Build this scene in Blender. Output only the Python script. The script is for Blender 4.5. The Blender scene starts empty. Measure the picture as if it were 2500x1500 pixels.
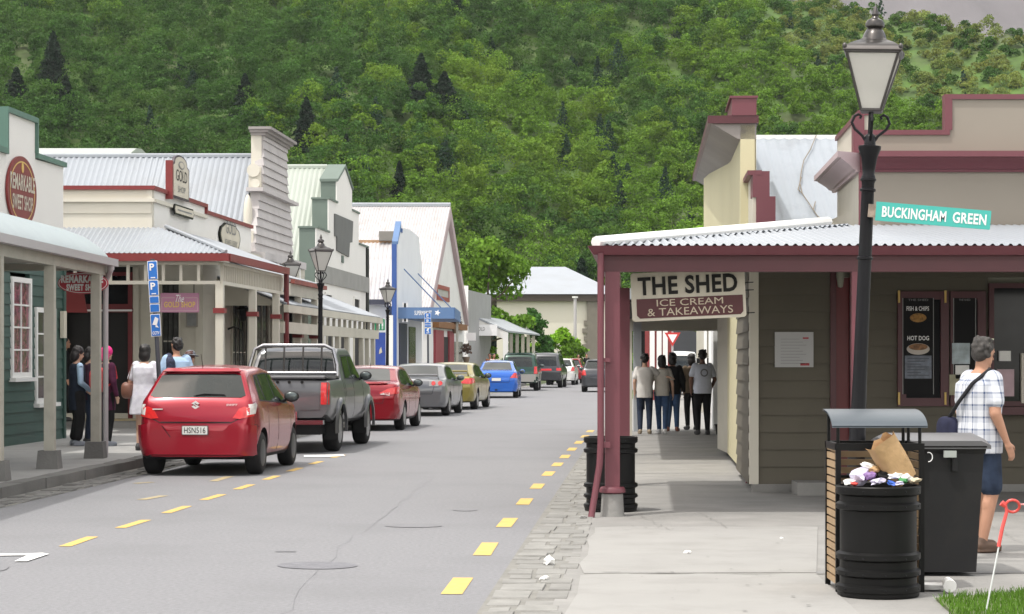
import bpy, bmesh, math, random
import numpy as np
from mathutils import Vector, Matrix
from mathutils.bvhtree import BVHTree
R=math.radians; PI=math.pi
random.seed(7)
S=bpy.context.scene; C=S.collection
# ---------------- camera, world, sun, exposure ----------------
F=5200.0; CX=1250.0; HY=870.0; HC=1.66          # photo pixels: focal length, centre column, horizon row; eye height in m
cam=bpy.data.cameras.new('camera'); camo=bpy.data.objects.new('camera',cam); C.objects.link(camo)
camo.location=(0,0,HC); camo.rotation_euler=(R(90),0,0)
cam.sensor_width=36; cam.lens=36*F/2500; cam.shift_y=(HY-750)/2500
cam.clip_start=.5; cam.clip_end=9000
S.camera=camo
SUN_EL=66; SUN_AZ=49                              # behind the camera and to its left
sx,sy,sz=-math.sin(R(SUN_AZ))*math.cos(R(SUN_EL)),-math.cos(R(SUN_AZ))*math.cos(R(SUN_EL)),math.sin(R(SUN_EL))
W=bpy.data.worlds.new('World'); S.world=W; W.use_nodes=True
nt=W.node_tree; sky=nt.nodes.new('ShaderNodeTexSky'); sky.sky_type='NISHITA'; sky.sun_disc=False
sky.sun_elevation=R(SUN_EL); sky.sun_rotation=math.atan2(sx,sy)%(2*PI); sky.dust_density=5; sky.air_density=.75; sky.ozone_density=.6; sky.altitude=0
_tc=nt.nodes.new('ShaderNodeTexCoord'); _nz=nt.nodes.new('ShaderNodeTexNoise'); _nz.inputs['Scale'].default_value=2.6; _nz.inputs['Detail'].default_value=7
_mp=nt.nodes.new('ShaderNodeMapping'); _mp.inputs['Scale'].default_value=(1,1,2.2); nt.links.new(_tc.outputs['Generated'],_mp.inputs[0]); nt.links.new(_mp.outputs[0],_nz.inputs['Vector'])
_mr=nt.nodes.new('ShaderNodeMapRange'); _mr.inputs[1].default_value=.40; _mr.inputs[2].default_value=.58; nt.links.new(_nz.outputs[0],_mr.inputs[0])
_mx=nt.nodes.new('ShaderNodeMix'); _mx.data_type='RGBA'; nt.links.new(_mr.outputs[0],_mx.inputs[0]); nt.links.new(sky.outputs[0],_mx.inputs[6]); _mx.inputs[7].default_value=(13,12.6,11.8,1)  # unseen bright clouds mixed into the sky, added to lift fill in the shade
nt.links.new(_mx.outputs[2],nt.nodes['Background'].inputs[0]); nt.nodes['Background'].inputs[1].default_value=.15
sun=bpy.data.lights.new('sun','SUN'); suno=bpy.data.objects.new('sun',sun); C.objects.link(suno)
sun.energy=2.2; sun.angle=R(1.2); sun.color=(1,.965,.91)
suno.rotation_euler=Vector((sx,sy,sz)).to_track_quat('Z','Y').to_euler()
S.view_settings.view_transform='Standard'; S.view_settings.look='None'
S.view_settings.exposure=.40; S.view_settings.gamma=1

# ---------------- helpers ----------------
def gz(x,y): return HC
def at(px,py,Y): return Vector(((px-CX)/F*Y, Y, HC-(py-HY)/F*Y))
def gnd(px,py,z=0):
    Y=F*(HC-z)/(py-HY); return Vector(((px-CX)/F*Y,Y,z))
_m={}
def M(name,col,rough=.6,metal=0,var=.08,scale=2.0,bump=0,bscale=40,coat=0,spec=.5,dirt=None,dscale=.6,damt=.5,island=0,trans=0):
    if name in _m: return _m[name]
    m=bpy.data.materials.new(name); m.use_nodes=True; n=m.node_tree.nodes; l=m.node_tree.links
    b=n['Principled BSDF']; b.inputs['Roughness'].default_value=rough; b.inputs['Metallic'].default_value=metal
    b.inputs['Coat Weight'].default_value=coat; b.inputs['Coat Roughness'].default_value=.05
    b.inputs['Specular IOR Level'].default_value=spec
    tc=n.new('ShaderNodeTexCoord')
    nz=n.new('ShaderNodeTexNoise'); nz.inputs['Scale'].default_value=scale; nz.inputs['Detail'].default_value=5
    l.new(tc.outputs['Object'],nz.inputs['Vector'])
    mr=n.new('ShaderNodeMapRange'); mr.inputs[1].default_value=.3; mr.inputs[2].default_value=.7
    mr.inputs[3].default_value=1-var; mr.inputs[4].default_value=1+var; l.new(nz.outputs[0],mr.inputs[0])
    fac=mr.outputs[0]
    if island:
        g=n.new('ShaderNodeNewGeometry'); m2=n.new('ShaderNodeMapRange'); m2.inputs[3].default_value=1-island; m2.inputs[4].default_value=1+island
        l.new(g.outputs['Random Per Island'],m2.inputs[0]); mm=n.new('ShaderNodeMath'); mm.operation='MULTIPLY'
        l.new(fac,mm.inputs[0]); l.new(m2.outputs[0],mm.inputs[1]); fac=mm.outputs[0]
    vm=n.new('ShaderNodeVectorMath'); vm.operation='SCALE'; vm.inputs[0].default_value=col; l.new(fac,vm.inputs['Scale'])
    out=vm.outputs[0]
    if dirt:
        d=n.new('ShaderNodeTexNoise'); d.inputs['Scale'].default_value=dscale; d.inputs['Detail'].default_value=7; d.inputs['Roughness'].default_value=.65
        l.new(tc.outputs['Object'],d.inputs['Vector'])
        r2=n.new('ShaderNodeMapRange'); r2.inputs[1].default_value=.48; r2.inputs[2].default_value=.72; r2.inputs[3].default_value=0; r2.inputs[4].default_value=damt
        l.new(d.outputs[0],r2.inputs[0]); mx=n.new('ShaderNodeMix'); mx.data_type='RGBA'
        l.new(r2.outputs[0],mx.inputs[0]); l.new(out,mx.inputs[6]); mx.inputs[7].default_value=(*dirt,1); out=mx.outputs[2]
    l.new(out,b.inputs['Base Color'])
    if bump:
        nb=n.new('ShaderNodeTexNoise'); nb.inputs['Scale'].default_value=bscale; nb.inputs['Detail'].default_value=4
        l.new(tc.outputs['Object'],nb.inputs['Vector']); bp=n.new('ShaderNodeBump'); bp.inputs['Strength'].default_value=bump; bp.inputs['Distance'].default_value=.02
        l.new(nb.outputs[0],bp.inputs['Height']); l.new(bp.outputs[0],b.inputs['Normal'])
    if trans:
        t=n.new('ShaderNodeBsdfTranslucent'); l.new(out,t.inputs[0]); ms=n.new('ShaderNodeMixShader'); ms.inputs[0].default_value=trans
        l.new(b.outputs[0],ms.inputs[1]); l.new(t.outputs[0],ms.inputs[2]); l.new(ms.outputs[0],n['Material Output'].inputs[0])
    _m[name]=m; return m

class Fr:
    """a flat frame: o origin, u along, n outward, v up"""
    def __init__(s,o,u=(1,0,0),n=(0,-1,0),v=(0,0,1)):
        s.o=Vector(o if len(o)==3 else (o[0],o[1],0)); s.u=Vector(u).normalized(); s.n=Vector(n).normalized(); s.v=Vector(v).normalized()
    def pt(s,u,d,v): return s.o+s.u*u+s.n*d+s.v*v
    def U(s,px,d=0):
        k=(px-CX)/F; a=s.o+s.n*d
        return (k*a.y-a.x)/(s.u.x-k*s.u.y)
    def hit(s,px,py,d=0):
        u=s.U(px,d); p=s.pt(u,d,0); return (u,HC-(py-HY)/F*p.y-s.o.z)
    def poly(s,pts,d=0): return [s.hit(x,y,d) for x,y in pts]
def street(o,ang=.0628,side=1):
    u=(math.sin(ang),math.cos(ang),0); n=(side*math.cos(ang),-side*math.sin(ang),0); return Fr(o,u,n)
def facing(Y): return Fr((0,Y,0))

class MB:
    def __init__(s): s.v=[]; s.f=[]
    def add(s,vs,fs):
        k=len(s.v); s.v.extend([tuple(p) for p in vs]); s.f.extend([tuple(i+k for i in f) for f in fs]); return s
    def hexa(s,p): return s.add(p,[(0,3,2,1),(4,5,6,7),(0,1,5,4),(1,2,6,5),(2,3,7,6),(3,0,4,7)])
    def box(s,x0,x1,y0,y1,z0,z1):
        return s.hexa([(x0,y0,z0),(x1,y0,z0),(x1,y1,z0),(x0,y1,z0),(x0,y0,z1),(x1,y0,z1),(x1,y1,z1),(x0,y1,z1)])
    def fbox(s,fr,u0,u1,d0,d1,v0,v1):
        return s.hexa([fr.pt(*a) for a in ((u0,d0,v0),(u1,d0,v0),(u1,d1,v0),(u0,d1,v0),(u0,d0,v1),(u1,d0,v1),(u1,d1,v1),(u0,d1,v1))])
    def prism(s,fr,poly,d0,d1):
        n=len(poly); k=[fr.pt(u,d0,v) for u,v in poly]+[fr.pt(u,d1,v) for u,v in poly]
        return s.add(k,[tuple(range(n-1,-1,-1)),tuple(range(n,2*n))]+[(i,(i+1)%n,n+(i+1)%n,n+i) for i in range(n)])
    def tube(s,pts,r,seg=8):
        pts=[Vector(p) for p in pts]; rs=r if isinstance(r,(list,tuple)) else [r]*len(pts); vs=[]; fs=[]
        prev=None
        for i,p in enumerate(pts):
            t=(pts[min(i+1,len(pts)-1)]-pts[max(i-1,0)]).normalized()
            a=prev if prev is not None else (Vector((0,0,1)) if abs(t.z)<.9 else Vector((1,0,0)))
            a=(a-t*a.dot(t)).normalized(); b=t.cross(a); prev=a
            for j in range(seg):
                q=2*PI*j/seg; vs.append(p+(a*math.cos(q)+b*math.sin(q))*rs[i])
        for i in range(len(pts)-1):
            for j in range(seg): fs.append((i*seg+j,i*seg+(j+1)%seg,(i+1)*seg+(j+1)%seg,(i+1)*seg+j))
        fs.append(tuple(range(seg-1,-1,-1))); fs.append(tuple((len(pts)-1)*seg+j for j in range(seg)))
        return s.add(vs,fs)
    def lathe(s,prof,o=(0,0,0),seg=24,axis=None,a0=0,a1=2*PI,sxy=(1,1)):
        """prof: (r,z) list; axis matrix optional"""
        full=abs(a1-a0-2*PI)<1e-6; m=seg if full else seg+1; vs=[]; fs=[]
        for r,z in prof:
            for j in range(m):
                q=a0+(a1-a0)*j/seg; p=Vector((r*math.cos(q)*sxy[0],r*math.sin(q)*sxy[1],z))
                if axis is not None: p=axis@p
                vs.append(p+Vector(o))
        for i in range(len(prof)-1):
            for j in range(seg): fs.append((i*m+j,i*m+(j+1)%m,(i+1)*m+(j+1)%m,(i+1)*m+j))
        if full:
            if prof[0][0]>1e-4: fs.append(tuple(range(m-1,-1,-1)))
            if prof[-1][0]>1e-4: fs.append(tuple((len(prof)-1)*m+j for j in range(m)))
        return s.add(vs,fs)
    def ell(s,c,r,seg=12,rings=8,rot=None):
        prof=[(math.sin(PI*i/rings),-math.cos(PI*i/rings)) for i in range(rings+1)]; c=Vector(c); vs=[]; fs=[]
        for a,z in prof:
            for j in range(seg):
                q=2*PI*j/seg; p=Vector((a*math.cos(q)*r[0],a*math.sin(q)*r[1],z*r[2]))
                if rot is not None: p=rot@p
                vs.append(c+p)
        for i in range(rings):
            for j in range(seg): fs.append((i*seg+j,i*seg+(j+1)%seg,(i+1)*seg+(j+1)%seg,(i+1)*seg+j))
        return s.add(vs,fs)
    def cap(s,a,b,ra,rb,seg=10):
        a=Vector(a); b=Vector(b); t=(b-a).normalized()
        pts=[];rs=[]
        for k in (1,.92,.7,.38): pts.append(a-t*ra*k); rs.append(ra*math.sqrt(max(0,1-k*k))+1e-4)
        for k in (0,.25,.5,.75,1): pts.append(a.lerp(b,k)); rs.append(ra+(rb-ra)*k)
        for k in (.38,.7,.92,1): pts.append(b+t*rb*k); rs.append(rb*math.sqrt(max(0,1-k*k))+1e-4)
        return s.tube(pts,rs,seg)
    def rings(s,rr,seg=16):
        """rr: (cx,cy,z,rx,ry)"""
        vs=[];fs=[]
        for cx,cy,z,rx,ry in rr:
            for j in range(seg):
                q=2*PI*j/seg; c,sn=math.cos(q),math.sin(q); e=.8
                vs.append((cx+rx*math.copysign(abs(c)**e,c),cy+ry*math.copysign(abs(sn)**e,sn),z))
        for i in range(len(rr)-1):
            for j in range(seg): fs.append((i*seg+j,i*seg+(j+1)%seg,(i+1)*seg+(j+1)%seg,(i+1)*seg+j))
        fs.append(tuple(range(seg-1,-1,-1))); fs.append(tuple((len(rr)-1)*seg+j for j in range(seg)))
        return s.add(vs,fs)
    def xf(s,mat,k=0):
        s.v=s.v[:k]+[tuple(mat@Vector(p)) for p in s.v[k:]]; return s
    def mesh(s,name):
        me=bpy.data.meshes.new(name); me.from_pydata(s.v,[],s.f); me.validate(); return me
    def build(s,name,mat,parent=None,smooth=35,label=None):
        off=wpos(parent) if parent is not None and not parent.get('_local') else Vector((0,0,0))
        if parent is not None and off.length>0: s.v=[(a-off.x,b-off.y,c-off.z) for a,b,c in s.v]
        return link(name,s.mesh(name),mat,parent,smooth,label)
def wpos(o):
    p=Vector(o.location)
    while o.parent: o=o.parent; p=p+Vector(o.location)
    return p
def link(name,me,mat,parent=None,smooth=35,label=None):
    o=bpy.data.objects.new(name,me); C.objects.link(o)
    for m in (mat if isinstance(mat,(list,tuple)) else [mat]): me.materials.append(m)
    if smooth:
        me.shade_smooth() if hasattr(me,'shade_smooth') else None
        if smooth<180: me.set_sharp_from_angle(angle=R(smooth))
    if parent is not None:
        o.parent=parent
        if parent.get('_local'): o['_local']=1
    if label: o['label']=label
    return o
def thing(name,label,cat,loc=(0,0,0),group=None,rotz=None):
    o=bpy.data.objects.new(name,None); C.objects.link(o); o.location=loc; o['label']=label; o['category']=cat
    if group: o['group']=group
    if rotz is not None: o.rotation_euler=(0,0,rotz); o['_local']=1
    o.empty_display_size=.1
    return o
def tag(o,label,cat,group=None,kind=None):
    if label: o['label']=label
    if cat: o['category']=cat
    if group: o['group']=group
    if kind: o['kind']=kind
    return o
def evald(me,*mods):
    tmp=bpy.data.objects.new('tmp',me); C.objects.link(tmp)
    for t,kw in mods:
        md=tmp.modifiers.new('m',t)
        for k,v in kw.items(): setattr(md,k,v)
    dg=bpy.context.evaluated_depsgraph_get(); dg.update()
    out=bpy.data.meshes.new_from_object(tmp.evaluated_get(dg)); bpy.data.objects.remove(tmp)
    return out
def poly_rect(u0,u1,v0,v1): return [(u0,v0),(u1,v0),(u1,v1),(u0,v1)]
def poly_ell(cu,cv,ru,rv,n=32,a0=0,a1=2*PI): return [(cu+ru*math.cos(a0+(a1-a0)*i/n),cv+rv*math.sin(a0+(a1-a0)*i/n)) for i in range(n)]
def rrect(u0,u1,v0,v1,r,n=4):
    out=[]
    for cu,cv,a in ((u1-r,v1-r,0),(u0+r,v1-r,90),(u0+r,v0+r,180),(u1-r,v0+r,270)):
        for i in range(n+1):
            q=R(a+90*i/n); out.append((cu+r*math.cos(q),cv+r*math.sin(q)))
    return out
def text(name,txt,fr,u0,u1,v0,v1,mat,parent,d=.012,bold=0,shear=0,depth=.004,serif=0,space=1.0):
    cu=bpy.data.curves.new('t','FONT'); cu.body=txt; cu.size=1; cu.offset=bold; cu.space_character=space+bold*2.2; cu.shear=shear; cu.resolution_u=3; cu.align_x='CENTER'
    tmp=bpy.data.objects.new('t',cu); C.objects.link(tmp); dg=bpy.context.evaluated_depsgraph_get(); dg.update()
    me=bpy.data.meshes.new_from_object(tmp.evaluated_get(dg)); bpy.data.objects.remove(tmp)
    vs=[v.co.copy() for v in me.vertices]; fs=[tuple(p.vertices) for p in me.polygons]
    x0=min(v.x for v in vs);x1=max(v.x for v in vs);y0=min(v.y for v in vs);y1=max(v.y for v in vs)
    b=MB()
    b.add([fr.pt(u0+(v.x-x0)/(x1-x0)*(u1-u0),d,v0+(v.y-y0)/(y1-y0)*(v1-v0)) for v in vs],fs)
    if serif:
        # small slab feet at the letter cell edges are left to the outline's own weight
        pass
    bpy.data.meshes.remove(me)
    return b.build(name,mat,parent,smooth=0)
def lap(b,fr,u0,u1,v0,v1,pitch=.18,holes=(),d=0,depth=.02,back=.08):
    n=max(1,int(round((v1-v0)/pitch))); h=(v1-v0)/n
    for i in range(n):
        a=v0+i*h; c=a+h/2; iv=[(u0,u1)]
        for (p,q,r,t) in holes:
            if r<c<t:
                nv=[]
                for (x,y) in iv:
                    if q<=x or p>=y: nv.append((x,y)); continue
                    if p>x: nv.append((x,p))
                    if q<y: nv.append((q,y))
                iv=nv
        for x,y in iv:
            b.hexa([fr.pt(x,d-back,a),fr.pt(y,d-back,a),fr.pt(y,d+depth,a),fr.pt(x,d+depth,a),
                    fr.pt(x,d-back,a+h-.001),fr.pt(y,d-back,a+h-.001),fr.pt(y,d,a+h-.001),fr.pt(x,d,a+h-.001)])
    return b
def wall(b,fr,u0,u1,v0,v1,holes=(),d=0,back=.12):
    us=sorted({u0,u1,*[min(max(x,u0),u1) for h in holes for x in h[:2]]}); vs=sorted({v0,v1,*[min(max(x,v0),v1) for h in holes for x in h[2:]]})
    for i in range(len(us)-1):
        run=None
        for j in range(len(vs)-1):
            cu=(us[i]+us[i+1])/2; cv=(vs[j]+vs[j+1])/2
            if us[i+1]-us[i]<1e-5 or vs[j+1]-vs[j]<1e-5: continue
            if any(h[0]<cu<h[1] and h[2]<cv<h[3] for h in holes): continue
            b.fbox(fr,us[i],us[i+1],d-back,d,vs[j],vs[j+1])
    return b
def corr(b,A,B,up,pitch=.09,amp=.012,hl=0,hr=0,sub=4):
    """corrugated sheet: eave from A to B, up = full slope vector; hl, hr = hip inset of the top edge (m)"""
    A=Vector(A);B=Vector(B);up=Vector(up);L=(B-A).length;e=(B-A)/L;nr=e.cross(up).normalized()
    if nr.z<0: nr=-nr
    n=max(2,int(L/pitch*sub)); vs=[];fs=[]
    for i in range(n+1):
        t=L*i/n; f=1
        if hl>0: f=min(f,t/hl)
        if hr>0: f=min(f,(L-t)/hr)
        w=nr*amp*math.sin(2*PI*t/pitch)
        for k in (0,1): vs.append(A+e*t+up*f*k+w)
    for i in range(n): fs.append((2*i,2*i+2,2*i+3,2*i+1))
    b.add(vs,fs); k=len(b.v)-len(vs)
    # underside sheet a little below gives the roof its thickness
    b.add([Vector(p)-nr*.03 for p in vs],fs)
    return b
def window(fr,u0,u1,v0,v1,parent,fm,gm,nx=2,ny=3,d=.0,fw=.07,sill=True,mun=.03,name='window'):
    b=MB(); b.fbox(fr,u0,u0+fw,d-.05,d+.05,v0,v1); b.fbox(fr,u1-fw,u1,d-.05,d+.05,v0,v1)
    b.fbox(fr,u0+fw,u1-fw,d-.05,d+.048,v1-fw,v1); b.fbox(fr,u0+fw,u1-fw,d-.05,d+.048,v0,v0+fw)
    for i in range(1,nx):
        c=u0+fw+(u1-u0-2*fw)*i/nx; b.fbox(fr,c-mun/2,c+mun/2,d-.01,d+.035,v0+fw,v1-fw)
    for j in range(1,ny):
        c=v0+fw+(v1-v0-2*fw)*j/ny; b.fbox(fr,u0+fw,u1-fw,d-.009,d+.034,c-mun/2,c+mun/2)
    w=b.build(name,fm,parent)
    MB().fbox(fr,u0+fw*.9,u1-fw*.9,d-.03,d+.012,v0+fw*.9,v1-fw*.9).build('pane',gm,w)
    if sill: MB().fbox(fr,u0-.06,u1+.06,d-.04,d+.12,v0-.07,v0-.002).build('sill',fm,w)
    return w
# ---------------- materials ----------------
m_asph=M('asphalt',(.200,.201,.211),.85,var=.14,scale=28,bump=.4,bscale=90,dirt=(.162,.163,.17),dscale=.45,damt=.6)
m_conc=M('concrete_slab',(.285,.281,.268),.85,var=.05,scale=1.2,bump=.15,bscale=60,dirt=(.225,.22,.207),dscale=1.7,damt=.65)
m_conc2=M('old_concrete',(.245,.24,.228),.9,var=.14,scale=1.5,bump=.35,bscale=25,dirt=(.20,.20,.19),dscale=1.6,damt=.6)
m_path=M('footpath_concrete',(.31,.308,.30),.9,var=.08,scale=1.5,bump=.2,bscale=30,dirt=(.22,.22,.218),dscale=1.1,damt=.5)
m_stone=M('cobble_stone',(.225,.222,.208),.9,var=.14,scale=5,bump=.6,bscale=18,island=.09)
m_mortar=M('mortar',(.205,.20,.183),.95,var=.15,scale=4,bump=.5,bscale=20)
m_kerb=M('kerb_stone',(.15,.148,.142),.9,var=.15,scale=2,bump=.4,bscale=25,island=.12)
m_earth=M('earth',(.10,.13,.05),.95,var=.25,scale=.3)
m_yel=M('yellow_paint',(.60,.40,.11),.8,var=.08,scale=6,dirt=(.30,.27,.2),dscale=9,damt=.6)
m_yel_old=M('worn_yellow_paint',(.38,.31,.17),.8,var=.1,scale=6,dirt=(.235,.238,.248),dscale=5,damt=.9)
m_whp=M('white_road_paint',(.75,.75,.74),.75,var=.05,scale=6,dirt=(.4,.4,.4),dscale=5,damt=.4)
m_iron=M('manhole_iron',(.145,.145,.16),.6,var=.15,scale=8,bump=.3,bscale=60)
m_tar=M('tar_mark',(.180,.181,.191),.8,var=.1)
m_cream=M('cream_paint',(.60,.57,.49),.6,var=.03,scale=.8,dirt=(.5,.46,.36),dscale=.8,damt=.35)
m_cream2=M('beige_paint',(.50,.475,.40),.65,var=.05,scale=.9,dirt=(.34,.32,.26),dscale=1.2,damt=.35)
m_stucco=M('stucco',(.74,.73,.70),.8,var=.03,scale=.5,bump=.1,bscale=60,dirt=(.66,.65,.62),dscale=.35,damt=.4)
m_tan=M('tan_panel',(.27,.24,.20),.7,var=.03,scale=.6,dirt=(.235,.21,.175),dscale=.4,damt=.3)
m_shedwall=M('brown_weatherboard',(.108,.096,.072),.75,var=.06,scale=1.5,dirt=(.085,.075,.056),dscale=1,damt=.4)
m_board=M('grey_weatherboard',(.47,.445,.44),.75,var=.06,scale=1.2,dirt=(.36,.34,.33),dscale=1.8,damt=.45)
m_white=M('white_paint',(.74,.74,.72),.55,var=.03,scale=1,dirt=(.58,.57,.53),dscale=1.3,damt=.3)
m_white2=M('white_wall',(.72,.73,.73),.65,var=.03,scale=.7,dirt=(.5,.5,.5),dscale=.5,damt=.3)
m_post=M('taupe_paint',(.40,.385,.33),.6,var=.05,scale=3,dirt=(.24,.23,.19),dscale=4,damt=.4)
m_greyp=M('grey_pvc',(.42,.40,.41),.5,var=.03)
m_red=M('red_trim',(.20,.026,.026),.5,var=.08,scale=4)
m_dred=M('dark_red_paint',(.14,.012,.015),.45,var=.08,scale=4)
m_mar=M('maroon_paint',(.145,.040,.053),.45,var=.06,scale=3,dirt=(.13,.04,.05),dscale=3,damt=.4)
m_mard=M('dark_maroon_paint',(.075,.017,.023),.45,var=.08,scale=3)
m_grn=M('green_trim',(.085,.17,.135),.5,var=.06,scale=3)
m_sage=M('sage_green_paint',(.13,.17,.145),.65,var=.05,scale=1,dirt=(.10,.13,.11),dscale=.8,damt=.4)
m_gboard=M('green_weatherboard',(.028,.072,.058),.55,var=.08,scale=2)
m_roofw=M('white_roof_sheet',(.30,.325,.355),.42,var=.03,scale=.6,dirt=(.25,.26,.27),dscale=.5,damt=.5,metal=0)
m_roofb=M('pale_blue_roof_sheet',(.34,.38,.42),.45,var=.05,scale=.5,dirt=(.38,.42,.45),dscale=1.2,damt=.5)
m_roofg=M('pale_green_roof_sheet',(.355,.39,.345),.45,var=.03,scale=.5,dirt=(.27,.32,.275),dscale=.5,damt=.4)
m_roofr=M('rust_streaked_roof_sheet',(.46,.45,.455),.5,var=.04,scale=.6,dirt=(.27,.22,.185),dscale=2.6,damt=.4)
m_bull=M('blue_green_roof_sheet',(.24,.30,.325),.35,var=.05,scale=.8,dirt=(.3,.37,.38),dscale=2,damt=.4)
m_rust=M('rusty_flashing',(.35,.22,.13),.8,var=.2,scale=4)
m_blue=M('blue_paint',(.035,.09,.30),.45,var=.05,scale=2)
m_blue2=M('canopy_blue_paint',(.09,.17,.33),.5,var=.05,scale=2)
m_signblue=M('sign_blue',(.02,.16,.55),.35,var=.02)
m_signwhite=M('sign_white',(.8,.8,.8),.4,var=.02)
m_teal=M('sign_teal',(.05,.42,.37),.4,var=.03)
m_pinksign=M('mauve_sign',(.42,.19,.29),.5,var=.04)
m_gold=M('gold_lettering',(.62,.42,.12),.5,var=.05)
m_signcream=M('sign_cream',(.55,.51,.42),.6,var=.05)
m_signmar=M('sign_maroon',(.075,.013,.016),.5,var=.05)
m_black=M('black_paint',(.005,.005,.005),.45,var=.1,scale=6,spec=.2)
m_lampblk=M('lamp_black_metal',(.006,.006,.008),.38,var=.15,scale=8,spec=.22)
m_lampgrey=M('lamp_hood_metal',(.075,.07,.068),.32,metal=.6,var=.1,scale=8)
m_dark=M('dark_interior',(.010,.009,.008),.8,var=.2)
m_glass=M('window_glass',(.010,.011,.012),.08,var=.5,scale=2.5,spec=.25)
m_glass2=M('dim_window_glass',(.045,.045,.042),.12,var=.6,scale=4,spec=.5)
m_frost=M('frosted_glass',(.50,.49,.46),.25,var=.05,scale=3,dirt=(.36,.35,.33),dscale=3,damt=.3,spec=.4)
m_wood=M('timber_slat',(.33,.225,.125),.6,var=.12,scale=5,island=.15)
m_canopy=M('grey_blue_metal',(.075,.092,.108),.38,var=.05,scale=2,metal=.2)
m_plastic=M('dark_grey_plastic',(.017,.017,.018),.55,var=.08,scale=3,spec=.25,dirt=(.03,.028,.026),dscale=2,damt=.6)
m_lidgrey=M('grey_lid_plastic',(.095,.095,.10),.35,var=.05,scale=3)
m_paper=M('white_paper',(.78,.78,.76),.7,var=.04,scale=8)
m_kraft=M('brown_paper',(.42,.27,.13),.75,var=.08,scale=7,bump=.5,bscale=14)
m_tyre=M('tyre_rubber',(.008,.008,.009),.8,var=.1,scale=12,bump=.2,bscale=60)
m_rim=M('alloy_rim',(.28,.28,.29),.35,metal=.8,var=.05)
m_rimd=M('dark_alloy_rim',(.03,.03,.033),.35,metal=.5,var=.05)
m_cgl=M('car_glass',(.012,.016,.016),.06,var=.25,scale=2,spec=.5,coat=0)
m_trim=M('black_trim',(.008,.008,.009),.55,var=.1,spec=.3)
m_chrome=M('chrome',(.55,.55,.56),.15,metal=1,var=.03)
m_tlr=M('red_lens',(.55,.02,.02),.15,var=.2,scale=18,coat=.8)
m_tlc=M('clear_lens',(.66,.64,.62),.12,var=.2,scale=25,coat=.8)
m_plate=M('plate_white',(.66,.66,.64),.5,var=.02)
def paint(name,col,metal=.35,rough=.28): return M(name,col,rough,metal=metal,var=.03,scale=2,coat=.55)
m_dirt=M('brown_rust_dirt',(.2,.15,.1),.9)
def leafmat(name,col,var=.35,scale=.25,island=.35,dirt=None,ds=.12,da=.8,tr=.35): return M(name,col,.55,var=var,scale=scale,island=island,dirt=dirt,dscale=ds,damt=da,spec=.08,trans=tr)
# ---------------- the setting: ground, road, footpaths, hills ----------------
def sxl(c,Y): return c+.0629*Y+.0002*max(0,Y-60)**2
def strip(b,c0,c1,Y0,Y1,z,step=2.0,z0=None):
    n=max(1,int((Y1-Y0)/step)); vs=[]
    for i in range(n+1):
        Y=Y0+(Y1-Y0)*i/n
        vs+= [(c0 if callable(c0) is False and abs(c0)>200 else sxl(c0,Y),Y,z),(c1 if abs(c1)>200 else sxl(c1,Y),Y,z)]
    b.add(vs,[(2*i,2*i+1,2*i+3,2*i+2) for i in range(n)]); return b
def setting(o): o['kind']='structure'; return o
def hillh(x,y):
    t=x/max(y,1.0); y0=228+6*math.sin(x*.045)+4*math.sin(x*.11+1)
    e=.168+.21*(.173-t); e=min(e,.26)
    yc=.5*y0/(.5-e)
    r=.5*(min(y,yc)-y0)
    if y>yc: r-=.25*(y-yc)
    return r+1.6*math.sin(x*.07+y*.03)*math.sin(y*.05-x*.02)
b=MB(); b.add([(-2500,-60,-.03),(2500,-60,-.03),(2500,5200,-.03),(-2500,5200,-.03)],[(0,1,2,3)])
setting(b.build('ground',m_earth))
b=MB(); strip(b,-7.1,-1.05,-6,210,0)
strip(b,-7.1,60,210,222,0)
setting(b.build('road',m_asph))
# left: gutter stones, kerb stones, raised footpath
def cobbles(b,c0,c1,Y0,Y1,size,z,rng,rise=.02):
    Y=Y0
    while Y<Y1:
        L=size*rng.uniform(1.2,2.2); c=c0+rng.uniform(-.04,.03)
        while c<c1-.05:
            w=size*rng.uniform(.7,1.5); w=min(w,c1-c+.05)
            g=.008; h=z+rng.uniform(0,rise); j=lambda k=.03: rng.uniform(-k,k)*size
            y=Y+j(.25); x0,x1=c+g,c+w-g; xs=lambda cc,yy: sxl(cc,yy)
            base=[(xs(x0+j(),y+g),y+g+j(),z-.04),(xs(x1+j(),y+g),y+g+j(),z-.04),(xs(x1+j(),y+L-g),y+L-g+j(),z-.04),(xs(x0+j(),y+L-g),y+L-g+j(),z-.04)]
            mx=sum(p[0] for p in base)/4; my=sum(p[1] for p in base)/4
            top=[(mx+(p[0]-mx)*.88,my+(p[1]-my)*.88,h+rng.uniform(-.004,.004)) for p in base]
            b.hexa(base+top); c+=w
        Y+=L
    return b
rng=random.Random(3)
b=MB(); strip(b,-1.09,-.53,8,62,.004); setting(b.build('gutter_bed',m_mortar))
tag(cobbles(MB(),-1.06,-.57,10,62,.24,.006,rng,.014).build('cobble_gutter',m_stone,smooth=25),'pale rough stone setts of the gutter along the right footpath',None,None,'stuff')
b=MB(); strip(b,-7.62,-7.04,14,120,.004); setting(b.build('gutter_bed',m_mortar))
tag(cobbles(MB(),-7.45,-7.08,16,70,.2,.003,rng,.02).build('gutter_stones',m_kerb,smooth=25),'dark rough gutter stones along the foot of the left kerb',None,None,'stuff')
b=MB(); Y=15.0
while Y<120:
    L=rng.uniform(.8,1.25); o=rng.uniform(-.012,.012)
    p=[(sxl(-7.76+o,Y),Y),(sxl(-7.5+o,Y),Y),(sxl(-7.5+o,Y+L-.02),Y+L-.02),(sxl(-7.76+o,Y+L-.02),Y+L-.02)]
    b.hexa([(x,y,-.02) for x,y in p]+[(x,y,.135+rng.uniform(-.008,.008)) for x,y in p]); Y+=L
setting(b.build('kerb',m_kerb))
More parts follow.
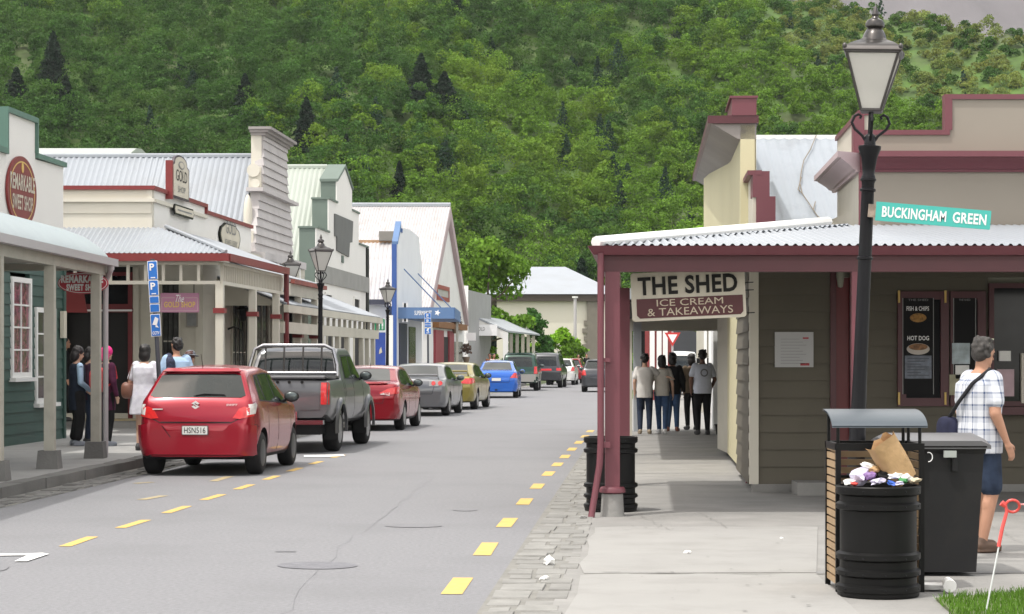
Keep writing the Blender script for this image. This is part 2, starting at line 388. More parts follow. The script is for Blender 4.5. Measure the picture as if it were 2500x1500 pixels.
b=MB()
n=60
vs=[]
for i in range(n+1):
    Y=10+110*i/n; vs+=[(-40,Y,.12),(sxl(-7.74,Y),Y,.12)]
b.add(vs,[(2*i,2*i+1,2*i+3,2*i+2) for i in range(n)])
setting(b.build('footpath',m_path))
b=MB()
for Y in np.arange(27.3,60,3.1): b.add([(sxl(-10.4,Y),Y,.124),(sxl(-7.77,Y),Y,.124),(sxl(-7.77,Y),Y+.02,.124),(sxl(-10.4,Y),Y+.02,.124)],[(0,1,2,3)])
setting(b.build('footpath_joints',m_tar))
# right: new smooth slabs in front, old concrete behind
b=MB(); vs=[];n=40
for i in range(n+1):
    Y=-6+130*i/n; vs+=[(sxl(-.62,Y),Y,.008),(40,Y,.008)]
b.add(vs,[(2*i,2*i+1,2*i+3,2*i+2) for i in range(n)]); setting(b.build('pavement',m_conc2))
b=MB()
def slab(y0,y1,x1a,x1b,c0=-.5):
    n=10; pts=[(sxl(c0,y0)+.03,y0),(x1a,y0+.06),(x1b,y1-.05)]
    pts+= [(x1b+(sxl(c0,y1)-x1b)*i/n, y1-.05+.07*math.sin(i*1.7)) for i in range(1,n+1)]
    pts+= [(sxl(c0,y1+(y0-y1)*i/6)+.03*math.sin(i*2.2),y1+(y0-y1)*i/6) for i in range(1,6)]
    b.prism(Fr((0,0,0),(1,0,0),(0,0,1),(0,1,0)),pts,.0,.014)
slab(8,16.13,2.05,2.3); slab(16.17,20.6,2.32,2.95)
setting(b.build('new_slab',m_conc))
b=MB()
for Y in (27.2,30.0,32.8,35.6,38.4,41.2,44,46.8,49.6): b.add([(sxl(-.5,Y),Y,.0125),(sxl(-.5,Y)+2.6,Y+.02,.0125),(sxl(-.5,Y)+2.6,Y+.06,.0125),(sxl(-.5,Y),Y+.04,.0125)],[(0,1,2,3)])
b.add([(2.3,16.12,.0225),(6.5,16.3,.0125),(6.5,16.33,.0125),(2.3,16.17,.0225)],[(0,1,2,3)])
setting(b.build('pavement_joints',m_tar))
# hairline cracks in the asphalt and in the slabs
rk=random.Random(12); b=MB()
def crack(b,px,py,qx,qy,z,w=.006,n=14,j=.05):
    a=gnd(px,py); c=gnd(qx,qy); pts=[a.lerp(c,i/n)+Vector((rk.uniform(-j,j),rk.uniform(-j,j)*2,0)) for i in range(n+1)]
    for p,q in zip(pts,pts[1:]):
        d=(q-p).normalized(); s_=Vector((d.y,-d.x,0))*w*rk.uniform(.4,1.1)
        b.add([(p.x-s_.x,p.y-s_.y,z),(p.x+s_.x,p.y+s_.y,z),(q.x+s_.x,q.y+s_.y,z),(q.x-s_.x,q.y-s_.y,z)],[(0,1,2,3)])
for q_ in ((860,1310,640,1560),(1060,1160,900,1300)): crack(b,*q_,.0035,.0028)
setting(b.build('road_cracks',m_tar))
b=MB()
for q_ in ((1430,1300,1700,1296),(1560,1262,1640,1300),(1700,1250,1780,1296),(2420,1290,2500,1330)): crack(b,*q_,.0225,.003,16,.03)
for q_ in ((1470,1403,1990,1405),): crack(b,*q_,.0225,.009,12,.008)
g_=MB()
for i in range(150):
    Y=rk.uniform(13.6,30); x=sxl(-.4,Y)+rk.uniform(.1,4.2); r_=rk.uniform(.006,.018)
    g_.add([(x+r_*math.cos(q),Y+r_*math.sin(q),.0235) for q in np.linspace(0,2*PI,8)[:-1]],[tuple(range(7))])
tag(g_.build('gum_spots',M('gum_grey',(.15,.148,.14),.8),smooth=0),'small dark gum spots scattered over the pavement',None,None,'stuff')
setting(b.build('pavement_cracks',M('crack_grey',(.17,.165,.155),.9)))
# crossing pavement where the street ends
b=MB(); b.box(-20,45,222,223,-.02,.12); setting(b.build('far_kerb',m_conc))
# painted markings: every dash is its own thing
def dash(px,py,px2,py2,w,mat,label,grp,cat='road dash',lx=None):
    a=gnd(px,py); c=gnd(px2,py2); d=(c-a).normalized(); s=Vector((d.y,-d.x,0))*w/2
    o=MB().add([a-s+Vector((0,0,.004)),a+s+Vector((0,0,.004)),c+s+Vector((0,0,.004)),c-s+Vector((0,0,.004))],[(0,1,2,3)]).build('road_dash',mat)
    tag(o,label,cat,grp)
ords=['nearest','second nearest','third nearest','fourth nearest','fifth nearest','sixth nearest','seventh nearest','eighth nearest','ninth nearest','tenth nearest','eleventh nearest','twelfth nearest']
rd=[(1102,1452,1131,1412),(1176,1357,1197,1326),(1229,1288,1247,1266),(1275,1233,1287,1218),(1307,1194,1317,1182),(1334,1162.5,1344,1152),(1357,1139,1365,1130.5),(1376,1119.5,1383,1111.5),(1393,1101,1400,1094),(1410,1084,1417,1077.5),(1425,1069,1431,1063.5),(1438,1056,1444,1051)]
for i,q in enumerate(rd): dash(*q,.15,m_yel,f'{ords[i]} yellow dash of the line beside the right gutter','yellow dashes beside the right gutter')
ld=[(158,1335,226,1311.5),(293,1290,357,1270.5),(405,1253.5,458,1236.5),(497,1221.5,543,1208),(578,1195.5,614,1184),(648,1172,677,1162.5),(706,1151.5,733,1143),(759,1134,784,1127),(813,1118,838,1111.5)]
for i,q in enumerate(ld): dash(*q,.11,m_yel,f'{ords[i]} yellow dash of the line beside the parked cars','yellow dashes beside the parked cars')
for i,q in enumerate([(330,1181,372,1178),(520,1176,560,1164),(345,1221,400,1211)]): dash(*q,.12,m_yel_old,['worn yellow mark just behind the red hatchback, left end','worn yellow mark just behind the red hatchback, right end','worn yellow mark on the road between kerb and yellow line'][i],'worn yellow marks behind the red hatchback')
def gpoly(name,pts,mat,label,cat,z=.005,grp=None):
    o=MB().add([tuple(gnd(x,y,0))[:2]+(z,) for x,y in pts],[tuple(range(len(pts)))]).build(name,mat,smooth=0); return tag(o,label,cat,grp)
gpoly('parking_line',[(-60,1354),(60,1354),(104,1352.5),(120,1355),(66,1373),(35,1373),(66,1358.5),(-60,1360)],m_whp,'white parking bay corner mark at the near left of the road','road marking',.009)
gpoly('parking_line',[(742,1113),(838,1111),(843,1114.5),(800,1117),(742,1117)],m_whp,'thin white parking bay line beyond the red hatchback','road marking',.009)
gpoly('manhole_cover',[(775+98*math.cos(t),1382+9*math.sin(t)) for t in np.linspace(0,2*PI,28)[:-1]],m_iron,'dark round manhole cover in the middle of the road','manhole cover')
gpoly('service_cover',[(672,1346.5),(722,1346.5),(722,1348.8),(672,1348.8)],m_tar,'short thin dark slot cover in the road above the manhole','service cover')
gpoly('tar_patch',[(1010+70*math.cos(t),1285+4*math.sin(t)) for t in np.linspace(0,2*PI,20)[:-1]],m_tar,'long faint grey tar smear near the right gutter','tar patch')
gpoly('tar_patch',[(1135+30*math.cos(t),1246+3*math.sin(t)) for t in np.linspace(0,2*PI,20)[:-1]],m_tar,'small faint grey tar smear farther up the right lane','tar patch')
gpoly('oil_stain',[(-8+30*math.cos(t),1384+12*math.sin(t)) for t in np.linspace(0,2*PI,20)[:-1]],m_tar,'dark round oil stain by the white corner mark','stain')
# hill: terrain sheet
xs=np.linspace(-190,230,85); ys=np.concatenate([np.linspace(205,470,70)])
b=MB(); vs=[(x*(y/300),y,hillh(x*(y/300),y)) for y in ys for x in xs]; nx=len(xs)
b.add(vs,[(j*nx+i,j*nx+i+1,(j+1)*nx+i+1,(j+1)*nx+i) for j in range(len(ys)-1) for i in range(nx-1)])
m_hill=M('hill_undergrowth',(.06,.115,.018),.9,var=.4,scale=.3,dirt=(.10,.105,.055),dscale=.06,damt=.7)
setting(b.build('hill',m_hill,smooth=180))
m_mtn=M('bare_mountain',(.115,.105,.11),.95,var=.12,scale=.012,dirt=(.08,.072,.075),dscale=.006,damt=.9)
rng2=np.random.RandomState(5); b=MB(); nx,ny=70,26; vs=[]
for j in range(ny):
    for i in range(nx):
        x=150+900*i/(nx-1)*1.0; y=1500+900*j/(ny-1)
        z=120+ (y-1500)*.45 + 22*math.sin(x*.018+y*.004)+14*math.sin(x*.043-y*.011)+6*math.sin(x*.1)+rng2.uniform(-4,4)
        vs.append((x-150,y,z))
b.add(vs,[(j*nx+i,j*nx+i+1,(j+1)*nx+i+1,(j+1)*nx+i) for j in range(ny-1) for i in range(nx-1)])
setting(b.build('mountain',m_mtn,smooth=180))

# ---------------- foliage ----------------
def quads(cent,size,rs,flat=.0,up=None):
    n=len(cent); u=rs.normal(size=(n,3)); u/=np.linalg.norm(u,axis=1)[:,None]; w=rs.normal(size=(n,3))
    if up is not None: w=w*.55+up
    v=np.cross(u,w); v/=np.linalg.norm(v,axis=1)[:,None]+1e-9; u=np.cross(v,np.cross(u,v)); 
    s=size[:,None]*.5; u=u*s; v=v*s*rs.uniform(.5,1,size=(n,1))
    return np.stack([cent-u,cent-v*1.0,cent+u,cent+v],1)
def leafmesh(name,Q):
    n=len(Q); me=bpy.data.meshes.new(name); me.vertices.add(4*n); me.loops.add(4*n); me.polygons.add(n)
    me.vertices.foreach_set('co',Q.reshape(-1).astype(np.float32)); me.loops.foreach_set('vertex_index',np.arange(4*n,dtype=np.int32))
    me.polygons.foreach_set('loop_start',np.arange(0,4*n,4,dtype=np.int32)); me.update(); me.validate(); return me
def blob(rs,n,c,r,k=.72,dirs=None):
    d=rs.normal(size=(n,3)); d/=np.linalg.norm(d,axis=1)[:,None]; d[:,2]=np.where(d[:,2]<-.35,-d[:,2],d[:,2]); rad=rs.uniform(k,1.05,size=(n,1))
    if dirs is not None: dirs.append(d+np.array((0,0,.35)))
    return np.array(c)+d*rad*np.array(r)
def crown(rs,base,h,w,nleaf,leaf,lumps=7):
    """broadleaf crown: lumps of leaf clusters"""
    out=[];dr=[]
    for k in range(lumps):
        a=rs.uniform(0,2*PI); q=rs.uniform(.1,.95)*w*.5; z=rs.uniform(.2,.86)*h; r=w*rs.uniform(.12,.27)
        if k==0: q,z,r=0,.48*h,w*.36
        out.append(blob(rs,nleaf//lumps*(2 if k==0 else 1),(base[0]+q*math.cos(a),base[1]+q*math.sin(a),base[2]+z),(r,r,r*rs.uniform(.7,1.1)),.7,dr))
    c=np.concatenate(out); return quads(c,rs.uniform(.6,1.3,size=len(c))*leaf,rs,up=np.concatenate(dr))
def conifer(rs,base,h,w,n,leaf):
    t=rs.uniform(0,1,n)**.75; z=(1-t); layer=np.floor(t*12+rs.uniform(0,.4,n))/12
    rad=w*.5*(.06+.94*t)*(.78+.3*((t*12)%1))*rs.uniform(.35,1.05,n); a=rs.uniform(0,2*PI,n)
    rad*=1+.25*np.sin(a*3+layer*40)
    c=np.stack([base[0]+rad*np.cos(a),base[1]+rad*np.sin(a),base[2]+h*(.08+.92*z)-rad*.25],1)
    return quads(c,rs.uniform(.6,1.3,n)*leaf,rs,up=np.stack([np.cos(a),np.sin(a),np.full(n,.7)],1))
rs=np.random.RandomState(11)
B1=[];B2=[];B3=[];B4=[]
def inview(x,y,z,m=.02):
    k=x/y
    return -.24-m-.01<k<.24+m
y=232.0
while y<360:
    stp=3.1 if y<300 else 3.3
    x=-.262*y
    while x<.262*y:
        X=x+rs.uniform(-1.6,1.6); Y=y+rs.uniform(-1.6,1.6); z=hillh(X,Y); k=X/Y; e=z/Y
        sc=1.0
        right=max(0,min(1,(k-.06)/.14)); hi=max(0,min(1,(e-.085)/.08)); scrub=right*hi
        if k>.05: sc=1-.45*right*(.4+.6*hi)
        if Y>.5*230/(.5-.17-.21*(.173-k))+8: x+=stp; continue
        n=math.sin(X*.06+1.3)*math.sin(Y*.05+X*.02)+.5*math.sin(X*.15+Y*.11)
        u=rs.uniform()
        if scrub>.4:
            if u<.52: B4.append(crown(rs,(X,Y,z-.6),2.4*rs.uniform(.5,1.2),3.4*rs.uniform(.6,1.2),300,.28,4))
            elif u<.80: B2.append(crown(rs,(X,Y,z-.6),3.6*sc*rs.uniform(.6,1.2),3.6*sc*1.2,400,.28,4))
            elif u<.83: B3.append(conifer(rs,(X,Y,z-.4),3.4*rs.uniform(.6,1.2),1.8,110,.42))
            x+=stp*(.50-.08*scrub); continue
        h=rs.uniform(3.6,8.4)*sc; w=rs.uniform(3.8,6.4)*sc
        if u<.025+.06*(n>.7): B3.append(conifer(rs,(X,Y,z-.6),h*.95,w*.95,900,.33))
        elif u<.50-.5*n-2.2*k: B2.append(crown(rs,(X,Y,z-.8),h,w,1000,.31,9))
        else: B1.append(crown(rs,(X,Y,z-.8),h*.92,w,1000,.31,9))
        x+=stp*(.8+.4*sc)*.95
    y+=stp*.95
l1=leafmat('bright_leaf',(.115,.22,.024),dirt=(.21,.31,.035),ds=.09,da=.8)
l2=leafmat('mid_leaf',(.055,.128,.024),dirt=(.12,.21,.035),ds=.08,da=.7)
l3=leafmat('dark_needle',(.028,.062,.034),var=.3)
l4=leafmat('olive_scrub_leaf',(.17,.22,.055),dirt=(.30,.26,.04),ds=.16,da=.45)
for nm,B,mm,lb in (('bright_wood',B1,l1,'bright green broadleaf wood covering the hillside'),('mid_wood',B2,l2,'mid green broadleaf wood covering the hillside'),('dark_wood',B3,l3,'dark pointed conifers scattered through the hillside wood'),('hill_scrub',B4,l4,'olive scrub with yellow gorse high on the right of the hill')):
    if B: tag(link(nm,leafmesh(nm,np.concatenate(B)),mm,None,0),lb,None,None,'stuff')
print('leaves',sum(len(q) for B in (B1,B2,B3,B4) for q in B))
m_trunk=M('bark',(.09,.07,.05),.9,var=.25,scale=5,bump=.6,bscale=12)
def tree(name,label,cat,base,h,w,kind,n,leaf,mat,group=None,lumps=10,trunkr=None,low=.3):
    t=thing(name,label,cat,base,group); bx,by,bz=base; tr=trunkr or h*.022
    b=MB()
    if kind=='conifer':
        b.tube([(bx,by,bz-.3),(bx+.05,by,bz+h*.5),(bx,by,bz+h*.97)],[tr,tr*.6,tr*.1]); b.build('trunk',m_trunk,t)
        q=conifer(rs,(bx,by,bz),h,w,n,leaf)
    else:
        top=(bx+w*.04,by,bz+h*.5); b.tube([(bx,by,bz-.3),(bx-w*.01,by,bz+h*.22),top],[tr,tr*.8,tr*.55])
        cs=[]
        for i in range(lumps):
            a=2*PI*i/lumps+rs.uniform(-.3,.3); q=(.12+.30*rs.uniform())*w; z=h*(low+.15+(1-low-.28)*rs.uniform()); r=w*rs.uniform(.15,.24)
            c=(bx+q*math.cos(a),by+q*math.sin(a),bz+z); cs.append((c,r)); b.tube([top if z>h*.5 else (bx,by,bz+h*.25),((top[0]+c[0])/2,(top[1]+c[1])/2,bz+z*.8),c],[tr*.4,tr*.25,tr*.08],6)
        cs.append(((bx,by,bz+h*.84),w*.2)); cs.append(((bx+w*.1,by,bz+h*.7),w*.24))
        b.build('trunk',m_trunk,t)
        cen=[];dr=[]
        for c,r in cs:
            for _ in range(5): cen.append(blob(rs,n//(len(cs)*5),(c[0]+rs.uniform(-.5,.5)*r,c[1]+rs.uniform(-.5,.5)*r,c[2]+rs.uniform(-.4,.5)*r),(r*.62,r*.62,r*.5),.5,dr))
        cc=np.concatenate(cen); q=quads(cc,rs.uniform(.6,1.3,len(cc))*leaf,rs,up=np.concatenate(dr)*.8)
    q=q-np.array(base); o=link('crown',leafmesh('crown',q),mat,t,0); return t
def hilltree(px,py_base,Y,h,w,mat,label,group='tall conifers on the hillside',n=5000,kind='conifer',leaf=.5):
    # stand the tree on the slope under this column
    x=(px-CX)/F*Y; tree('conifer' if kind=='conifer' else 'hill_tree',label,'tree',(x,Y,hillh(x,Y)-.5),h,w,kind,n,leaf,mat,group)
def hillY(px,py):
    for Y in np.arange(228,420,.5):
        x=(px-CX)/F*Y
        if hillh(x,Y)>=HC-(py-HY)/F*Y: return float(Y)
    return 340.
l5=leafmat('black_green_needle',(.017,.036,.020),var=.25)
for px,pyb,h,w,lb in ((1028,275,8.5,4.6,'tall dark conifer of the pair high on the hillside'),(1085,285,6.5,5.2,'broad dark conifer of the pair high on the hillside'),
    (748,372,7.5,3.6,'dark conifer behind the weatherboard false front, right of its top'),(598,300,7.0,3.6,'dark conifer left of the weatherboard false front top'),(975,510,6.2,2.2,'narrow dark conifer above the white gabled roof'),
    (845,430,5.5,2.4,'slim dark conifer behind the stepped grey gable'),(130,250,10.5,5.2,'largest dark conifer on the left hillside'),(40,290,7.5,4.6,'dark conifer above the sweet shop parapet'),(160,300,7,4.0,'dark conifer right of the largest left one'),(1105,60,6,3.4,'dark conifer at the top of the hillside')):
    Y=hillY(px,pyb); hilltree(px,pyb,Y,h,w*1.35,l5,lb,n=8000,leaf=.36)
for px,pyb,h,w,lb in ((1230,660,7,6,'very dark pine at the hill foot, leftmost of three'),(1330,670,6.5,7,'very dark pine at the hill foot above the white hall roof'),(1420,672,8,6.5,'very dark pine at the hill foot beside the maroon veranda post')):
    x=(px-CX)/F*226; tree('pine_tree',lb,'tree',(x,226,0),h+4,w,'conifer',5200,.5,l5,'very dark pines at the hill foot')
l6=leafmat('street_tree_leaf',(.13,.25,.03),var=.3,scale=.5,dirt=(.19,.30,.04),ds=.4,da=.6)
l7=leafmat('dark_street_leaf',(.06,.15,.035),var=.3,scale=.5)
l8=leafmat('hedge_leaf',(.20,.38,.03),var=.3,scale=.6,dirt=(.2,.32,.05),ds=.5,da=.6)
tree('street_tree','large leafy street tree behind the tall white gable','tree',(-1.9,140,0),9.9,6.6,'b',9000,.30,l6,None,14,low=.2)
tree('street_tree','olive street tree tucked against the tall white gable','tree',(-3.2,137,0),8.6,3.6,'b',4000,.28,l1,None,9,low=.3)
tree('street_tree','smaller dark green street tree in front of the white hall','tree',(1.4,150,0),5.2,3.6,'b',5200,.26,l7,None,10,low=.12)
tree('shrub','rounded dark shrub left of the small street tree','shrub',(.1,149,0),3.9,2.8,'b',3000,.26,l7,None,8,low=.1)
tree('shrub','bright green bush at the end of the street','shrub',(3.9,160,0),3.7,3.6,'b',4200,.32,l8,None,9,low=.02)
tree('shrub','low bright green bush left of the larger one','shrub',(2.2,159,0),2.6,3.0,'b',2600,.32,l8,None,7,low=.02)
tree('shrub','darker green bush in front of the bright bush','shrub',(4.7,156,0),2.6,2.2,'b',2600,.28,l6,None,7,low=.02)
tree('shrub','small green shrub seen through the white far veranda','shrub',(-1.6,128,0),2.6,2.0,'b',1800,.22,l8,None,6,low=.05)
tree('tree','bright green tree leaning behind the yellow building','tree',(20.6,246,hillh(20.6,246)-.5),11.5,9.0,'b',5200,.5,l8,None,12,low=.2)
# ---------------- left side of the street ----------------
FS=street((-8.43,40)); FL=street((-7.27,43))
# --- sweet shop ---
t=thing('sweet_shop','green weatherboard shop with stepped cream parapet edged in green at far left','shop building',(-8.6,36,0))
uE=FS.U(154.5); u0=-16
U=lambda px:FS.U(px)
def zf(px,py,fr=FS,d=0): return fr.hit(px,py,d)[1]
zt=zf(86,301); zl=zf(155,409); uc0=U(15)
pp=[(u0,3.3),(uE,3.3),(uE,zl),(U(86),zf(86,389)),(U(86),zt),(uc0,zt),(uc0,zt-.62),(u0,zt-.62)]
MB().prism(FS,pp,-.25,0).build('parapet',m_stucco,t)
b=MB()   # green coping follows the steps
cw=.09
b.fbox(FS,U(86)-.0,uE+.05,-.32,.06,zl,zl+cw); b.fbox(FS,U(86)-.02,U(86)+.05,-.32,.055,zl+cw,zt+cw); b.fbox(FS,uc0-.06,U(86)-.02,-.32,.06,zt,zt+cw)
b.fbox(FS,uc0-.07,uc0-.002,-.45,.055,zt-.72,zt); b.fbox(FS,u0,uc0-.07,-.32,.06,zt-.72,zt-.62)
b.build('coping',m_grn,t)
w1=[*FS.hit(24,675),*FS.hit(72,924)]; w2=[*FS.hit(83,750),*FS.hit(131,990)]
h1=(w1[0],w1[2],w1[3]+.02,w1[1]); h2=(w2[0],w2[2],w2[3]+.06,w2[1])
lap(MB(),FS,u0,uE-.1,.12,3.3,.19,[(h1[0],h1[1],h1[2],h1[3]),(h2[0],h2[1],h2[2],h2[3])]).build('wall',m_gboard,t)
MB().fbox(FS,uE-.1,uE+.03,-.14,.05,.12,3.3).build('corner_board',m_gboard,t)
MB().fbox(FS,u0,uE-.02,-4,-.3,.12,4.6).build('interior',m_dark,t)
g=[M('sweets_pane_pink',(.16,.05,.07),.12,var=.9,scale=7,spec=.5),M('sweets_pane_dark',(.05,.04,.05),.12,var=.9,scale=6,spec=.5)]
window(FS,h1[0],h1[1],h1[2],h1[3],t,m_white,g[0],2,4,fw=.09)
window(FS,h2[0],h2[1],h2[2],h2[3],t,m_white,g[1],2,4,fw=.09)
MB().fbox(FS,uE-.32,uE-.12,.03,.1,2.0,2.5).build('notice_board',m_signcream,t)
# veranda: posts on concrete blocks, beam, bullnose roof
FVs=Fr((-6.33,29.3),(.012,1,0),(1,-.012,0))
v=thing('veranda','taupe veranda with blue green bullnose roof in front of the sweet shop','veranda',(-6.4,29.3,0))
ye=3.35
prof=[(-2.05,3.80),(-1.2,3.71),(-.75,3.62),(-.42,3.50),(-.18,3.34),(-.06,3.21),(.0,3.10)]
b=MB(); vs=[];n=60; us=np.linspace(-9,ye+.12,n)
for i,u in enumerate(us):
    for d,z in prof: vs.append(FVs.pt(u,d+.12,z+.006*math.sin(i*PI)))
m=len(prof); b.add(vs,[(i*m+j,(i+1)*m+j,(i+1)*m+j+1,i*m+j+1) for i in range(n-1) for j in range(m-1)])
b.add([FVs.pt(ye+.12,d+.12,z) for d,z in prof]+[FVs.pt(ye+.12,-1.93,3.10)],[tuple(range(m+1))])
b.build('roof',m_bull,v,smooth=50)
MB().fbox(FVs,-9,ye+.2,.12,.22,3.04,3.15).build('gutter',m_greyp,v)
b=MB(); b.fbox(FVs,-9,ye+.08,-.05,.07,2.90,3.08); b.fbox(FVs,ye-.04,ye+.08,-2.0,-.05,2.97,3.08); b.build('beam',m_post,v)
for k,u in enumerate((-9,-6,-3,-.15,2.9)):
    p=MB(); p.fbox(FVs,u-.068,u+.068,-.06,.076,.36,2.90); ps=p.build('post',m_post,v)
    MB().hexa([FVs.pt(u+a,bb,z) for z,w in ((.12,.15),(.37,.13)) for a,bb in ((-w,-w),(w,-w),(w,w),(-w,w))]).build('footing',m_kerb,ps)
b=MB(); q=lambda u,d,z:FVs.pt(u,d,z)
b.tube([q(ye-.1,.16,3.05),q(ye-.1,.16,2.98),q(ye+.02,.10,2.90),q(ye+.12,.04,2.82),q(ye+.14,.03,2.4),q(ye+.14,.03,.12)],.043,12)
b.tube([q(ye-.1,.16,3.10),q(ye-.1,.16,2.98)],.055,12); b.build('downpipe',m_greyp,v)
MB().fbox(FVs,-9,ye,-2.05,-.06,3.085,3.10).build('ceiling',m_post,v)
# round wall sign
FSs=street((-8.43,40)); cu,cv=FS.hit(48,469); ru=(FS.U(84)-FS.U(13))/2; rv=.62
s=thing('round_sign','round red sweet shop sign high on the stepped cream parapet','sign',FS.pt(cu,0,cv))
MB().prism(FS,poly_ell(cu,cv,ru,rv,40),.01,.05).build('disc',m_red,s)
b=MB(); o=poly_ell(cu,cv,ru*.86,rv*.86,40); i_=poly_ell(cu,cv,ru*.82,rv*.82,40)
b.add([FS.pt(a,.054,c) for a,c in o]+[FS.pt(a,.054,c) for a,c in i_],[(k,(k+1)%40,40+(k+1)%40,40+k) for k in range(40)]); b.build('ring',m_gold,s)
text('lettering','REMARKABLE',FS,cu-ru*.84,cu+ru*.84,cv+.02,cv+.30,m_signcream,s,.058,.02)
text('lettering','SWEET SHOP',FS,cu-ru*.70,cu+ru*.70,cv-.32,cv-.06,m_signcream,s,.058,.02)
MB().prism(FS,poly_ell(cu,cv+.42,.06,.09,16),.05,.06).build('jar_mark',m_gold,s)
# spotlight on veranda roof
p=at(118,572,35); s=thing('spotlight','small clear spotlight on the bullnose veranda roof','spotlight',p)
b=MB(); b.tube([p+Vector((.0,0,-.22)),p],.02); b.tube([p+Vector((.08,0,-.06)),p+Vector((-.06,0,.0))],[.05,.035]); b.build('bracket',m_black,s)
b=MB(); b.tube([p+Vector((-.04,0,0)),p+Vector((-.16,-.02,.05))],[.03,.075],12); b.build('lamp_head',m_tlc,s)
# hanging oval sign under veranda
Y=32.45; fo=facing(Y); cu,cv=fo.hit(203,692); s=thing('hanging_sign','oval red and white sweet shop sign hanging under the veranda end','sign',fo.pt(cu,0,cv))
MB().prism(fo,poly_ell(cu,cv,.385,.165,40),-.02,.02).build('board',M('bright_red_board',(.42,.03,.05),.5),s)
b=MB(); o=poly_ell(cu,cv,.37,.15,40); i_=poly_ell(cu,cv,.36,.14,40); b.add([fo.pt(a,.024,c) for a,c in o]+[fo.pt(a,.024,c) for a,c in i_],[(k,(k+1)%40,40+(k+1)%40,40+k) for k in range(40)]); b.build('rim_line',m_signwhite,s)
text('lettering','REMARKABLE',fo,cu-.33,cu+.31,cv+.005,cv+.12,m_signwhite,s,.03,.055)
text('lettering','SWEET SHOP',fo,cu-.25,cu+.25,cv-.115,cv-.012,m_signwhite,s,.03,.055)
b=MB(); b.tube([fo.pt(cu-.2,0,cv+.14),fo.pt(cu-.2,0,3.08)],.006,6); b.tube([fo.pt(cu+.2,0,cv+.14),fo.pt(cu+.2,0,3.08)],.006,6); b.build('chain',m_black,s)

# --- gold shop ---
t=thing('gold_shop','cream corner shop with red capped parapet and wraparound white veranda','shop building',(-8,43,0))
F43=facing(43.04); uL=F43.U(100); uC=F43.U(371); zT=F43.hit(371,454)[1]; z0=F43.hit(371,556)[1]-.25
MB().fbox(F43,uL,uC,-.2,0,z0,zT-.08).build('parapet',m_cream,t)
b=MB(); zb=F43.hit(300,489)[1]; b.fbox(F43,uL,uC+.06,0.001,.09,zb-.04,zb+.03)
b.fbox(F43,uC-.10,uC+.003,0.001,.03,zb+.03,zT-.085); b.fbox(F43,uL,uC-.02,0.001,.025,F43.hit(300,519)[1]-.02,zb-.04)
b.build('moulding',m_cream,t)
Fg=street(tuple(F43.pt(uC,0,0))[:2]); uS=Fg.U(500); uG=Fg.U(613)
zs0=zT; zs1=Fg.hit(500,501)[1]; zs2=Fg.hit(503,520)[1]
b=MB(); b.prism(Fg,[(0.2,z0),(uG,z0),(uG,zs2),(uS,zs2),(uS,zT-.08),(0.2,zT-.08)],-.2,0); b.build('parapet',m_stucco,t)
b=MB(); b.fbox(Fg,0.09,uS+.05,.001,.07,zb-.04,zb+.03); b.build('moulding',m_cream,t)
b=MB(); b.fbox(F43,uL,uC+.07,-.25,.07,zT-.08,zT); b.fbox(Fg,.071,uS+.05,-.24,.068,zT-.079,zT-.001); b.fbox(Fg,uS-.02,uS+.05,-.24,.066,zs2+.05,zT-.08); b.fbox(Fg,uS-.02,uG,-.24,.064,zs2-.03,zs2+.05); b.build('coping',m_red,t)
# lower walls: recessed camera-side wall, street wall
F47=facing(46.6); a0=F47.U(100); a1=F47.U(494); oa=F47.U(160); ob=F47.U(324)
wn=(F47.U(396),F47.U(440),.7,F47.hit(400,690)[1])
lap(MB(),F47,a0,a1,.12,4.2,.29,[(oa,ob,.3,3.6),wn],depth=.006,back=.15).build('wall',m_cream2,t)
b=MB(); 
for px in (352,388,446,500): pass
b.fbox(F47,ob+.02,ob+.14,.0,.05,.3,3.6); b.fbox(F47,a1-.14,a1+.02,.0,.06,.3,4.2); b.build('corner_board',m_cream2,t)
b=MB(); b.fbox(F47,oa-.1,ob+.02,-.05,.03,2.62,2.70); b.fbox(F47,ob-.10,ob,-.10,.025,.3,2.62); b.fbox(F47,ob-.10,ob,-.10,.025,2.70,3.5); b.fbox(F47,oa,ob-.1,-.1,.02,3.42,3.5); b.fbox(F47,oa,ob-.1,-.1,.02,2.70,2.80); b.build('door_frame',m_dred,t)
MB().fbox(F47,oa,ob,.031,.05,2.64,2.68).build('transom_strip',m_white,t)
MB().fbox(F47,oa,ob-.1,-.06,-.04,2.8,3.42).build('transom_window',m_glass,t)
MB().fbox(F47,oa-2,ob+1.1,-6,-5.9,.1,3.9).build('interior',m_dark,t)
MB().fbox(F47,ob-.8,ob-.14,-.5,-.42,.34,2.4).build('display_panel',M('dark_display',(.035,.03,.025),.6,var=.9,scale=3),t)
MB().fbox(F47,oa-3,a1+.02,0.001,1.1,.12,.28).build('step',m_conc2,t)
MB().fbox(F47,oa-3,ob+.7,.001,1.12,.281,.30).build('step_edge',m_yel_old,t)
window(F47,*wn,t,m_cream2,m_glass2,1,2,fw=.03,sill=False)
b=MB()
for k in range(4): x=wn[0]+.03+(wn[1]-wn[0]-.06)*k/3; b.tube([F47.pt(x,.1,.6),F47.pt(x,.1,wn[3])],.012,6)
b.build('security_bars',m_black,t)
Fw=street((a1*1.0,46.6)); uw=14
hs=[(Fw.U(563),Fw.U(598),.5,3.0),(Fw.U(622),Fw.U(652),.6,3.1),(Fw.U(660),Fw.U(676),.6,3.1)]
lap(MB(),Fw,.0,uw,.12,4.2,.29,hs,depth=.006,back=.15).build('wall',m_cream2,t)
for h in hs: window(Fw,*h,t,m_cream2,m_glass2,2,2,fw=.05,sill=False)
b=MB()
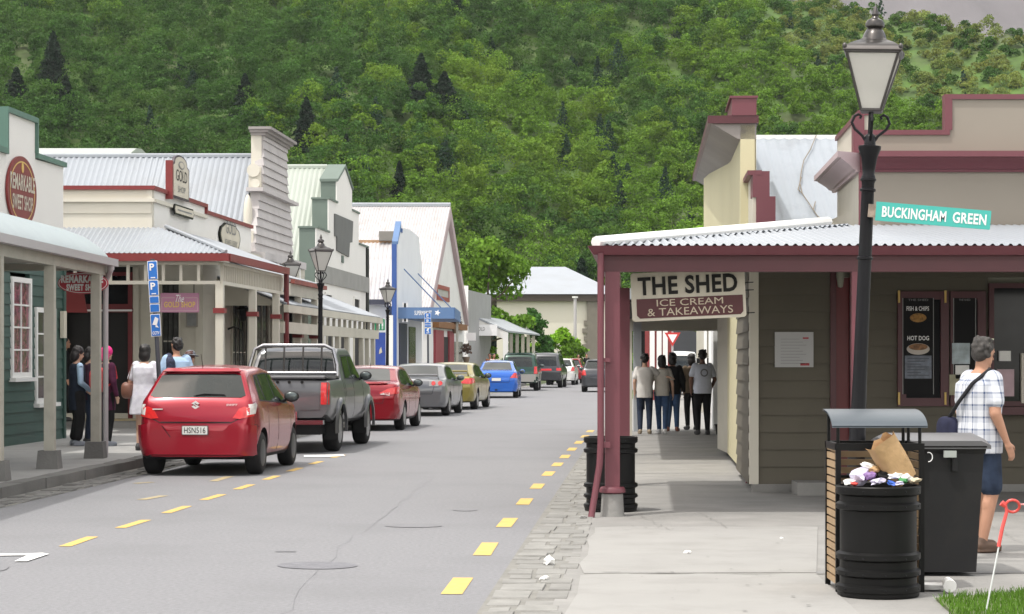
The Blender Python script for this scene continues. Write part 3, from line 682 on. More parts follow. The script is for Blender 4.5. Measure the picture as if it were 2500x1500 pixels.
for k in range(5): x=hs[0][0]+(hs[0][1]-hs[0][0])*k/4; b.tube([Fw.pt(x,.12,.5),Fw.pt(x,.12,3.0)],.014,6)
b.build('security_bars',m_black,t)
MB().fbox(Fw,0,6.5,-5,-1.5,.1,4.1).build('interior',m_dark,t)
# notice frame on wall
nf=thing('framed_notice','small grey framed notice on the cream wall behind the mauve sign','notice',F47.pt(F47.U(468),0,2.4))
MB().fbox(F47,F47.U(455),F47.U(484),.03,.07,F47.hit(460,799)[1],F47.hit(460,762)[1]).build('frame',M('notice_frame',(.22,.2,.17),.6),nf)
MB().fbox(F47,F47.U(458),F47.U(480),.071,.075,F47.hit(460,796)[1],F47.hit(460,766)[1]).build('sheet',M('notice_grey',(.17,.175,.17),.3,var=.2,scale=8),nf)
# veranda wraparound
v=thing('veranda','white railed wraparound veranda with red gutter on the gold shop','veranda',(-5.8,41.5,0))
F41=facing(41.5); cx=F41.U(552); ex=F41.U(100)
Fv=street((cx,41.5)); ve=Fv.U(697); ze=F41.hit(540,618)[1]; zc=z0+.25
wv=1.54
b=MB(); corr(b,(ex,41.5,ze),(cx,41.5,ze),(0,wv,zc-ze),.10,.014,0,wv); b.build('roof',m_roofw,v)
A=Fv.pt(0,0,ze); B2_=Fv.pt(ve,0,ze); b=MB(); corr(b,A,B2_,Fv.n*-wv+Vector((0,0,zc-ze)),.10,.014,wv,0); b.build('roof',m_roofw,v)
b=MB(); b.tube([A+Vector((0,0,.03)),Fv.pt(wv,-wv,zc+.03)],.04,6); b.build('hip_cap',m_roofw,v)
b=MB(); b.fbox(F41,ex,cx+.06,.0,.09,ze-.16,ze-.01); b.fbox(Fv,.001,ve+.05,0.001,.09,ze-.159,ze-.011); b.build('gutter',m_red,v)
zf_=F41.hit(530,646)[1]; zr0=F41.hit(530,694)[1]; zr1=F41.hit(530,688)[1]
Fi=Fr((cx-.14,41.64)); 
Fvi=street((cx-.14,41.64)); vi=Fvi.U(688)
b=MB(); b.fbox(Fi,ex-cx,0.0,-.06,.06,zf_,ze-.16); b.fbox(Fi,ex-cx,0.0,-.05,.05,zr0,zr1+.02); b.fbox(Fvi,.06,vi,-.055,.055,zf_,ze-.16); b.fbox(Fvi,.06,vi,-.045,.045,zr0,zr1+.02); b.build('beam',m_cream,v)
u=-.07-.345
while u>ex-cx: MB().fbox(Fi,u-.028,u+.028,-.03,.03,zr1+.02,zf_).build('frieze_bar',m_cream,v); u-=.345
u=.2
while u<vi-.05: MB().fbox(Fvi,u-.022,u+.022,-.03,.03,zr1+.02,zf_).build('frieze_bar',m_cream,v); u+=.19
for px in (None,617,674):
    u=0 if px is None else Fvi.U(px)
    p=MB(); p.fbox(Fvi,u-.075,u+.075,-.075,.075,.12,zr0); ps=p.build('post',m_cream,v)
    MB().fbox(Fvi,u-.115,u+.115,-.115,.115,2.50,2.60).build('collar',m_red,ps)
b=MB(); u=Fv.U(697); b.tube([Fv.pt(u,.02,ze-.1),Fv.pt(u,.02,.12)],.06,10); b.build('downpipe',m_dred,v)
MB().fbox(Fi,ex-cx,0,-1.6,-.06,ze-.05,ze-.03).build('ceiling',m_cream2,v)
# lantern on gold shop wall
p=Fw.pt(Fw.U(556),.35,Fw.hit(556,775)[1]); s=thing('wall_lantern','black wall lantern beside the barred window of the cream shop','lantern',p)
b=MB(); b.lathe([(.0,.33),(.03,.3),(.16,.2),(.16,.17)],p,6); b.lathe([(.0,-.1),(.07,-.08),(.07,-.06)],p,6); b.build('hood',m_black,s)
b=MB(); b.lathe([(.07,-.06),(.13,.17)],p,6); b.build('glass',m_glass,s)
b=MB(); b.tube([p+Vector((0,0,-.1)),p+Vector((0,0,-.3)),p+Vector((-.2,0,-.22)),p+Vector((-.35,0,-.28))],.025,6); b.build('bracket',m_black,s)
# mauve hanging sign
Y=41.9; f=facing(Y); u0_,v1_=f.hit(392,716); u1_,v0_=f.hit(486,763); s=thing('hanging_sign','mauve gold shop sign hanging beneath the white veranda rail','sign',f.pt(u0_,0,v0_))
MB().prism(f,rrect(u0_,u1_,v0_,v1_,.012),-.02,.02).build('board',m_pinksign,s)
text('lettering','GOLD SHOP',f,u0_+.07,u1_-.07,v0_+.095,v0_+.21,m_gold,s,.026,.035)
text('lettering','The',f,u0_+.30,u1_-.29,v0_+.20,v1_-.035,m_signwhite,s,.03,.0,.5)
b=MB(); e=.025
for (a,c,x,y) in ((u0_+e,u1_-e,v0_+e,v0_+e+.006),(u0_+e,u0_+e+.006,v0_+e,v1_-.09),(u1_-e-.006,u1_-e,v0_+e,v1_-.09),(u0_+e,u0_+.28,v1_-.096,v1_-.09),(u1_-.27,u1_-e,v1_-.096,v1_-.09)): b.fbox(f,a,c,.02,.023,x,y)
b.build('border_line',m_signcream,s)
b=MB(); b.tube([f.pt(u0_+.1,0,v1_),f.pt(u0_+.1,0,zr0+.02)],.008,6); b.tube([f.pt(u1_-.1,0,v1_),f.pt(u1_-.1,0,zr0+.02)],.008,6); b.build('chain',m_black,s)
# red valance inside the opening
Y=42.6; f=facing(Y); s=MB().prism(f,f.poly([(157,708),(203,709),(213,764),(156,763)]),-.04,.0).build('red_banner',m_red); tag(s,'plain red banner hanging at the dark shop entrance','banner')
# tall sign board on parapet
f=Fr(Fg.pt(0,0,0)[:2] if False else tuple(Fg.pt(0,.0,0))[:2],Fg.u,Fg.n); d=.12
def Q(px,py): return Fg.hit(px,py,d)
s=thing('parapet_sign','tall arched gold shop sign standing on the red parapet coping','sign',Fg.pt(Fg.U(442,d),d,5))
uA,uB=Fg.U(420,d),Fg.U(462,d); zB=Q(440,486)[1]; zS=Q(440,408)[1]; zK=Q(440,380)[1]; um=(uA+uB)/2
arch=[(uA,zB),(uB,zB),(uB,zS),(uB-.18,zS+.05)]+[(um+ (uB-.2-um)*math.cos(q),zS+.08+(zK-zS-.08)*math.sin(q)) for q in np.linspace(.25,PI-.25,12)]+[(uA+.18,zS+.05),(uA,zS)]
MB().prism(Fg,arch,d-.05,d).build('border',M('sign_border',(.05,.035,.05),.5),s)
sc=lambda k,pts:[(um+(a-um)*k,(zB+zK)/2+(c-(zB+zK)/2)*(1-(1-k)*.55)) for a,c in pts]
MB().prism(Fg,sc(.86,arch),d,d+.012).build('panel',m_signcream,s)
text('lettering','GOLD',Fg,uA+.32,uB-.28,zB+.36,zB+.60,m_dark,s,d+.018,.0)
text('lettering','SHOP',Fg,uA+.5,uB-.45,zB+.13,zB+.26,M('grey_lettering',(.2,.2,.2),.5),s,d+.018,.0)
b=MB(); b.prism(Fg,poly_ell(um,zK-.21,.28,.085,24),d+.012,d+.02); b.build('round_mark',M('grey_lettering',(.2,.2,.2),.5),s)
MB().prism(Fg,poly_ell(um,zK-.21,.2,.06,24),d+.02,d+.026).build('round_mark',m_signcream,s)
Ys=Fg.pt(uA,0,0).y-.1; MB().box((404-CX)/F*Ys,(421-CX)/F*Ys,Ys,Ys+.12,Fg.hit(410,488)[1],Fg.hit(410,394)[1]).build('back_post',m_red,s)
s=thing('small_sign','narrow cream sign board below the tall arched gold shop sign','sign',Fg.pt(Fg.U(447,.08),.08,4.8))
a=Fg.hit(425,511,.1); c=Fg.hit(474,524,.1); zz=(a[1]+c[1])/2
MB().prism(Fg,[(a[0],zz),(a[0]+.1,zz-.11),(c[0]-.1,zz-.11),(c[0],zz),(c[0]-.1,zz+.11),(a[0]+.1,zz+.11)],.07,.1).build('border',m_black,s)
MB().prism(Fg,[(a[0]+.08,zz),(a[0]+.14,zz-.075),(c[0]-.14,zz-.075),(c[0]-.08,zz),(c[0]-.14,zz+.075),(a[0]+.14,zz+.075)],.1,.112).build('panel',m_signcream,s)
MB().fbox(Fg,a[0]+.3,c[0]-.3,.112,.116,zz-.04+.025,zz+.04-.025).build('print_line',M('grey_lettering',(.2,.2,.2),.5),s)
# octagonal board on lower parapet
uA,uB=Fg.U(538,.06),Fg.U(588,.06); za=Fg.hit(563,610,.06)[1]; zb2=Fg.hit(563,548,.06)[1]; um=(uA+uB)/2; zm=(za+zb2)/2; hw=(uB-uA)/2; hh=(zb2-za)/2
octo=[(um+hw*x,zm+hh*y) for x,y in ((-1,-.1),(-.88,-.6),(-.72,-.95),(.72,-.95),(.88,-.6),(1,-.1),(1,.15),(.88,.62),(.66,.8),(.5,1),(-.5,1),(-.66,.8),(-.88,.62),(-1,.15))]
s=thing('shaped_sign','cream board lettered gold jewellery on the lower parapet','sign',Fg.pt(um,.06,zm))
MB().prism(Fg,octo,.01,.05).build('border',m_black,s)
MB().prism(Fg,[(um+(a-um)*.9,zm+(c-zm)*.9) for a,c in octo],.05,.062).build('panel',m_signcream,s)
text('lettering','GOLD',Fg,um-hw*.5,um+hw*.5,zm+.06,zm+.36,M('grey_lettering',(.2,.2,.2),.5),s,.07,0)
text('lettering','JEWELLERY',Fg,um-hw*.62,um+hw*.62,zm-.26,zm-.08,M('grey_lettering',(.2,.2,.2),.5),s,.07,0)

# --- weatherboard false front with scrolls ---
t=thing('weatherboard_shop','tall grey weatherboard false front with scrolled edges and white roof behind','shop building',(-6.5,57,0))
H=lambda px,py,d=0: FL.hit(px,py,d)
uA,uB=FL.U(640),FL.U(706)
def vline(pxn,py):  # height of a row at a photo column on the front plane
    return FL.hit(pxn,py)[1]
top=vline(642,322); b1=vline(630,462); bot=vline(612,612)
ua,ub=FL.U(642),FL.U(700)
up=[(ua,b1),(ub+.25,b1),(ub+.05,b1+.55),(ub,b1+1.2),(ub,top),(ua,top),(ua,b1+1.2),(ua-.12,b1+.5)]
lo=[(FL.U(621),bot),(FL.U(713),bot),(FL.U(713),b1-1.1),(FL.U(711),b1-.6),(FL.U(707),b1-.2),(FL.U(707),b1-.06),(FL.U(632),b1-.06),(FL.U(630),b1-.35),(FL.U(625),b1-.9),(FL.U(621),b1-1.3)]
def boarded(poly,pitch,depth):
    # each board is the slice of the outline between two heights, tilted out at its foot
    vmin=min(v for u,v in poly); vmax=max(v for u,v in poly); n=int(round((vmax-vmin)/pitch)); b=MB()
    def span(v):
        xs=[]
        for i in range(len(poly)):
            (a,c),(e,f)=poly[i],poly[(i+1)%len(poly)]
            if (c-v)*(f-v)<0: xs.append(a+(v-c)/(f-c)*(e-a))
        return (min(xs),max(xs)) if len(xs)>1 else None
    for i in range(n):
        a=vmin+(vmax-vmin)*i/n; c=vmin+(vmax-vmin)*(i+1)/n; s0=span(a+.004); s1=span(c-.004)
        if not s0 or not s1: continue
        b.hexa([FL.pt(s0[0],-.2,a),FL.pt(s0[1],-.2,a),FL.pt(s0[1],depth,a),FL.pt(s0[0],depth,a),FL.pt(s1[0],-.2,c-.002),FL.pt(s1[1],-.2,c-.002),FL.pt(s1[1],0,c-.002),FL.pt(s1[0],0,c-.002)])
    return b
boarded(up,.235,.045).build('upper_front',m_board,t); boarded(lo,.235,.045).build('lower_front',m_board,t)
b=MB(); b.fbox(FL,FL.U(627),FL.U(716),-.28,.16,b1-.06,b1+.03); b.build('mid_cornice',m_board,t)
b=MB()
for k,(dd,h) in enumerate(((.08,0),(.16,.09),(.25,.18))): b.fbox(FL,ua-.14-.05*k,ub+.1+.06*k,-.30-.02*k,dd,top+h*.8-.1,top+h*.8-.03)
b.build('top_cornice',M('shaded_cornice',(.27,.25,.24),.75,var=.1),t)  # darker than the boards: the cornice's shade is put into its colour
# cream returns and scrolls on the near edge
Fe=lambda u: Fr(tuple(FL.pt(u,0,0))[:2],(1,0,0),(0,-1,0))
e=Fe(ua-.02); b=MB(); b.fbox(e,-.30,-.03,.0,.04,b1+.5,top); b.fbox(e,-.36,-.03,.0,.10,b1+.03,b1+.62); b.build('side_return',m_cream,t)
b=MB()
for (zc_,r,dx) in ((top-1.02,.17,-.22),(top-1.36,.12,-.17)):
    b.lathe([(0,-.11),(r,-.11),(r,.09),(0,.09)],FL.pt(ua-.12,dx,zc_),18,axis=Matrix.Rotation(R(90),3,'X'))
b.fbox(e,-.30,-.08,.03,.15,top-1.9,top-1.4); b.build('scroll',m_cream,t)
e=Fe(FL.U(622)); b=MB(); b.fbox(e,-.32,-.03,.0,.05,bot,b1-1.1); b.ell(FL.pt(FL.U(626),-.22,b1-.75),(.12,.14,.6),14,10); b.build('side_return',m_cream,t)
b=MB(); b.fbox(FL,FL.U(613),FL.U(718),-.25,.35,bot-.22,bot-.03); b.fbox(FL,FL.U(614),FL.U(716),-.2,.05,.12,bot-.22); b.build('lower_cornice',m_board,t)
b=MB()
for k in range(5):
    u=FL.U(632)+k*(FL.U(712)-FL.U(632))/4.3; b.prism(street(FL.pt(u,0,0)[:2] if False else tuple(FL.pt(u,0,0))[:2]),[(-.1,bot-.85),(.1,bot-.85),(.1,bot-.22),(-.1,bot-.22)],.051,.3)
b.build('bracket',m_stucco,t)
# roof behind: camera slope and far slope, ridge square to the street
zr=HC+(HY-382)/F*57.5
b=MB(); xr=FL.pt(FL.U(640),-.3,0).x; xl=-13.2
corr(b,(xl,53.6,zr-3.1),(xr-.15,53.6,zr-3.1),(0,3.9,3.1),.15,.02); b.build('roof',m_roofw,t)
MB().hexa([(xl,57.5,zr-.05),(xr,57.5,zr-.05),(xr,61.4,zr-3.1),(xl,61.4,zr-3.1),(xl,57.5,zr),(xr,57.5,zr),(xr,61.4,zr-3.05),(xl,61.4,zr-3.05)]).build('roof',m_roofw,t)
b=MB(); b.tube([(xl,57.5,zr+.01),(xr,57.5,zr+.01)],.07,6); b.build('ridge_cap',m_roofw,t)
MB().box(xl+.3,xr-.3,53.9,61,.1,zr-3.2).build('wall',m_cream2,t)
# barrel shed behind
zr2=HC+(HY-364)/F*72; t=thing('curved_roof_shed','long shed with pale green curved roof behind the white roof','shed',(-16,72,0))
b=MB(); n=10; vs=[]; x0,x1=(60-CX)/F*72,(346-CX)/F*72
for x in (x0,x1):
    for i in range(n+1): q=PI*i/n; vs.append((x-(.0 if x==x0 else .0),72-3.2*math.cos(q),zr2-1.5+1.5*math.sin(q)))
b.add(vs,[(i,i+1,n+2+i,n+1+i) for i in range(n)]+[tuple(range(n+1)),tuple(range(2*n+1,n,-1))]); b.build('roof',m_roofg,t,smooth=60)
MB().box(x0,x1-.1,69,75,.1,zr2-1.5).build('wall',m_cream2,t)
# --- stepped grey building ---
t=thing('stepped_gable_building','grey rendered building with stepped gable, dark louvre and pale green roof','building',(-5.4,71,0))
P=lambda l: FL.poly(l)
outl=P([(772,563),(802,571),(802,491),(822,499),(822,452),(841,409),(859,470),(859,512),(877,524),(875,588),(898,601),(893,780)])+[(FL.U(772),FL.hit(893,780)[1])]
low=FL.hit(893,740)[1]
# use true heights, symmetric about the middle
um=FL.U(841); zpk=FL.hit(841,409)[1]
zA=FL.hit(772,563)[1]; zBs=FL.hit(802,486)[1]; zCs=FL.hit(822,440)[1]
ue0,us1,us2,us3,us4,ue1=FL.U(772),FL.U(802),FL.U(822),FL.U(859.5),FL.U(876),FL.U(898)
zA2=FL.hit(898,601)[1]; zB2=FL.hit(876,524)[1]; zC2=FL.hit(860,469)[1]; zA=(zA+zA2)/2; zBs=(zBs+zB2)/2; zCs=(zCs+zC2)/2
outl=[(ue0,.12),(ue1,.12),(ue1,zA),(us4,zA),(us4,zBs),(us3,zBs),(us3,zCs),(um,zpk),(us2,zCs),(us2,zBs),(us1,zBs),(us1,zA),(ue0,zA)]
MB().prism(FL,outl,-.03,0).build('front',m_stucco,t)
ins=[(u,v-.012) for u,v in outl]
MB().prism(FL,outl,-.52,-.031).build('parapet_core',m_sage,t)
bc=MB(); w=.035
for a,c in (((ue0,zA),(us1,zA)),((us1,zBs),(us2,zBs)),((us3,zBs),(us4,zBs)),((us4,zA),(ue1,zA))): bc.fbox(FL,a[0]-.04,c[0]+.04,-.55,.05,a[1],a[1]+.06)
bc.prism(FL,[(us2-.05,zCs),(um,zpk+.0),(um,zpk+.1),(us2-.05,zCs+.09)],-.55,.05); bc.prism(FL,[(us3+.05,zCs),(us3+.05,zCs+.09),(um+.001,zpk+.1),(um+.001,zpk)],-.55,.049)
bc.build('coping',m_sage,t)
lou=FL.poly([(815,522),(859,541),(857,592),(851,593),(849,628),(820,612),(820,578),(815,577)])
MB().prism(FL,lou,.002,.05).build('louvre',M('dark_grey_render',(.13,.135,.13),.8,var=.08),t)
MB().prism(FL,FL.poly([(833,624),(837,626),(837,643),(833,641)]),.002,.04).build('vent_slot',m_sage,t)
zc1=FL.hit(790,666)[1]; MB().fbox(FL,ue0-.05,ue1+.02,.0,.06,zc1-.32,zc1+.22).build('band',M('grey_band',(.27,.27,.255),.8),t)
zc1=FL.hit(790,666)[1]
for (a,c,y0,y1) in ((792,808,713,735),(862,876,724,757)):
    u0_,u1_=FL.U(a),FL.U(c); z1=FL.hit(a,y0)[1]; z2=FL.hit(a,y1)[1]
    window(FL,u0_,u1_,z2,z1,t,m_stucco,m_dark,1,1,fw=.08,sill=False)
MB().fbox(FL,FL.U(893),ue1,.001,.05,.2,zA-.02).build('corner_strip',m_trim,t)
# lower openings
for k,(a,c) in enumerate(((796,810),(828,840),(862,876))):
    u0_,u1_=FL.U(a),FL.U(c); window(FL,u0_,u1_,.5 if k!=1 else .15,2.45,t,m_cream2,m_dark,1,1,fw=.1,sill=False,name='window' if k!=1 else 'doorway')
MB().fbox(FL,FL.U(722),FL.U(760),-.3,-.1,.12,3.5).build('side_wall',m_cream2,t)
zr=HC+(HY-409)/F*70.8; xr=FL.pt(um,-.5,0).x; b=MB(); xl=-15
corr(b,(xl,64.3,3.7),(xr,64.3,3.7),(0,6.5,zr-3.7),.16,.02); b.build('roof',m_roofg,t)
MB().hexa([(xl,70.8,zr-.05),(xr,70.8,zr-.05),(xr,77,3.7),(xl,77,3.7),(xl,70.8,zr),(xr,70.8,zr),(xr,77,3.75),(xl,77,3.75)]).build('roof',m_roofg,t)
b=MB(); b.tube([(xl,70.8,zr+.01),(xr-.1,70.8,zr+.01)],.09,6); b.build('ridge_cap',m_roofg,t)
MB().box(xl,FL.pt(ue0,-.55,0).x-.05,64.8,76.8,.1,3.65).build('wall',m_cream2,t)
# next veranda with red gutter (between gold shop and stepped building)
v=thing('veranda','short cream veranda with rusty red gutter behind the first lamp post','veranda',(-5.2,53,0))
Fv2=street((Fvi.pt(0,0,0).x,41.64)); u1_=Fv2.U(703); u2_=Fv2.U(782)
zt=Fv2.hit(760,694)[1]
b=MB(); corr(b,Fv2.pt(u1_,.1,zt+.02),Fv2.pt(u2_,.1,zt+.02),Fv2.n*-1.7+Vector((0,0,.45)),.11,.014); b.build('roof',m_roofw,v)
MB().fbox(Fv2,u1_,u2_+.1,.06,.16,zt-.1,zt).build('gutter',M('faded_red_gutter',(.22,.06,.045),.7,var=.2,scale=2),v)
MB().fbox(Fv2,u1_,u2_,-.06,.06,zt-.38,zt-.1).build('beam',m_post,v)
for px in (728,768):
    u=Fv2.U(px); ps=MB().fbox(Fv2,u-.09,u+.09,-.075,.075,.12,zt-.38).build('post',m_cream2,v); MB().fbox(Fv2,u-.15,u+.15,-.12,.12,2.1,2.25).build('collar',m_dred,ps)
# long pale veranda in front of the stepped building
v=thing('veranda','long low cream veranda with white roof in front of the stepped grey building','veranda',(-3.8,72,0))
Fv3=street((Fvi.pt(0,.1,0).x,41.64)); u1_=Fv3.U(786); u2_=Fv3.U(921); zt=Fv3.hit(900,776)[1]
b=MB(); corr(b,Fv3.pt(u1_-6,.1,zt+.05),Fv3.pt(u2_,.1,zt+.05),Fv3.n*-1.9+Vector((0,0,.75)),.14,.016); b.build('roof',m_roofw,v)
MB().fbox(Fv3,u1_-6,u2_+.1,.05,.16,zt-.15,zt+.02).build('gutter',m_cream2,v)
b=MB(); b.fbox(Fv3,u1_-6,u2_,-.06,.05,zt-.62,zt-.36); 
for i in range(12): u=u1_+i*(u2_-u1_)/11; b.fbox(Fv3,u-.05,u+.05,-.03,.045,zt-.36,zt-.15)
b.build('beam',m_cream2,v)
b=MB(); b.prism(facing(Fv3.pt(u1_-6,0,0).y),[(Fv3.pt(u1_-6,-1.9,0).x,zt+.75),(Fv3.pt(u1_-6,-1.9,0).x,zt),(Fv3.pt(u1_-6,0,0).x,zt),(Fv3.pt(u1_-6,0,0).x,zt+.05)],-.05,.02); b.build('gable_end',m_cream2,v)
for px in (786,826,849,884,898,912):
    u=Fv3.U(px); MB().fbox(Fv3,u-.12,u+.12,-.08,.04,.12,zt-.62).build('post',m_cream2,v)

# --- blue edged false front building with blue canopy ---
FB=FL
t=thing('blue_edged_shop','white false front shop edged in blue with a blue canopy','shop building',(-4.8,90,0))
# false front: raised centre, edges on both sides
uA=FB.U(970); uB=FB.U(1030); um=(uA+uB)/2; z1=FB.hit(970,597)[1]; zk=FB.hit(985,574)[1]
front=[(uA,.12),(uB,.12),(uB,z1-.35),(uB-.8,z1+.1),(uB-1.2,z1+.75)]+[(um+2.2*math.cos(q)*1.0,z1+.75+(zk-z1-.4)*math.sin(q)) for q in np.linspace(.5,PI-.5,7)]+[(uA+1.2,z1+.75),(uA+.2,z1)]+[(uA,z1)]
MB().prism(FB,front,-.03,0).build('front',m_white2,t)
MB().prism(FB,[(uA,.12),(uB,.12),(uB,z1-.35),(uA,z1-.02)],-.2,-.031).build('front_core',m_blue,t)
b=MB(); e=Fr(tuple(FB.pt(uA-.03,0,0))[:2]); b.fbox(e,-.22,-.02,0.0,.05,.12,z1); b.build('blue_edge',m_blue,t)
b=MB()
pts=[(uA-.02,z1-.02),(uA+1.2,z1+.75)]; b.prism(FB,[(uA-.05,z1),(uA+1.15,z1+.75),(uA+1.15,z1+1.0),(uA-.05,z1+.12)],-.21,.03); b.build('blue_coping',m_blue2,t)
b=MB(); b.fbox(FB,uA+1.15,uA+1.6,-.22,.035,z1+.72,zk+.05); b.build('blue_edge',m_blue,t)
zr=HC+(HY-590)/F*91; b=MB(); xr=FB.pt(uA,-.35,0).x+.25; xl=-12; corr(b,(xl,86.7,3.95),(xr-.3,86.7,3.95),(0,4.3,zr-3.95),.17,.02); b.build('roof',m_roofr,t)
MB().box(xl,xr-.3,90.9,91.3,zr-.15,zr+.06).build('rusty_ridge',m_rust,t)
p=at(946,583,91); MB().box(p.x-.35,p.x+.3,90.7,91.4,p.z-.1,p.z+.3).build('roof_vent',M('grey_vent',(.2,.19,.17),.8),t)
MB().box(xl,xr-.3,86.6,86.75,3.75,3.97).build('fascia',M('dark_slate_paint',(.05,.055,.08),.6),t)
MB().box(xl,xr-.35,86.9,96,.1,3.75).build('wall',m_white2,t)
MB().fbox(FB,uA+.5,uA+3.2,-.001,.04,.15,3.0).build('doorway',M('navy_opening',(.012,.016,.05),.5),t)
MB().fbox(FB,uA+4.0,uA+6.5,-.001,.04,.6,2.9).build('window',m_glass2,t)
# canopy
zc0=HC-(778-HY)/F*86.5; zc1=HC-(752-HY)/F*86.5; xa=FB.pt(uA,0,0).x; yA=FB.pt(uA,0,0).y+.3; xb=at(1107,760,yA).x
fc=Fr((xa,yA)); c=thing('canopy','flat blue canopy hung on rods from the white false front','canopy',(xa,yA,zc0))
MB().box(xa,xb,yA,yA+9.5,zc0,zc1-.03).build('deck',m_blue2,c)
b=MB(); b.box(xa,xb+.04,yA-.05,yA,zc0-.02,zc1); b.box(xb,xb+.06,yA,yA+9.5,zc0-.02,zc1); b.build('fascia',m_blue2,c)
text('lettering','SUPERMARKET',Fr((xa,yA-.05)),(1012-CX)/F*yA-xa,(1054-CX)/F*yA-xa,zc0+.12,zc0+.30,m_signwhite,c,.006,.01)
MB().prism(Fr((xa,yA-.05)),[( (1068-CX)/F*yA-xa+.13*math.cos(q)*(1 if i%2==0 else .45),(zc0+zc1)/2+.13*math.sin(q)*(1 if i%2==0 else .45)) for i,q in enumerate(np.linspace(0,2*PI,11)[:-1])],.0,.01).build('star_mark',m_signwhite,c)
b=MB()
for (px,py,qx) in ((986,657,1078),(1020,668,1100)):
    u,z=FB.hit(px,py); a=FB.pt(u,0,z); b.tube([a,(at(qx,750,yA+2).x,a.y+1,zc1)],.025,6)
b.build('tie_rod',m_blue2,c)
for nm,dxx in (('post',xb-.1),): 
    MB().box(xb-.14,xb-.04,yA+9.2,yA+9.35,.12,zc0).build('post',m_cream2,c); 
# --- tall white gable ---
FG=street((-4.4,92),.09); t=thing('gabled_hall','tall steep white gabled building with pink brown bargeboards','building',(-3.5,100,0))
uP=FG.U(1091); zP=FG.hit(1091,510)[1]; uL_,zL_=FG.hit(1044,748); uR_,zR_=FG.hit(1133,760); ze_=(zL_+zR_)/2
hw=(uR_-uL_)/2; 
MB().prism(FG,[(uL_,.12),(uR_,.12),(uR_,ze_),(uP,zP),(uL_,ze_)],-.2,0).build('front',m_white,t)
m_barge=M('pink_brown_barge',(.42,.33,.34),.6,var=.04); bw=.5
def barge(a,c,dz): return MB().prism(FG,[(a[0],a[1]),(c[0],c[1]),(c[0],c[1]-dz),(a[0],a[1]-dz)],.0,.2)
barge((uL_-.4,ze_-.15),(uP,zP+.1),.6).build('bargeboard',m_barge,t); barge((uP+.001,zP+.1),(uR_+.4,ze_-.15),.6).build('bargeboard',m_barge,t)
yP=FG.pt(uP,0,0).y; yL=FG.pt(uL_,0,0).y; yR=FG.pt(uR_,0,0).y; xP=FG.pt(uP,0,0).x; xL0=-12
b=MB()
A=FG.pt(uL_-.4,.18,ze_-.1); T=FG.pt(uP,.18,zP+.15); vs=[];n=60
for i in range(n*4+1):
    s_=i/(n*4); off=Vector((-(8.0)*s_,0,0)); w=Vector((0,-.01,.02))*math.sin(i*PI/2)
    vs+=[A+off+w,T+off+w]
b.add(vs,[(2*i,2*i+2,2*i+3,2*i+1) for i in range(n*4)]); b.build('roof',m_roofr,t)
Bq=FG.pt(uR_+.4,.18,ze_-.1); b=MB(); b.add([T,T+Vector((-8,0,0)),Bq+Vector((-8,0,0)),Bq],[(0,1,2,3)]); b.build('roof',m_roofr,t)
b=MB(); b.tube([T+Vector((-8,0,.03)),T+Vector((0,0,.03))],.12,6); b.build('ridge_cap',m_roofw,t)
pic=FG.poly([(1068,693),(1096,700),(1096,737),(1068,730)],.05); b=MB(); 
u0_,u1_=FG.U(1068,.05),FG.U(1098,.05); z0_=FG.hit(1068,732,.05)[1]; z1_=FG.hit(1068,694,.05)[1]
window(FG,u0_,u1_,z0_,z1_,t,M('brick_red_frame',(.30,.07,.05),.6),M('pale_panel',(.45,.44,.42),.4,var=.1,scale=2),1,1,fw=.2,sill=False)
for a,c in ((1058,1078),(1092,1103)): MB().fbox(FG,FG.U(a),FG.U(c),.0,.12,.12,2.9).build('red_pillar',M('faded_red_door',(.25,.04,.05),.6),t)
MB().fbox(FG,FG.U(1078),FG.U(1092),.0,.04,.12,2.6).build('doorway',m_dark,t)
MB().fbox(FG,FG.U(1106),FG.U(1128),.0,.04,.6,2.4).build('window',m_glass2,t)
MB().fbox(FG,FG.U(1056),FG.U(1128),.0,.3,3.0,3.3).build('signboard',M('brown_board',(.2,.09,.03),.7),t)
# --- small white shop beyond, grey side ---
FH=street((-3.4,113),.1); t=thing('small_white_shop','small white shop with grey iron side wall beyond the tall gable','shop building',(-3.2,118,0))
Yq=115; f=facing(Yq); x0,x1=f.U(1128),f.U(1143); z=f.hit(1130,698)[1]; MB().box(x0,x1,Yq,Yq+.3,.1,z+.0).build('front_edge',m_white,t)
m_iron2=M('grey_iron_sheet',(.30,.30,.30),.6,var=.08,scale=1)
fH=street((x1,Yq),.085); ue=fH.U(1199); zt=fH.hit(1143,708)[1]; MB().prism(fH,[(0,.12),(ue,.12),(ue,fH.hit(1199,722)[1]),(0.0,zt)],-.2,0).build('wall',m_iron2,t)
MB().box(-9,x0,Yq+.1,Yq+.3,.1,z-.3).build('side_wall',m_white2,t)
# far veranda
fV=street((at(1180,800,112).x,112),.085); v=thing('veranda','white farthest veranda on the left side with slatted posts','veranda',(-1,112,0))
ua,ub=fV.U(1150),fV.U(1289); 
yv=121; f=facing(yv); xa,xb=f.U(1150),f.U(1243); zt=f.hit(1243,808)[1]; zb_=f.hit(1150,768)[1]
MB().hexa([(xa,yv,zb_-.1),(xb,yv,zt-.1),(xb+2.0,yv+19,zt-.1),(xa+2.0,yv+19,zb_-.1),(xa,yv,zb_),(xb,yv,zt),(xb+2.0,yv+19,zt),(xa+2.0,yv+19,zb_)]).build('roof',m_roofw,v)
MB().hexa([(xa,yv+.05,zb_-.7),(xb-.05,yv+.05,zt-.55),(xb-.05,yv+.15,zt-.55),(xa,yv+.15,zb_-.7),(xa,yv+.05,zb_-.11),(xb-.05,yv+.05,zt-.11),(xb-.05,yv+.15,zt-.11),(xa,yv+.15,zb_-.11)]).build('gable_panel',m_stucco,v)
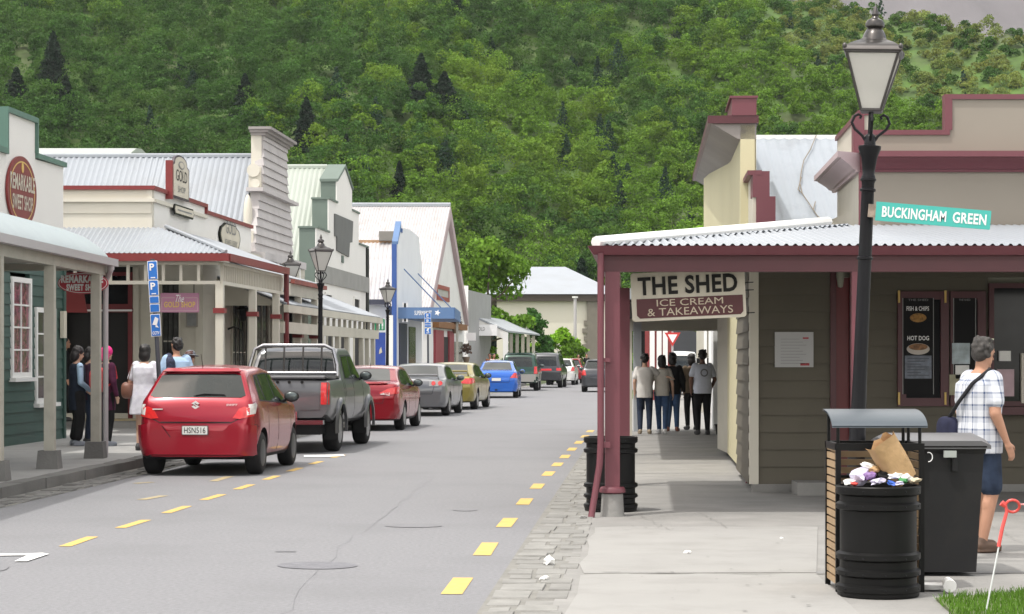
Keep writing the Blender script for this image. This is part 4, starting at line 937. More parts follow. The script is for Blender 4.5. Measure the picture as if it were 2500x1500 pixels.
MB().box(xb-.35,xb-.05,yv-.05,yv+.2,.12,zt-.12).build('post',m_white,v)
for k in range(1,6): MB().box(xb-.35+k*.36,xb-.15+k*.36,yv+3.4*k,yv+3.4*k+.2,.12,zt-.12).build('post',m_cream2,v)
MB().box(xb-.2,xb+1.7,yv+.3,yv+.32,0.1,.12).build('sill_board',m_white,v)
s=thing('shop_sign','white shop sign with dark capitals under the far white veranda','sign',f.pt(f.U(1175),.1,3)); MB().fbox(f,f.U(1157),f.U(1214),.05,.12,f.hit(1160,820)[1],f.hit(1160,793)[1]).build('board',m_signwhite,s)
text('lettering','GOLD NUGGETS'[:4],f,f.U(1162),f.U(1184),f.hit(1160,808)[1],f.hit(1160,799)[1],M('grey_lettering',(.2,.2,.2),.5),s,.126,.01)
s=thing('box_sign','plain white box sign projecting beside the red doorway','sign',at(1150,832,108)); f=facing(108); MB().fbox(f,f.U(1139),f.U(1162),.0,.3,f.hit(1150,832)[1],f.hit(1150,813)[1]).build('box',m_signwhite,s)
# green restrooms sign and blue notice board at the end of the long veranda
f=facing(79.5); s=thing('restroom_sign','green and white restroom sign beside the white edged blue pillar','sign',f.pt(f.U(930),0,3))
a,c,d_,e_=f.U(913),f.U(941),f.hit(930,809)[1],f.hit(930,778)[1]
MB().prism(f,rrect(a,c,d_,e_,.03),-.03,0).build('border',m_signwhite,s); MB().prism(f,rrect(a+.02,c-.02,d_+.03,e_-.02,.03),.0,.008).build('panel',M('sign_green',(.01,.22,.10),.4),s)
for k in (0,1):
    x=c-.11-.13*k; b=MB(); b.prism(f,poly_ell(x,e_-.1,.025,.028,12),.008,.014); b.fbox(f,x-.03,x+.03,.008,.014,d_+.2,e_-.14); b.fbox(f,x-.024,x-.006,.008,.014,d_+.07,d_+.2); b.fbox(f,x+.006,x+.024,.008,.014,d_+.07,d_+.2); b.build('figure_mark',m_signwhite,s)
a,c,d_,e_=f.U(911),f.U(941),f.hit(930,888)[1],f.hit(930,812)[1]
s=thing('notice_board','tall royal blue notice board below the green sign','notice board',f.pt(a,0,d_)); MB().fbox(f,a,c,-.05,0,.12,e_).build('board',M('royal_blue',(.03,.07,.32),.5,var=.15,scale=4),s); MB().prism(f,[(c-.24,d_+.35),(c-.12,d_+.42),(c-.16,d_+.62),(c-.22,d_+.52)],.0,.006).build('pale_mark',m_signcream,s)
# white edge post of the blue building is free standing
f=facing(84.5); s=MB().fbox(f,f.U(948),f.U(959),-.2,0,.12,f.hit(953,770)[1]).build('white_pillar',m_white); tag(s,'plain white pillar beside the dark blue edge of the false front','pillar')
# two figures of planting hung by the gable
for px,py,Yv,lb in ((1112,790,106,'small hanging plant basket under the blue canopy end'),(1138,862,109,'potted brown leaved shrub outside the white gable')):
    p=at(px,py,Yv); s=thing('potted_plant',lb,'plant',(p.x,p.y,max(.12,p.z-.5)))
    q=quads(blob(rs,260,(0,0,.55),(.32,.32,.42),.2),np.full(260,.13),rs); o=link('foliage',leafmesh('f',q),M('bronze_leaf',(.10,.06,.04),.7,island=.3),s,0)
    b=MB(); b.lathe([(.12,-.1),(.2,.2)],(p.x,p.y,max(.12,p.z-.5)+.1),12); b.build('pot',m_dirt,s)
# --- far white hall at the end of the street ---
Yh=168; f=facing(Yh); t=thing('white_hall','white hall with broad pale hipped roof closing the end of the street','building',(3,Yh,0))
xa,xb=f.U(1185),f.U(1515); ze=f.hit(1300,719)[1]; zr=f.hit(1320,655)[1]
MB().box(xa+.9,xb-.9,Yh,Yh+12,0,ze-.5).build('wall',m_cream,t)
MB().hexa([(xa,Yh-.5,ze-.55),(xb,Yh-.5,ze-.55),(xb,Yh+13,ze-.55),(xa,Yh+13,ze-.55),(xa,Yh-.5,ze-.05),(xb,Yh-.5,ze-.05),(xb,Yh+13,ze-.05),(xa,Yh+13,ze-.05)]).build('eave',M('dark_brown_eave',(.05,.038,.03),.7),t)
xm0,xm1=f.U(1275),f.U(1385); ym=Yh+6
b=MB(); b.add([(xa-.1,Yh-.6,ze),(xb+.1,Yh-.6,ze),(xb+.1,Yh+13,ze),(xa-.1,Yh+13,ze),(xm0,ym,zr+.35),(xm1,ym,zr+.35)],[(0,1,5,4),(1,2,5),(2,3,4,5),(3,0,4),(0,3,2,1)]); b.build('roof',m_roofw,t,smooth=0)
b=MB()
x=f.U(1433); b.box(x,x+.8,Yh-.35,Yh-.02,0,ze-.56)
for k in range(7): b.box(x-.25-.12*(k%2),x,Yh-.3,Yh-.03,.4+k*.62,.75+k*.62)
b.build('quoins',M('brown_stone',(.16,.145,.12),.8),t)
MB().box(f.U(1385),f.U(1400),Yh-.06,Yh,1.2,3).build('window',m_glass,t)
p=at(1404,728,160); s=thing('flue_pipe','slender pale pole standing in front of the white hall','pole',(p.x,160,0)); b=MB(); b.tube([(p.x,160,0),(p.x,160,p.z)],.12,8); b.build('pole',m_greyp,s); b=MB(); b.tube([(p.x,160,p.z),(p.x,160,p.z+.12)],.22,8); b.build('cap',m_white,s)

# roofs closing the shops so that their interiors stay dark
g=bpy.data.objects['gold_shop']; MB().box(-17,-7.9,43.3,53.4,4.18,4.24).build('roof',m_roofw,g)
MB().hexa([(-8.2,43.3,4.19),(-7.4,43.3,4.19),(-6.75,53.4,4.19),(-8.2,53.4,4.19),(-8.2,43.3,4.23),(-7.4,43.3,4.23),(-6.75,53.4,4.23),(-8.2,53.4,4.23)]).build('roof',m_roofw,g)
MB().box(-17,-16.9,43.3,53.4,.1,4.18).build('side_wall',m_cream2,g)
# ---------------- right side ----------------
YK=26.0; FK=facing(YK); ZW=3.255
t=thing('kiosk','tan and maroon kiosk with brown weatherboard servery walls and stepped parapet','shop building',(4,26,0))
uw0=FK.U(1831); door=(FK.U(2040),FK.U(2074),.25,2.62)
s1=(FK.U(2190),FK.U(2314),1.05,2.45); s2=(FK.U(2318),FK.U(2404),1.05,2.45); s3=(FK.U(2412),FK.U(2620),1.05,2.55)
lap(MB(),FK,uw0+.1,11,.1,ZW,.205,[(door[0],door[1],.1,door[3]),s1,s2,s3],depth=.028).build('wall',m_shedwall,t)
MB().fbox(FK,uw0-.005,uw0+.1,-.1,.045,.1,ZW).build('corner_board',m_cream,t)
MB().fbox(FK,uw0+.02,2.95+3.6 if False else door[0]-.2,-.08,.06,0,.1).build('plinth',m_conc2,t)
MB().fbox(FK,door[1]+.2,11,-.08,.04,0,.1).build('plinth',m_conc2,t)
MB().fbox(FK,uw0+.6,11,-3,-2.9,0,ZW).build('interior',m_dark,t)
MB().fbox(FK,door[0],door[1],-.06,-.02,.1,door[3]).build('door',m_dred,t)
b=MB(); b.fbox(FK,door[0]-.07,door[0],-.02,.05,.1,door[3]+.07); b.fbox(FK,door[1],door[1]+.07,-.02,.05,.1,door[3]+.07); b.build('door_frame',m_mard,t)
# street side wall of the kiosk
Fks=street((FK.pt(uw0,0,0).x,YK),side=-1); 
lap(MB(),Fks,0.05,3.6,.1,3.0,.205,[],depth=.02,back=.1).build('side_wall',m_shedwall,t)
for (a,c,z0_,z1_) in (s1,s2):
    w=window(FK,a,c,z0_,z1_,t,m_mard,M('black_menu_board',(.006,.006,.008),.5,var=.2,scale=4,spec=.15),1,1,fw=.1,sill=False,d=.02)
w=window(FK,*s3,t,m_mard,m_glass,2,1,fw=.06,sill=False,d=.02)
MB().fbox(FK,s3[0]-.15,11,.03,.22,.95,1.045).build('servery_shelf',m_mard,t)
b=MB()
for px in (2192,2305): 
    for z in (1.12,2.36): b.fbox(FK,FK.U(px)-.012,FK.U(px)+.012,.07,.085,z-.05,z+.1)
b.build('hinge',m_gold,t)
# upper: parapet, cornice
px0=FK.U(2100); zc0=FK.hit(2200,421)[1]; zc1=FK.hit(2200,374)[1]; zl=FK.hit(2200,330)[1]; zh=FK.hit(2400,243)[1]; us=FK.U(2318)
b=MB(); b.prism(FK,[(px0,ZW-.2),(11,ZW-.2),(11,zh),(us,zh),(us,zl),(px0,zl)],-.12,0); b.build('parapet',m_tan,t)
Fsd=street((FK.pt(px0,0,0).x,YK),side=-1); ufar=Fsd.U(2044); zside=FK.hit(2100,262)[1]
b=MB(); b.fbox(Fsd,.001,ufar,-.12,0,ZW-.3,zc1); b.fbox(Fsd,.0,ufar,-.12,0,zc1,zside-.1); b.build('side_parapet',m_cream2,t)
def cornice(b,fr,u0,u1,prof):
    n=len(prof); b.add([fr.pt(u0,d,z) for d,z in prof]+[fr.pt(u1,d,z) for d,z in prof],[(k,(k+1)%n,n+(k+1)%n,n+k) for k in range(n)]+[tuple(range(n)),tuple(range(2*n-1,n-1,-1))]); return b
prf=[(.002,zc0),(.05,zc0),(.06,zc0+.03),(.09,zc0+.035),(.13,zc0+.075),(.20,zc0+.12),(.25,zc1-.085),(.25,zc1-.075),(.30,zc1-.07),(.30,zc1),(.002,zc1)]
cornice(MB(),FK,px0-.0,11,prf).build('cornice',m_mar,t)
b=MB(); n=len(prf)
b.add([Fsd.pt(-d*.98,d,z) for d,z in prf]+[Fsd.pt(ufar+.2,d,z) for d,z in prf],[(k,(k+1)%n,n+(k+1)%n,n+k) for k in range(n)]+[tuple(range(n)),tuple(range(2*n-1,n-1,-1))]); b.build('side_cornice',m_barge,t)
cw=.06
b=MB(); b.fbox(FK,px0-.05,us,-.15,.03,zl,zl+cw); b.fbox(FK,us-cw,us+.03,-.14,.028,zl+cw,zh); b.fbox(FK,us-cw,11,-.15,.03,zh,zh+cw)
b.fbox(Fsd,-.03,ufar,-.15,.03,zside-.1,zside-.04); b.fbox(FK,px0-.02,px0+.06,.0,.03,ZW,zc0); b.fbox(FK,px0-.09,px0+.045,-.1,.045,zc1,zside-.1); b.build('coping',m_mar,t)
MB().fbox(FK,px0+2.4,px0+2.412,.001,.004,zl,zh).build('panel_joint',m_tan,t)
MB().box(FK.pt(px0,0,0).x+.05,11,YK+.13,YK+4,.1,3.5).build('body',m_cream2,t)
# veranda
v=thing('veranda','maroon post veranda with white corrugated roof wrapping the kiosk corner','veranda',(.9,22,0))
xe=.86; ye=21.85; zev=2.80; hl=3.0
b=MB(); corr(b,(xe,ye,zev),(11,ye,zev),(0,YK-ye,ZW+.0-zev),.092,.017,hl,0,6); b.build('roof',m_roofw,v)
p1=Vector((xe,ye,zev)); p2=Vector((xe+.36,27.4,zev)); b=MB(); corr(b,p2,p1,(hl-.05,-.06*hl,.46),.092,.012,0,YK-ye,6); b.build('roof',m_roofw,v)
b=MB(); b.tube([(xe,ye,zev+.03),(xe+hl,YK,ZW+.045)],.06,8); b.build('hip_cap',m_white,v)
b=MB(); gd=lambda a:a
b.hexa([(xe-.02,ye+.0,2.70),(11,ye+.0,2.70),(11,ye+.1,2.70),(xe+.04,ye+.1,2.70),(xe-.09,ye-.09,2.79),(11,ye-.09,2.79),(11,ye+.1,2.79),(xe+.04,ye+.1,2.79)])
b.hexa([(xe-.02,ye+.0,2.701),(xe+.06,ye+.11,2.701),(xe+.42,27.4,2.701),(xe+.33,27.4,2.701),(xe-.09,ye-.09,2.789),(xe+.06,ye+.11,2.789),(xe+.42,27.4,2.789),(xe+.27,27.4,2.789)])
b.build('gutter',m_mar,v)
b=MB(); b.box(xe+.03,11,ye+.1,ye+.22,2.53,2.699); b.box(xe+.03,11,ye+.09,ye+.1,2.66,2.70)
b.hexa([(xe+.07,ye+.22,2.53),(xe+.2,ye+.22,2.53),(xe+.54,27.3,2.53),(xe+.42,27.3,2.53),(xe+.07,ye+.22,2.69),(xe+.2,ye+.22,2.69),(xe+.54,27.3,2.69),(xe+.42,27.3,2.69)])
b.build('beam',m_mard,v)
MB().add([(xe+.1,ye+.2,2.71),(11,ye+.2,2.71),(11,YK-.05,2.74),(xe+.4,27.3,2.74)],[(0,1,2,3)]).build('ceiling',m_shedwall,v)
px=(1495-CX)/F*22.0
b=MB(); b.box(px-.074,px+.074,21.93,22.08,.3,2.53); ps=b.build('post',m_mar,v)
b=MB(); b.lathe([(.09,.24),(.135,.255),(.135,.285),(.12,.31),(.08,.315)],(px,22.0,0),24); b.build('collar',m_mar,ps)
b=MB(); b.lathe([(.13,0),(.12,.05),(.11,.24)],(px,22.0,0),20); b.build('footing',m_conc2,ps)
for X,Y,w in ((1.42,27.2,.08),(3.55,22.0,.045)):
    b=MB(); b.box(X-w,X+w,Y-w,Y+w,.2,2.53); ps=b.build('post',m_mar,v); MB().box(X-w-.03,X+w+.03,Y-w-.03,Y+w+.03,0,.2).build('footing',m_conc2,ps)
b=MB(); dx=(1466-CX)/F*21.9; b.tube([(dx,21.85,2.72),(dx,21.85,.78),(dx-.01,21.85,.55),(dx-.09,21.82,.06),(dx-.10,21.8,.0)],.034,12); b.box(dx-.0,dx+.1,21.85,21.95,1.6,1.64); b.box(dx-.0,dx+.1,21.85,21.95,.72,.78); b.build('downpipe',m_mar,v)
b=MB(); b.ell((FK.U(1855)*23.5/26,23.4,2.66),(.10,.10,.045),16,8); s=b.build('ceiling_light',m_frost); tag(s,'round white bulkhead light under the maroon veranda beam','light')
# the shed sign
Y=22.45; a=R(2.6); c=at(1680.5,721,Y); f=Fr(c,(math.cos(a),0,math.sin(a)),(0,-1,0),(-math.sin(a),0,math.cos(a)))
s=thing('hanging_sign','cream and maroon ice cream and takeaways sign hanging crooked under the veranda','sign',c)
W2,H2=.60,.255; MB().prism(f,rrect(-W2,W2,-H2,H2,.03),-.02,.02).build('board',m_signcream,s)
MB().prism(f,[(-W2+.05,-.02),(W2-.03,-.02),(W2-.03,-H2+.06),(W2-.06,-H2+.03),(-W2+.08,-H2+.03),(-W2+.05,-H2+.06)],.02,.026).build('lower_panel',m_signmar,s)
def slab_text(txt,u0,u1,v0,v1,mat,par,bold,st,d):
    o=text('lettering',txt,f,u0,u1,v0,v1,mat,par,d,bold); return o
slab_text('THE SHED',-W2+.07,W2-.08,.015,H2-.045,m_dark,s,.03,0,.03)
m_lt=M('sign_letter_cream',(.50,.42,.32),.6)
slab_text('ICE CREAM',-.34,.36,-.105,-.035,m_lt,s,.0,0,.034); slab_text('& TAKEAWAYS',-.44,.46,-.205,-.125,m_lt,s,.0,0,.034)
# serifs: small slab feet and heads on the big capitals
b=MB()
for uu in () if True else (-.455,-.265,-.155,-.085,.17,.275,.345,.455):
    b.fbox(f,uu-.032,uu+.022,.028,.0345,.013,.03)

b=MB(); b.tube([f.pt(-.4,0,H2),f.pt(-.4,0,H2)+Vector((0,0,.04))],.008,6); b.tube([f.pt(.4,0,H2),f.pt(.4,0,H2)+Vector((0,0,.03))],.008,6); b.build('hook',m_black,s)
b=MB(); b.fbox(f,W2,W2+.09,-.01,.01,-.22,-.21); b.fbox(f,W2,W2+.09,-.01,.01,.02,.03);b.fbox(f,W2,W2+.09,-.01,.01,.1,.11); b.build('bracket',m_black,s)
# notice on the wall
def sheet(name,label,fr,x0,x1,y0,y1,mat,d=.05,cat='notice',grp=None):
    a=fr.hit(x0,y1,d); c=fr.hit(x1,y0,d); s=thing(name,label,cat,fr.pt(a[0],d,a[1]),grp); MB().fbox(fr,a[0],c[0],.0,d,a[1],c[1]).build('sheet',mat,s); return s,a,c
s,a,c=sheet('wall_notice','large white notice sheet on the dark brown weatherboards',FK,1892,1986,811,897,M('off_white_notice',(.42,.42,.42),.5,var=.03))
b=MB()
for k in range(9): b.fbox(FK,a[0]+.07,a[0]+.3+.08*((k*37)%3)/2,.05,.053,c[1]-.09-k*.037,c[1]-.083-k*.037)
b.build('print_lines',M('pale_grey_print',(.28,.28,.29),.6),s)
for q_ in ((c[0]-.13,c[0]-.06,c[1]-.085,c[1]-.065),(c[0]-.16,c[0]-.05,a[1]+.02,a[1]+.05)): MB().fbox(FK,q_[0],q_[1],.05,.053,q_[2],q_[3]).build('red_print',M('red_print',(.35,.04,.05),.6),s)
# menu boards
def menu(x0,x1,lab,food):
    s=thing('menu_board',lab,'menu board',FK.pt(FK.U(x0),.1,1.2)); A=FK.hit(x0,963,.1); B_=FK.hit(x1,728,.1); MB().fbox(FK,A[0],B_[0],.045,.075,A[1],B_[1]).build('board',M('menu_black',(.006,.006,.007),.5,var=.1,spec=.15),s); w=B_[0]-A[0]
    text('lettering','THE SHED',FK,A[0]+.06,B_[0]-.06,B_[1]-.035,B_[1]-.01,M('grey_print2',(.25,.25,.25),.5),s,.08,.0)
    if food:
        text('lettering','FISH & CHIPS',FK,A[0]+.04,B_[0]-.05,B_[1]-.155,B_[1]-.10,m_signwhite,s,.08,.02)
        text('lettering','HOT DOG',FK,A[0]+.05,B_[0]-.05,B_[1]-.515,B_[1]-.46,m_signwhite,s,.08,.02)
        cu=(A[0]+B_[0])/2
        MB().prism(FK,poly_ell(cu,B_[1]-.24,.10,.055,20),.075,.082).build('food_picture',M('chips_picture',(.32,.16,.03),.6,var=.5,scale=25),s)
        b=MB(); b.prism(FK,poly_ell(cu,B_[1]-.62,.14,.07,20),.075,.082); b.build('food_picture',M('plate_picture',(.5,.45,.4),.6),s)
        MB().prism(FK,poly_ell(cu,B_[1]-.595,.115,.04,20),.082,.088).build('food_picture',M('roll_picture',(.25,.12,.05),.6,var=.5,scale=25),s)
        MB().fbox(FK,A[0]+.02,B_[0]-.02,.075,.08,B_[1]-.98,B_[1]-.7).build('text_panel',M('menu_blue_grey',(.14,.16,.20),.5,var=.35,scale=14),s)
        b=MB()
        for k in range(7): b.fbox(FK,A[0]+.05,B_[0]-.05-.05*(k%3),.08,.083,B_[1]-.74-k*.034,B_[1]-.732-k*.034)
        b.build('print_lines',M('dark_print',(.05,.055,.07),.5),s)
    b=MB(); b.fbox(FK,A[0]-.008,A[0],.07,.08,A[1],B_[1]); b.fbox(FK,B_[0],B_[0]+.008,.07,.08,A[1],B_[1]); b.build('edge',M('grey_print2',(.25,.25,.25),.5),s)
menu(2206,2279,'black menu board with two food pictures in the left maroon frame',True)
menu(2330,2382,'plain black menu board with small white heading in the second maroon frame',False)
for x0,x1,y0,y1,mm,lb in ((2325,2368,838,889,M('poster_pale_blue',(.40,.47,.50),.5,var=.3,scale=9),'pale blue and white poster left of the man\'s head'),(2333,2366,892,925,m_paper,'white sheet below the pale blue poster'),(2318,2345,915,965,M('poster_buff',(.34,.32,.22),.6,var=.2,scale=9),'buff sheet low in the second maroon frame'),
    (2440,2468,857,882,m_paper,'small white card in the window right of the man\'s face'),(2434,2476,902,968,M('poster_pink_edge',(.5,.36,.4),.6,var=.15,scale=5),'pink bordered poster behind the man\'s shoulder'),(2494,2530,863,985,m_cream,'cream sheet at the right edge of the servery window')):
    sheet('poster',lb,FK,x0,x1,y0,y1,mm,.09,'poster')
# flush wall lamp and step
s=thing('wall_lantern','small pale wall light beside the dark kiosk door','light',FK.pt(FK.U(2048),.1,2.6)); b=MB(); b.lathe([(.0,-.13),(.03,-.12),(.05,.02),(.045,.1),(0,.12)],FK.pt(FK.U(2048),.12,2.62),12); b.build('shade',M('dim_shade',(.22,.22,.17),.5),s)
s=MB().fbox(FK,FK.U(1926),FK.U(2110),.25,.75,.008,.16).build('doorstep',m_conc2); tag(s,'grey concrete doorstep below the dark kiosk door','step')

# --- stepped maroon parapet end and yellow building with the large cornice ---
Ym=28.3; f=facing(Ym); t=thing('stepped_parapet_shop','low shop with stepped maroon edged parapet beside the pale blue roof','shop building',(3.3,Ym,0))
xa,xb,xc=f.U(1838),f.U(1879),f.U(1893); z1=f.hit(1850,418)[1]; z2=f.hit(1850,480)[1]; zb=2.9
Fp=street((xa,Ym),side=-1)
MB().box(xa,xb,Ym,Ym+.28,z2-.01,z1).build('end_face',m_mar,t); MB().box(f.U(1846),xc,Ym-.02,Ym+.26,zb,z2).build('end_face',m_mar,t)
b=MB(); b.fbox(Fp,0.02,1.4,-.1,.0,zb,z1-.05); b.fbox(Fp,1.4,3.0,-.1,0,zb,z2-.15); b.build('parapet',m_cream2,t)
b=MB(); b.fbox(Fp,-.0,1.45,-.12,.07,z1-.05,z1+.01); b.fbox(Fp,1.4,3.0,-.12,.07,z2-.15,z2-.09); b.build('coping',m_mar,t)
Yy=29.6; f=facing(Yy); t=thing('yellow_shop','pale yellow shop with a deep dark maroon cornice','shop building',(3.3,Yy,0))
xa=f.U(1807.6); xb=f.U(1846); zt=f.hit(1820,340)[1]; Fy=street((xa,Yy),side=-1); uf=Fy.U(1752)
zc=f.hit(1820,283)[1]; zcb=f.hit(1820,302)[1]; ztb=f.hit(1820,241)[1]
m_ylw=M('pale_yellow_paint',(.55,.51,.33),.6,var=.03,scale=.8,dirt=(.5,.46,.28),dscale=1,damt=.3)
b=MB(); b.fbox(Fy,.0,uf,-.2,0,.1,zcb-.02); b.build('front',m_ylw,t)
MB().box(xa+.21,xb,Yy-.0,Yy+8,2.9,zcb-.1).build('side_wall',m_ylw,t)
b=MB(); b.fbox(Fy,-.05,uf+.3,-.25,.45,zcb,zc); b.build('cornice',m_mard,t)
b=MB(); b.hexa([Fy.pt(-.0,-.22,zt),Fy.pt(uf,-.22,zt),Fy.pt(uf,.03,zt),Fy.pt(0,.03,zt),Fy.pt(0,-.22,zcb-.001),Fy.pt(uf+.2,-.22,zcb-.001),Fy.pt(uf+.2,.40,zcb-.001),Fy.pt(0,.40,zcb-.001)]); b.build('cove',M('grey_brown_soffit',(.25,.23,.215),.7,var=.1,scale=1),t)
b=MB(); b.fbox(Fy,-.06,1.6,-.22,.12,zc,ztb); b.fbox(Fy,-.08,1.65,-.24,.15,ztb,ztb+.03); b.build('crest_block',m_mar,t)
b=MB(); b.fbox(Fy,uf-.02,uf+.06,-.2,.06,2.9,zt-.6); b.build('white_corner_board',m_white,t)
zr=HC+(HY-338)/F*33; x0=xb-.02; x1=(2048-CX)/F*33+.2
b=MB(); b.add([(x0,29.75,3.3),(x1+1.2,29.75,3.3),(x1+1.2,33,zr),(x0,33,zr)],[(0,1,2,3)])
m_oldroof=M('streaked_pale_roof',(.27,.30,.335),.5,var=.05,scale=.6,dirt=(.19,.205,.22),dscale=1.3,damt=.7)
b=MB(); corr(b,(x0,29.75,3.3),(x1+1.2,29.75,3.3),(0,3.25,zr-3.3),.16,.012); b.build('roof',m_oldroof,t)
MB().box(x0,x1+1.2,32.98,33.2,zr-.02,zr+.05).build('ridge_cap',m_white,t)
MB().box(x0+.1,x1+1.2,29.9,36,.1,3.2).build('body',m_cream2,t)
# thin dry vine on the roof
b=MB(); pv=[(1990,340),(1975,385),(1955,430),(1958,470),(1950,500),(1962,540)]; 
def onroof(px,py):
    # intersect ray with roof plane
    k=(px-CX)/F; q=-(py-HY)/F; sl=(zr-3.3)/3.25
    Y=(3.3-HC-sl*29.75)/(q-sl); return Vector((k*Y,Y-.03,HC+q*Y+.04))
b.tube([onroof(*p) for p in ((1992,338),(1978,372),(1962,398),(1956,425),(1952,455),(1958,480),(1975,505),(1995,535),(2015,549))],.008,5)
b.tube([onroof(*p) for p in ((1958,480),(1948,470),(1956,440))],.008,5); b.tube([onroof(*p) for p in ((1985,520),(1990,500))],.008,5)
s=b.build('dry_vine',M('dry_vine',(.20,.17,.13),.9)); tag(s,'thin dry vine trailing down the pale blue roof','vine')

# --- gallery beyond: second veranda, its wall, pillars ---
v=thing('veranda','cream veranda farther along the right footpath with a dark ceiling','veranda',(2.1,34,0))
Fz=street((sxl(-.42,33.2),33.2),side=-1); 
MB().fbox(Fz,0,14.2,-2.3,.12,2.55,2.72).build('roof',m_roofw,v)
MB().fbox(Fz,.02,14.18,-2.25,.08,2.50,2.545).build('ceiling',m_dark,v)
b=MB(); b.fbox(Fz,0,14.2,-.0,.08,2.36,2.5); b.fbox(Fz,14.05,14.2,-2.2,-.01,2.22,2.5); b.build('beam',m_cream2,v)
for Y,px,w,mm in ((44.3,1536.5,.055,m_cream),(46.8,1556,.085,M('blue_grey_post',(.36,.38,.40),.6)),(35.5,1519,.05,m_mard)):
    x=(px-CX)/F*Y; MB().box(x-w,x+w,Y-w,Y+w,.0,2.40).build('post',mm,v)
t=thing('gallery_shop','cream fronted shop lining the covered footpath','shop building',(4.2,34,0))
Fw=street((3.62,30.5),side=-1)
wall(MB(),Fw,-.0,17,.0,2.6,[],back=.15).build('wall',M('gallery_wall_paint',(.34,.32,.25),.7,var=.05),t)
MB().fbox(Fw,17,18.6,-2,.2,0,2.6).build('end_pillar',m_white2,t)
for u,mm in ((1.2,m_cream),(4.2,m_mard),(5.2,m_cream),(8.5,m_mard)): MB().fbox(Fw,u,u+.25,.001,.07,.0,2.5).build('pilaster',mm,t)
for u in (2.0,6.2,10.2): MB().fbox(Fw,u,u+1.6,.001,.04,.8,2.3).build('window',m_glass2,t)
MB().box(4.9,9,31,48,0,3).build('body',m_cream2,t)
p=gnd(1804,1168); s=thing('downpipe','maroon downpipe standing at the kiosk wall corner of the covered footpath','downpipe',p); b=MB(); b.tube([(p.x,27.8,2.5),(p.x,27.8,.05),(p.x-.02,27.7,.0)],.035,8); b.build('pipe',m_mar,s)
p=gnd(1791,1095); s=thing('litter_box','cream box bin with brown rim standing against the gallery wall','bin',p); b=MB(); b.box(p.x-.12,p.x+.12,p.y,p.y+.4,.12,.62); b.build('body',m_cream,s); b=MB(); b.box(p.x-.14,p.x+.14,p.y-.02,p.y+.42,.62,.7); b.box(p.x-.1,p.x+.1,p.y+.02,p.y+.38,0,.12); b.build('rim',m_mard,s)
p=gnd(1757,1062); s=thing('floor_pot','dark pot on the footpath beside the gallery wall','pot',p); b=MB(); b.lathe([(.07,0),(.1,.2),(.12,.22),(.1,.23)],p,12); b.build('pot',m_black,s)
# across the far corner
t=thing('red_shop','dark red shop front with white window bars seen through the covered footpath','shop building',(5.2,80,0)); f=facing(80)
MB().fbox(f,f.U(1566),f.U(1640),-2,0,0,f.hit(1600,797)[1]+.4).build('wall',M('barn_red',(.20,.03,.03),.6,var=.1),t)
b=MB()
for px in (1559,1592,1609,1624): b.fbox(f,f.U(px)-.09,f.U(px)+.09,.0,.06,.4,3.4)
b.build('white_post',m_white,t)
t=thing('dark_roof_house','house with dark grey sloping roof seen through the covered footpath','house',(7.5,110,0)); f=facing(110)
MB().prism(f,f.poly([(1612,812),(1650,800),(1706,812),(1745,868),(1640,868)]),-6,0).build('roof',M('slate_roof',(.035,.038,.043),.6,var=.1),t)
MB().fbox(f,f.U(1640),f.U(1780),-6,-.2,0,f.hit(1640,868)[1]).build('wall',m_board,t)
t=thing('pale_shopfront','pale shop front with white posts at the far right of the covered footpath','shop building',(6.5,62,0)); f=facing(62)
MB().fbox(f,f.U(1722),f.U(1820),-3,-.1,0,3.3).build('wall',m_cream2,t)
b=MB()
for px in (1722,1733): b.fbox(f,f.U(px)-.04,f.U(px)+.04,-.05,.06,0,3.2)
b.build('post',m_white,t)
MB().fbox(f,f.U(1700),f.U(1745),.0,.05,1.45,1.6).build('rail',m_black,t)
# give way sign
Y=72; f=facing(Y); s=thing('give_way_sign','red and white triangular give way sign in the distance','road sign',f.pt(f.U(1642),0,0)); cu,cv=f.hit(1642,824)
tri=lambda r:[(cu-r,cv+r*.6),(cu+r,cv+r*.6),(cu,cv-r*1.15)]
MB().prism(f,tri(.27),-.01,.01).build('plate',M('road_sign_red',(.5,.03,.03),.4),s); MB().prism(f,tri(.16),.01,.018).build('centre',m_signwhite,s); b=MB(); b.tube([f.pt(cu,-.05,0),f.pt(cu,-.05,cv+.2)],.035,8); b.build('pole',m_greyp,s)
Y=66; s=thing('dark_post','plain dark post beyond the group on the covered footpath','post',((1569-CX)/F*Y,Y,0)); x=(1569-CX)/F*Y; MB().box(x-.07,x+.07,Y,Y+.14,0,2.6).build('shaft',m_black,s)

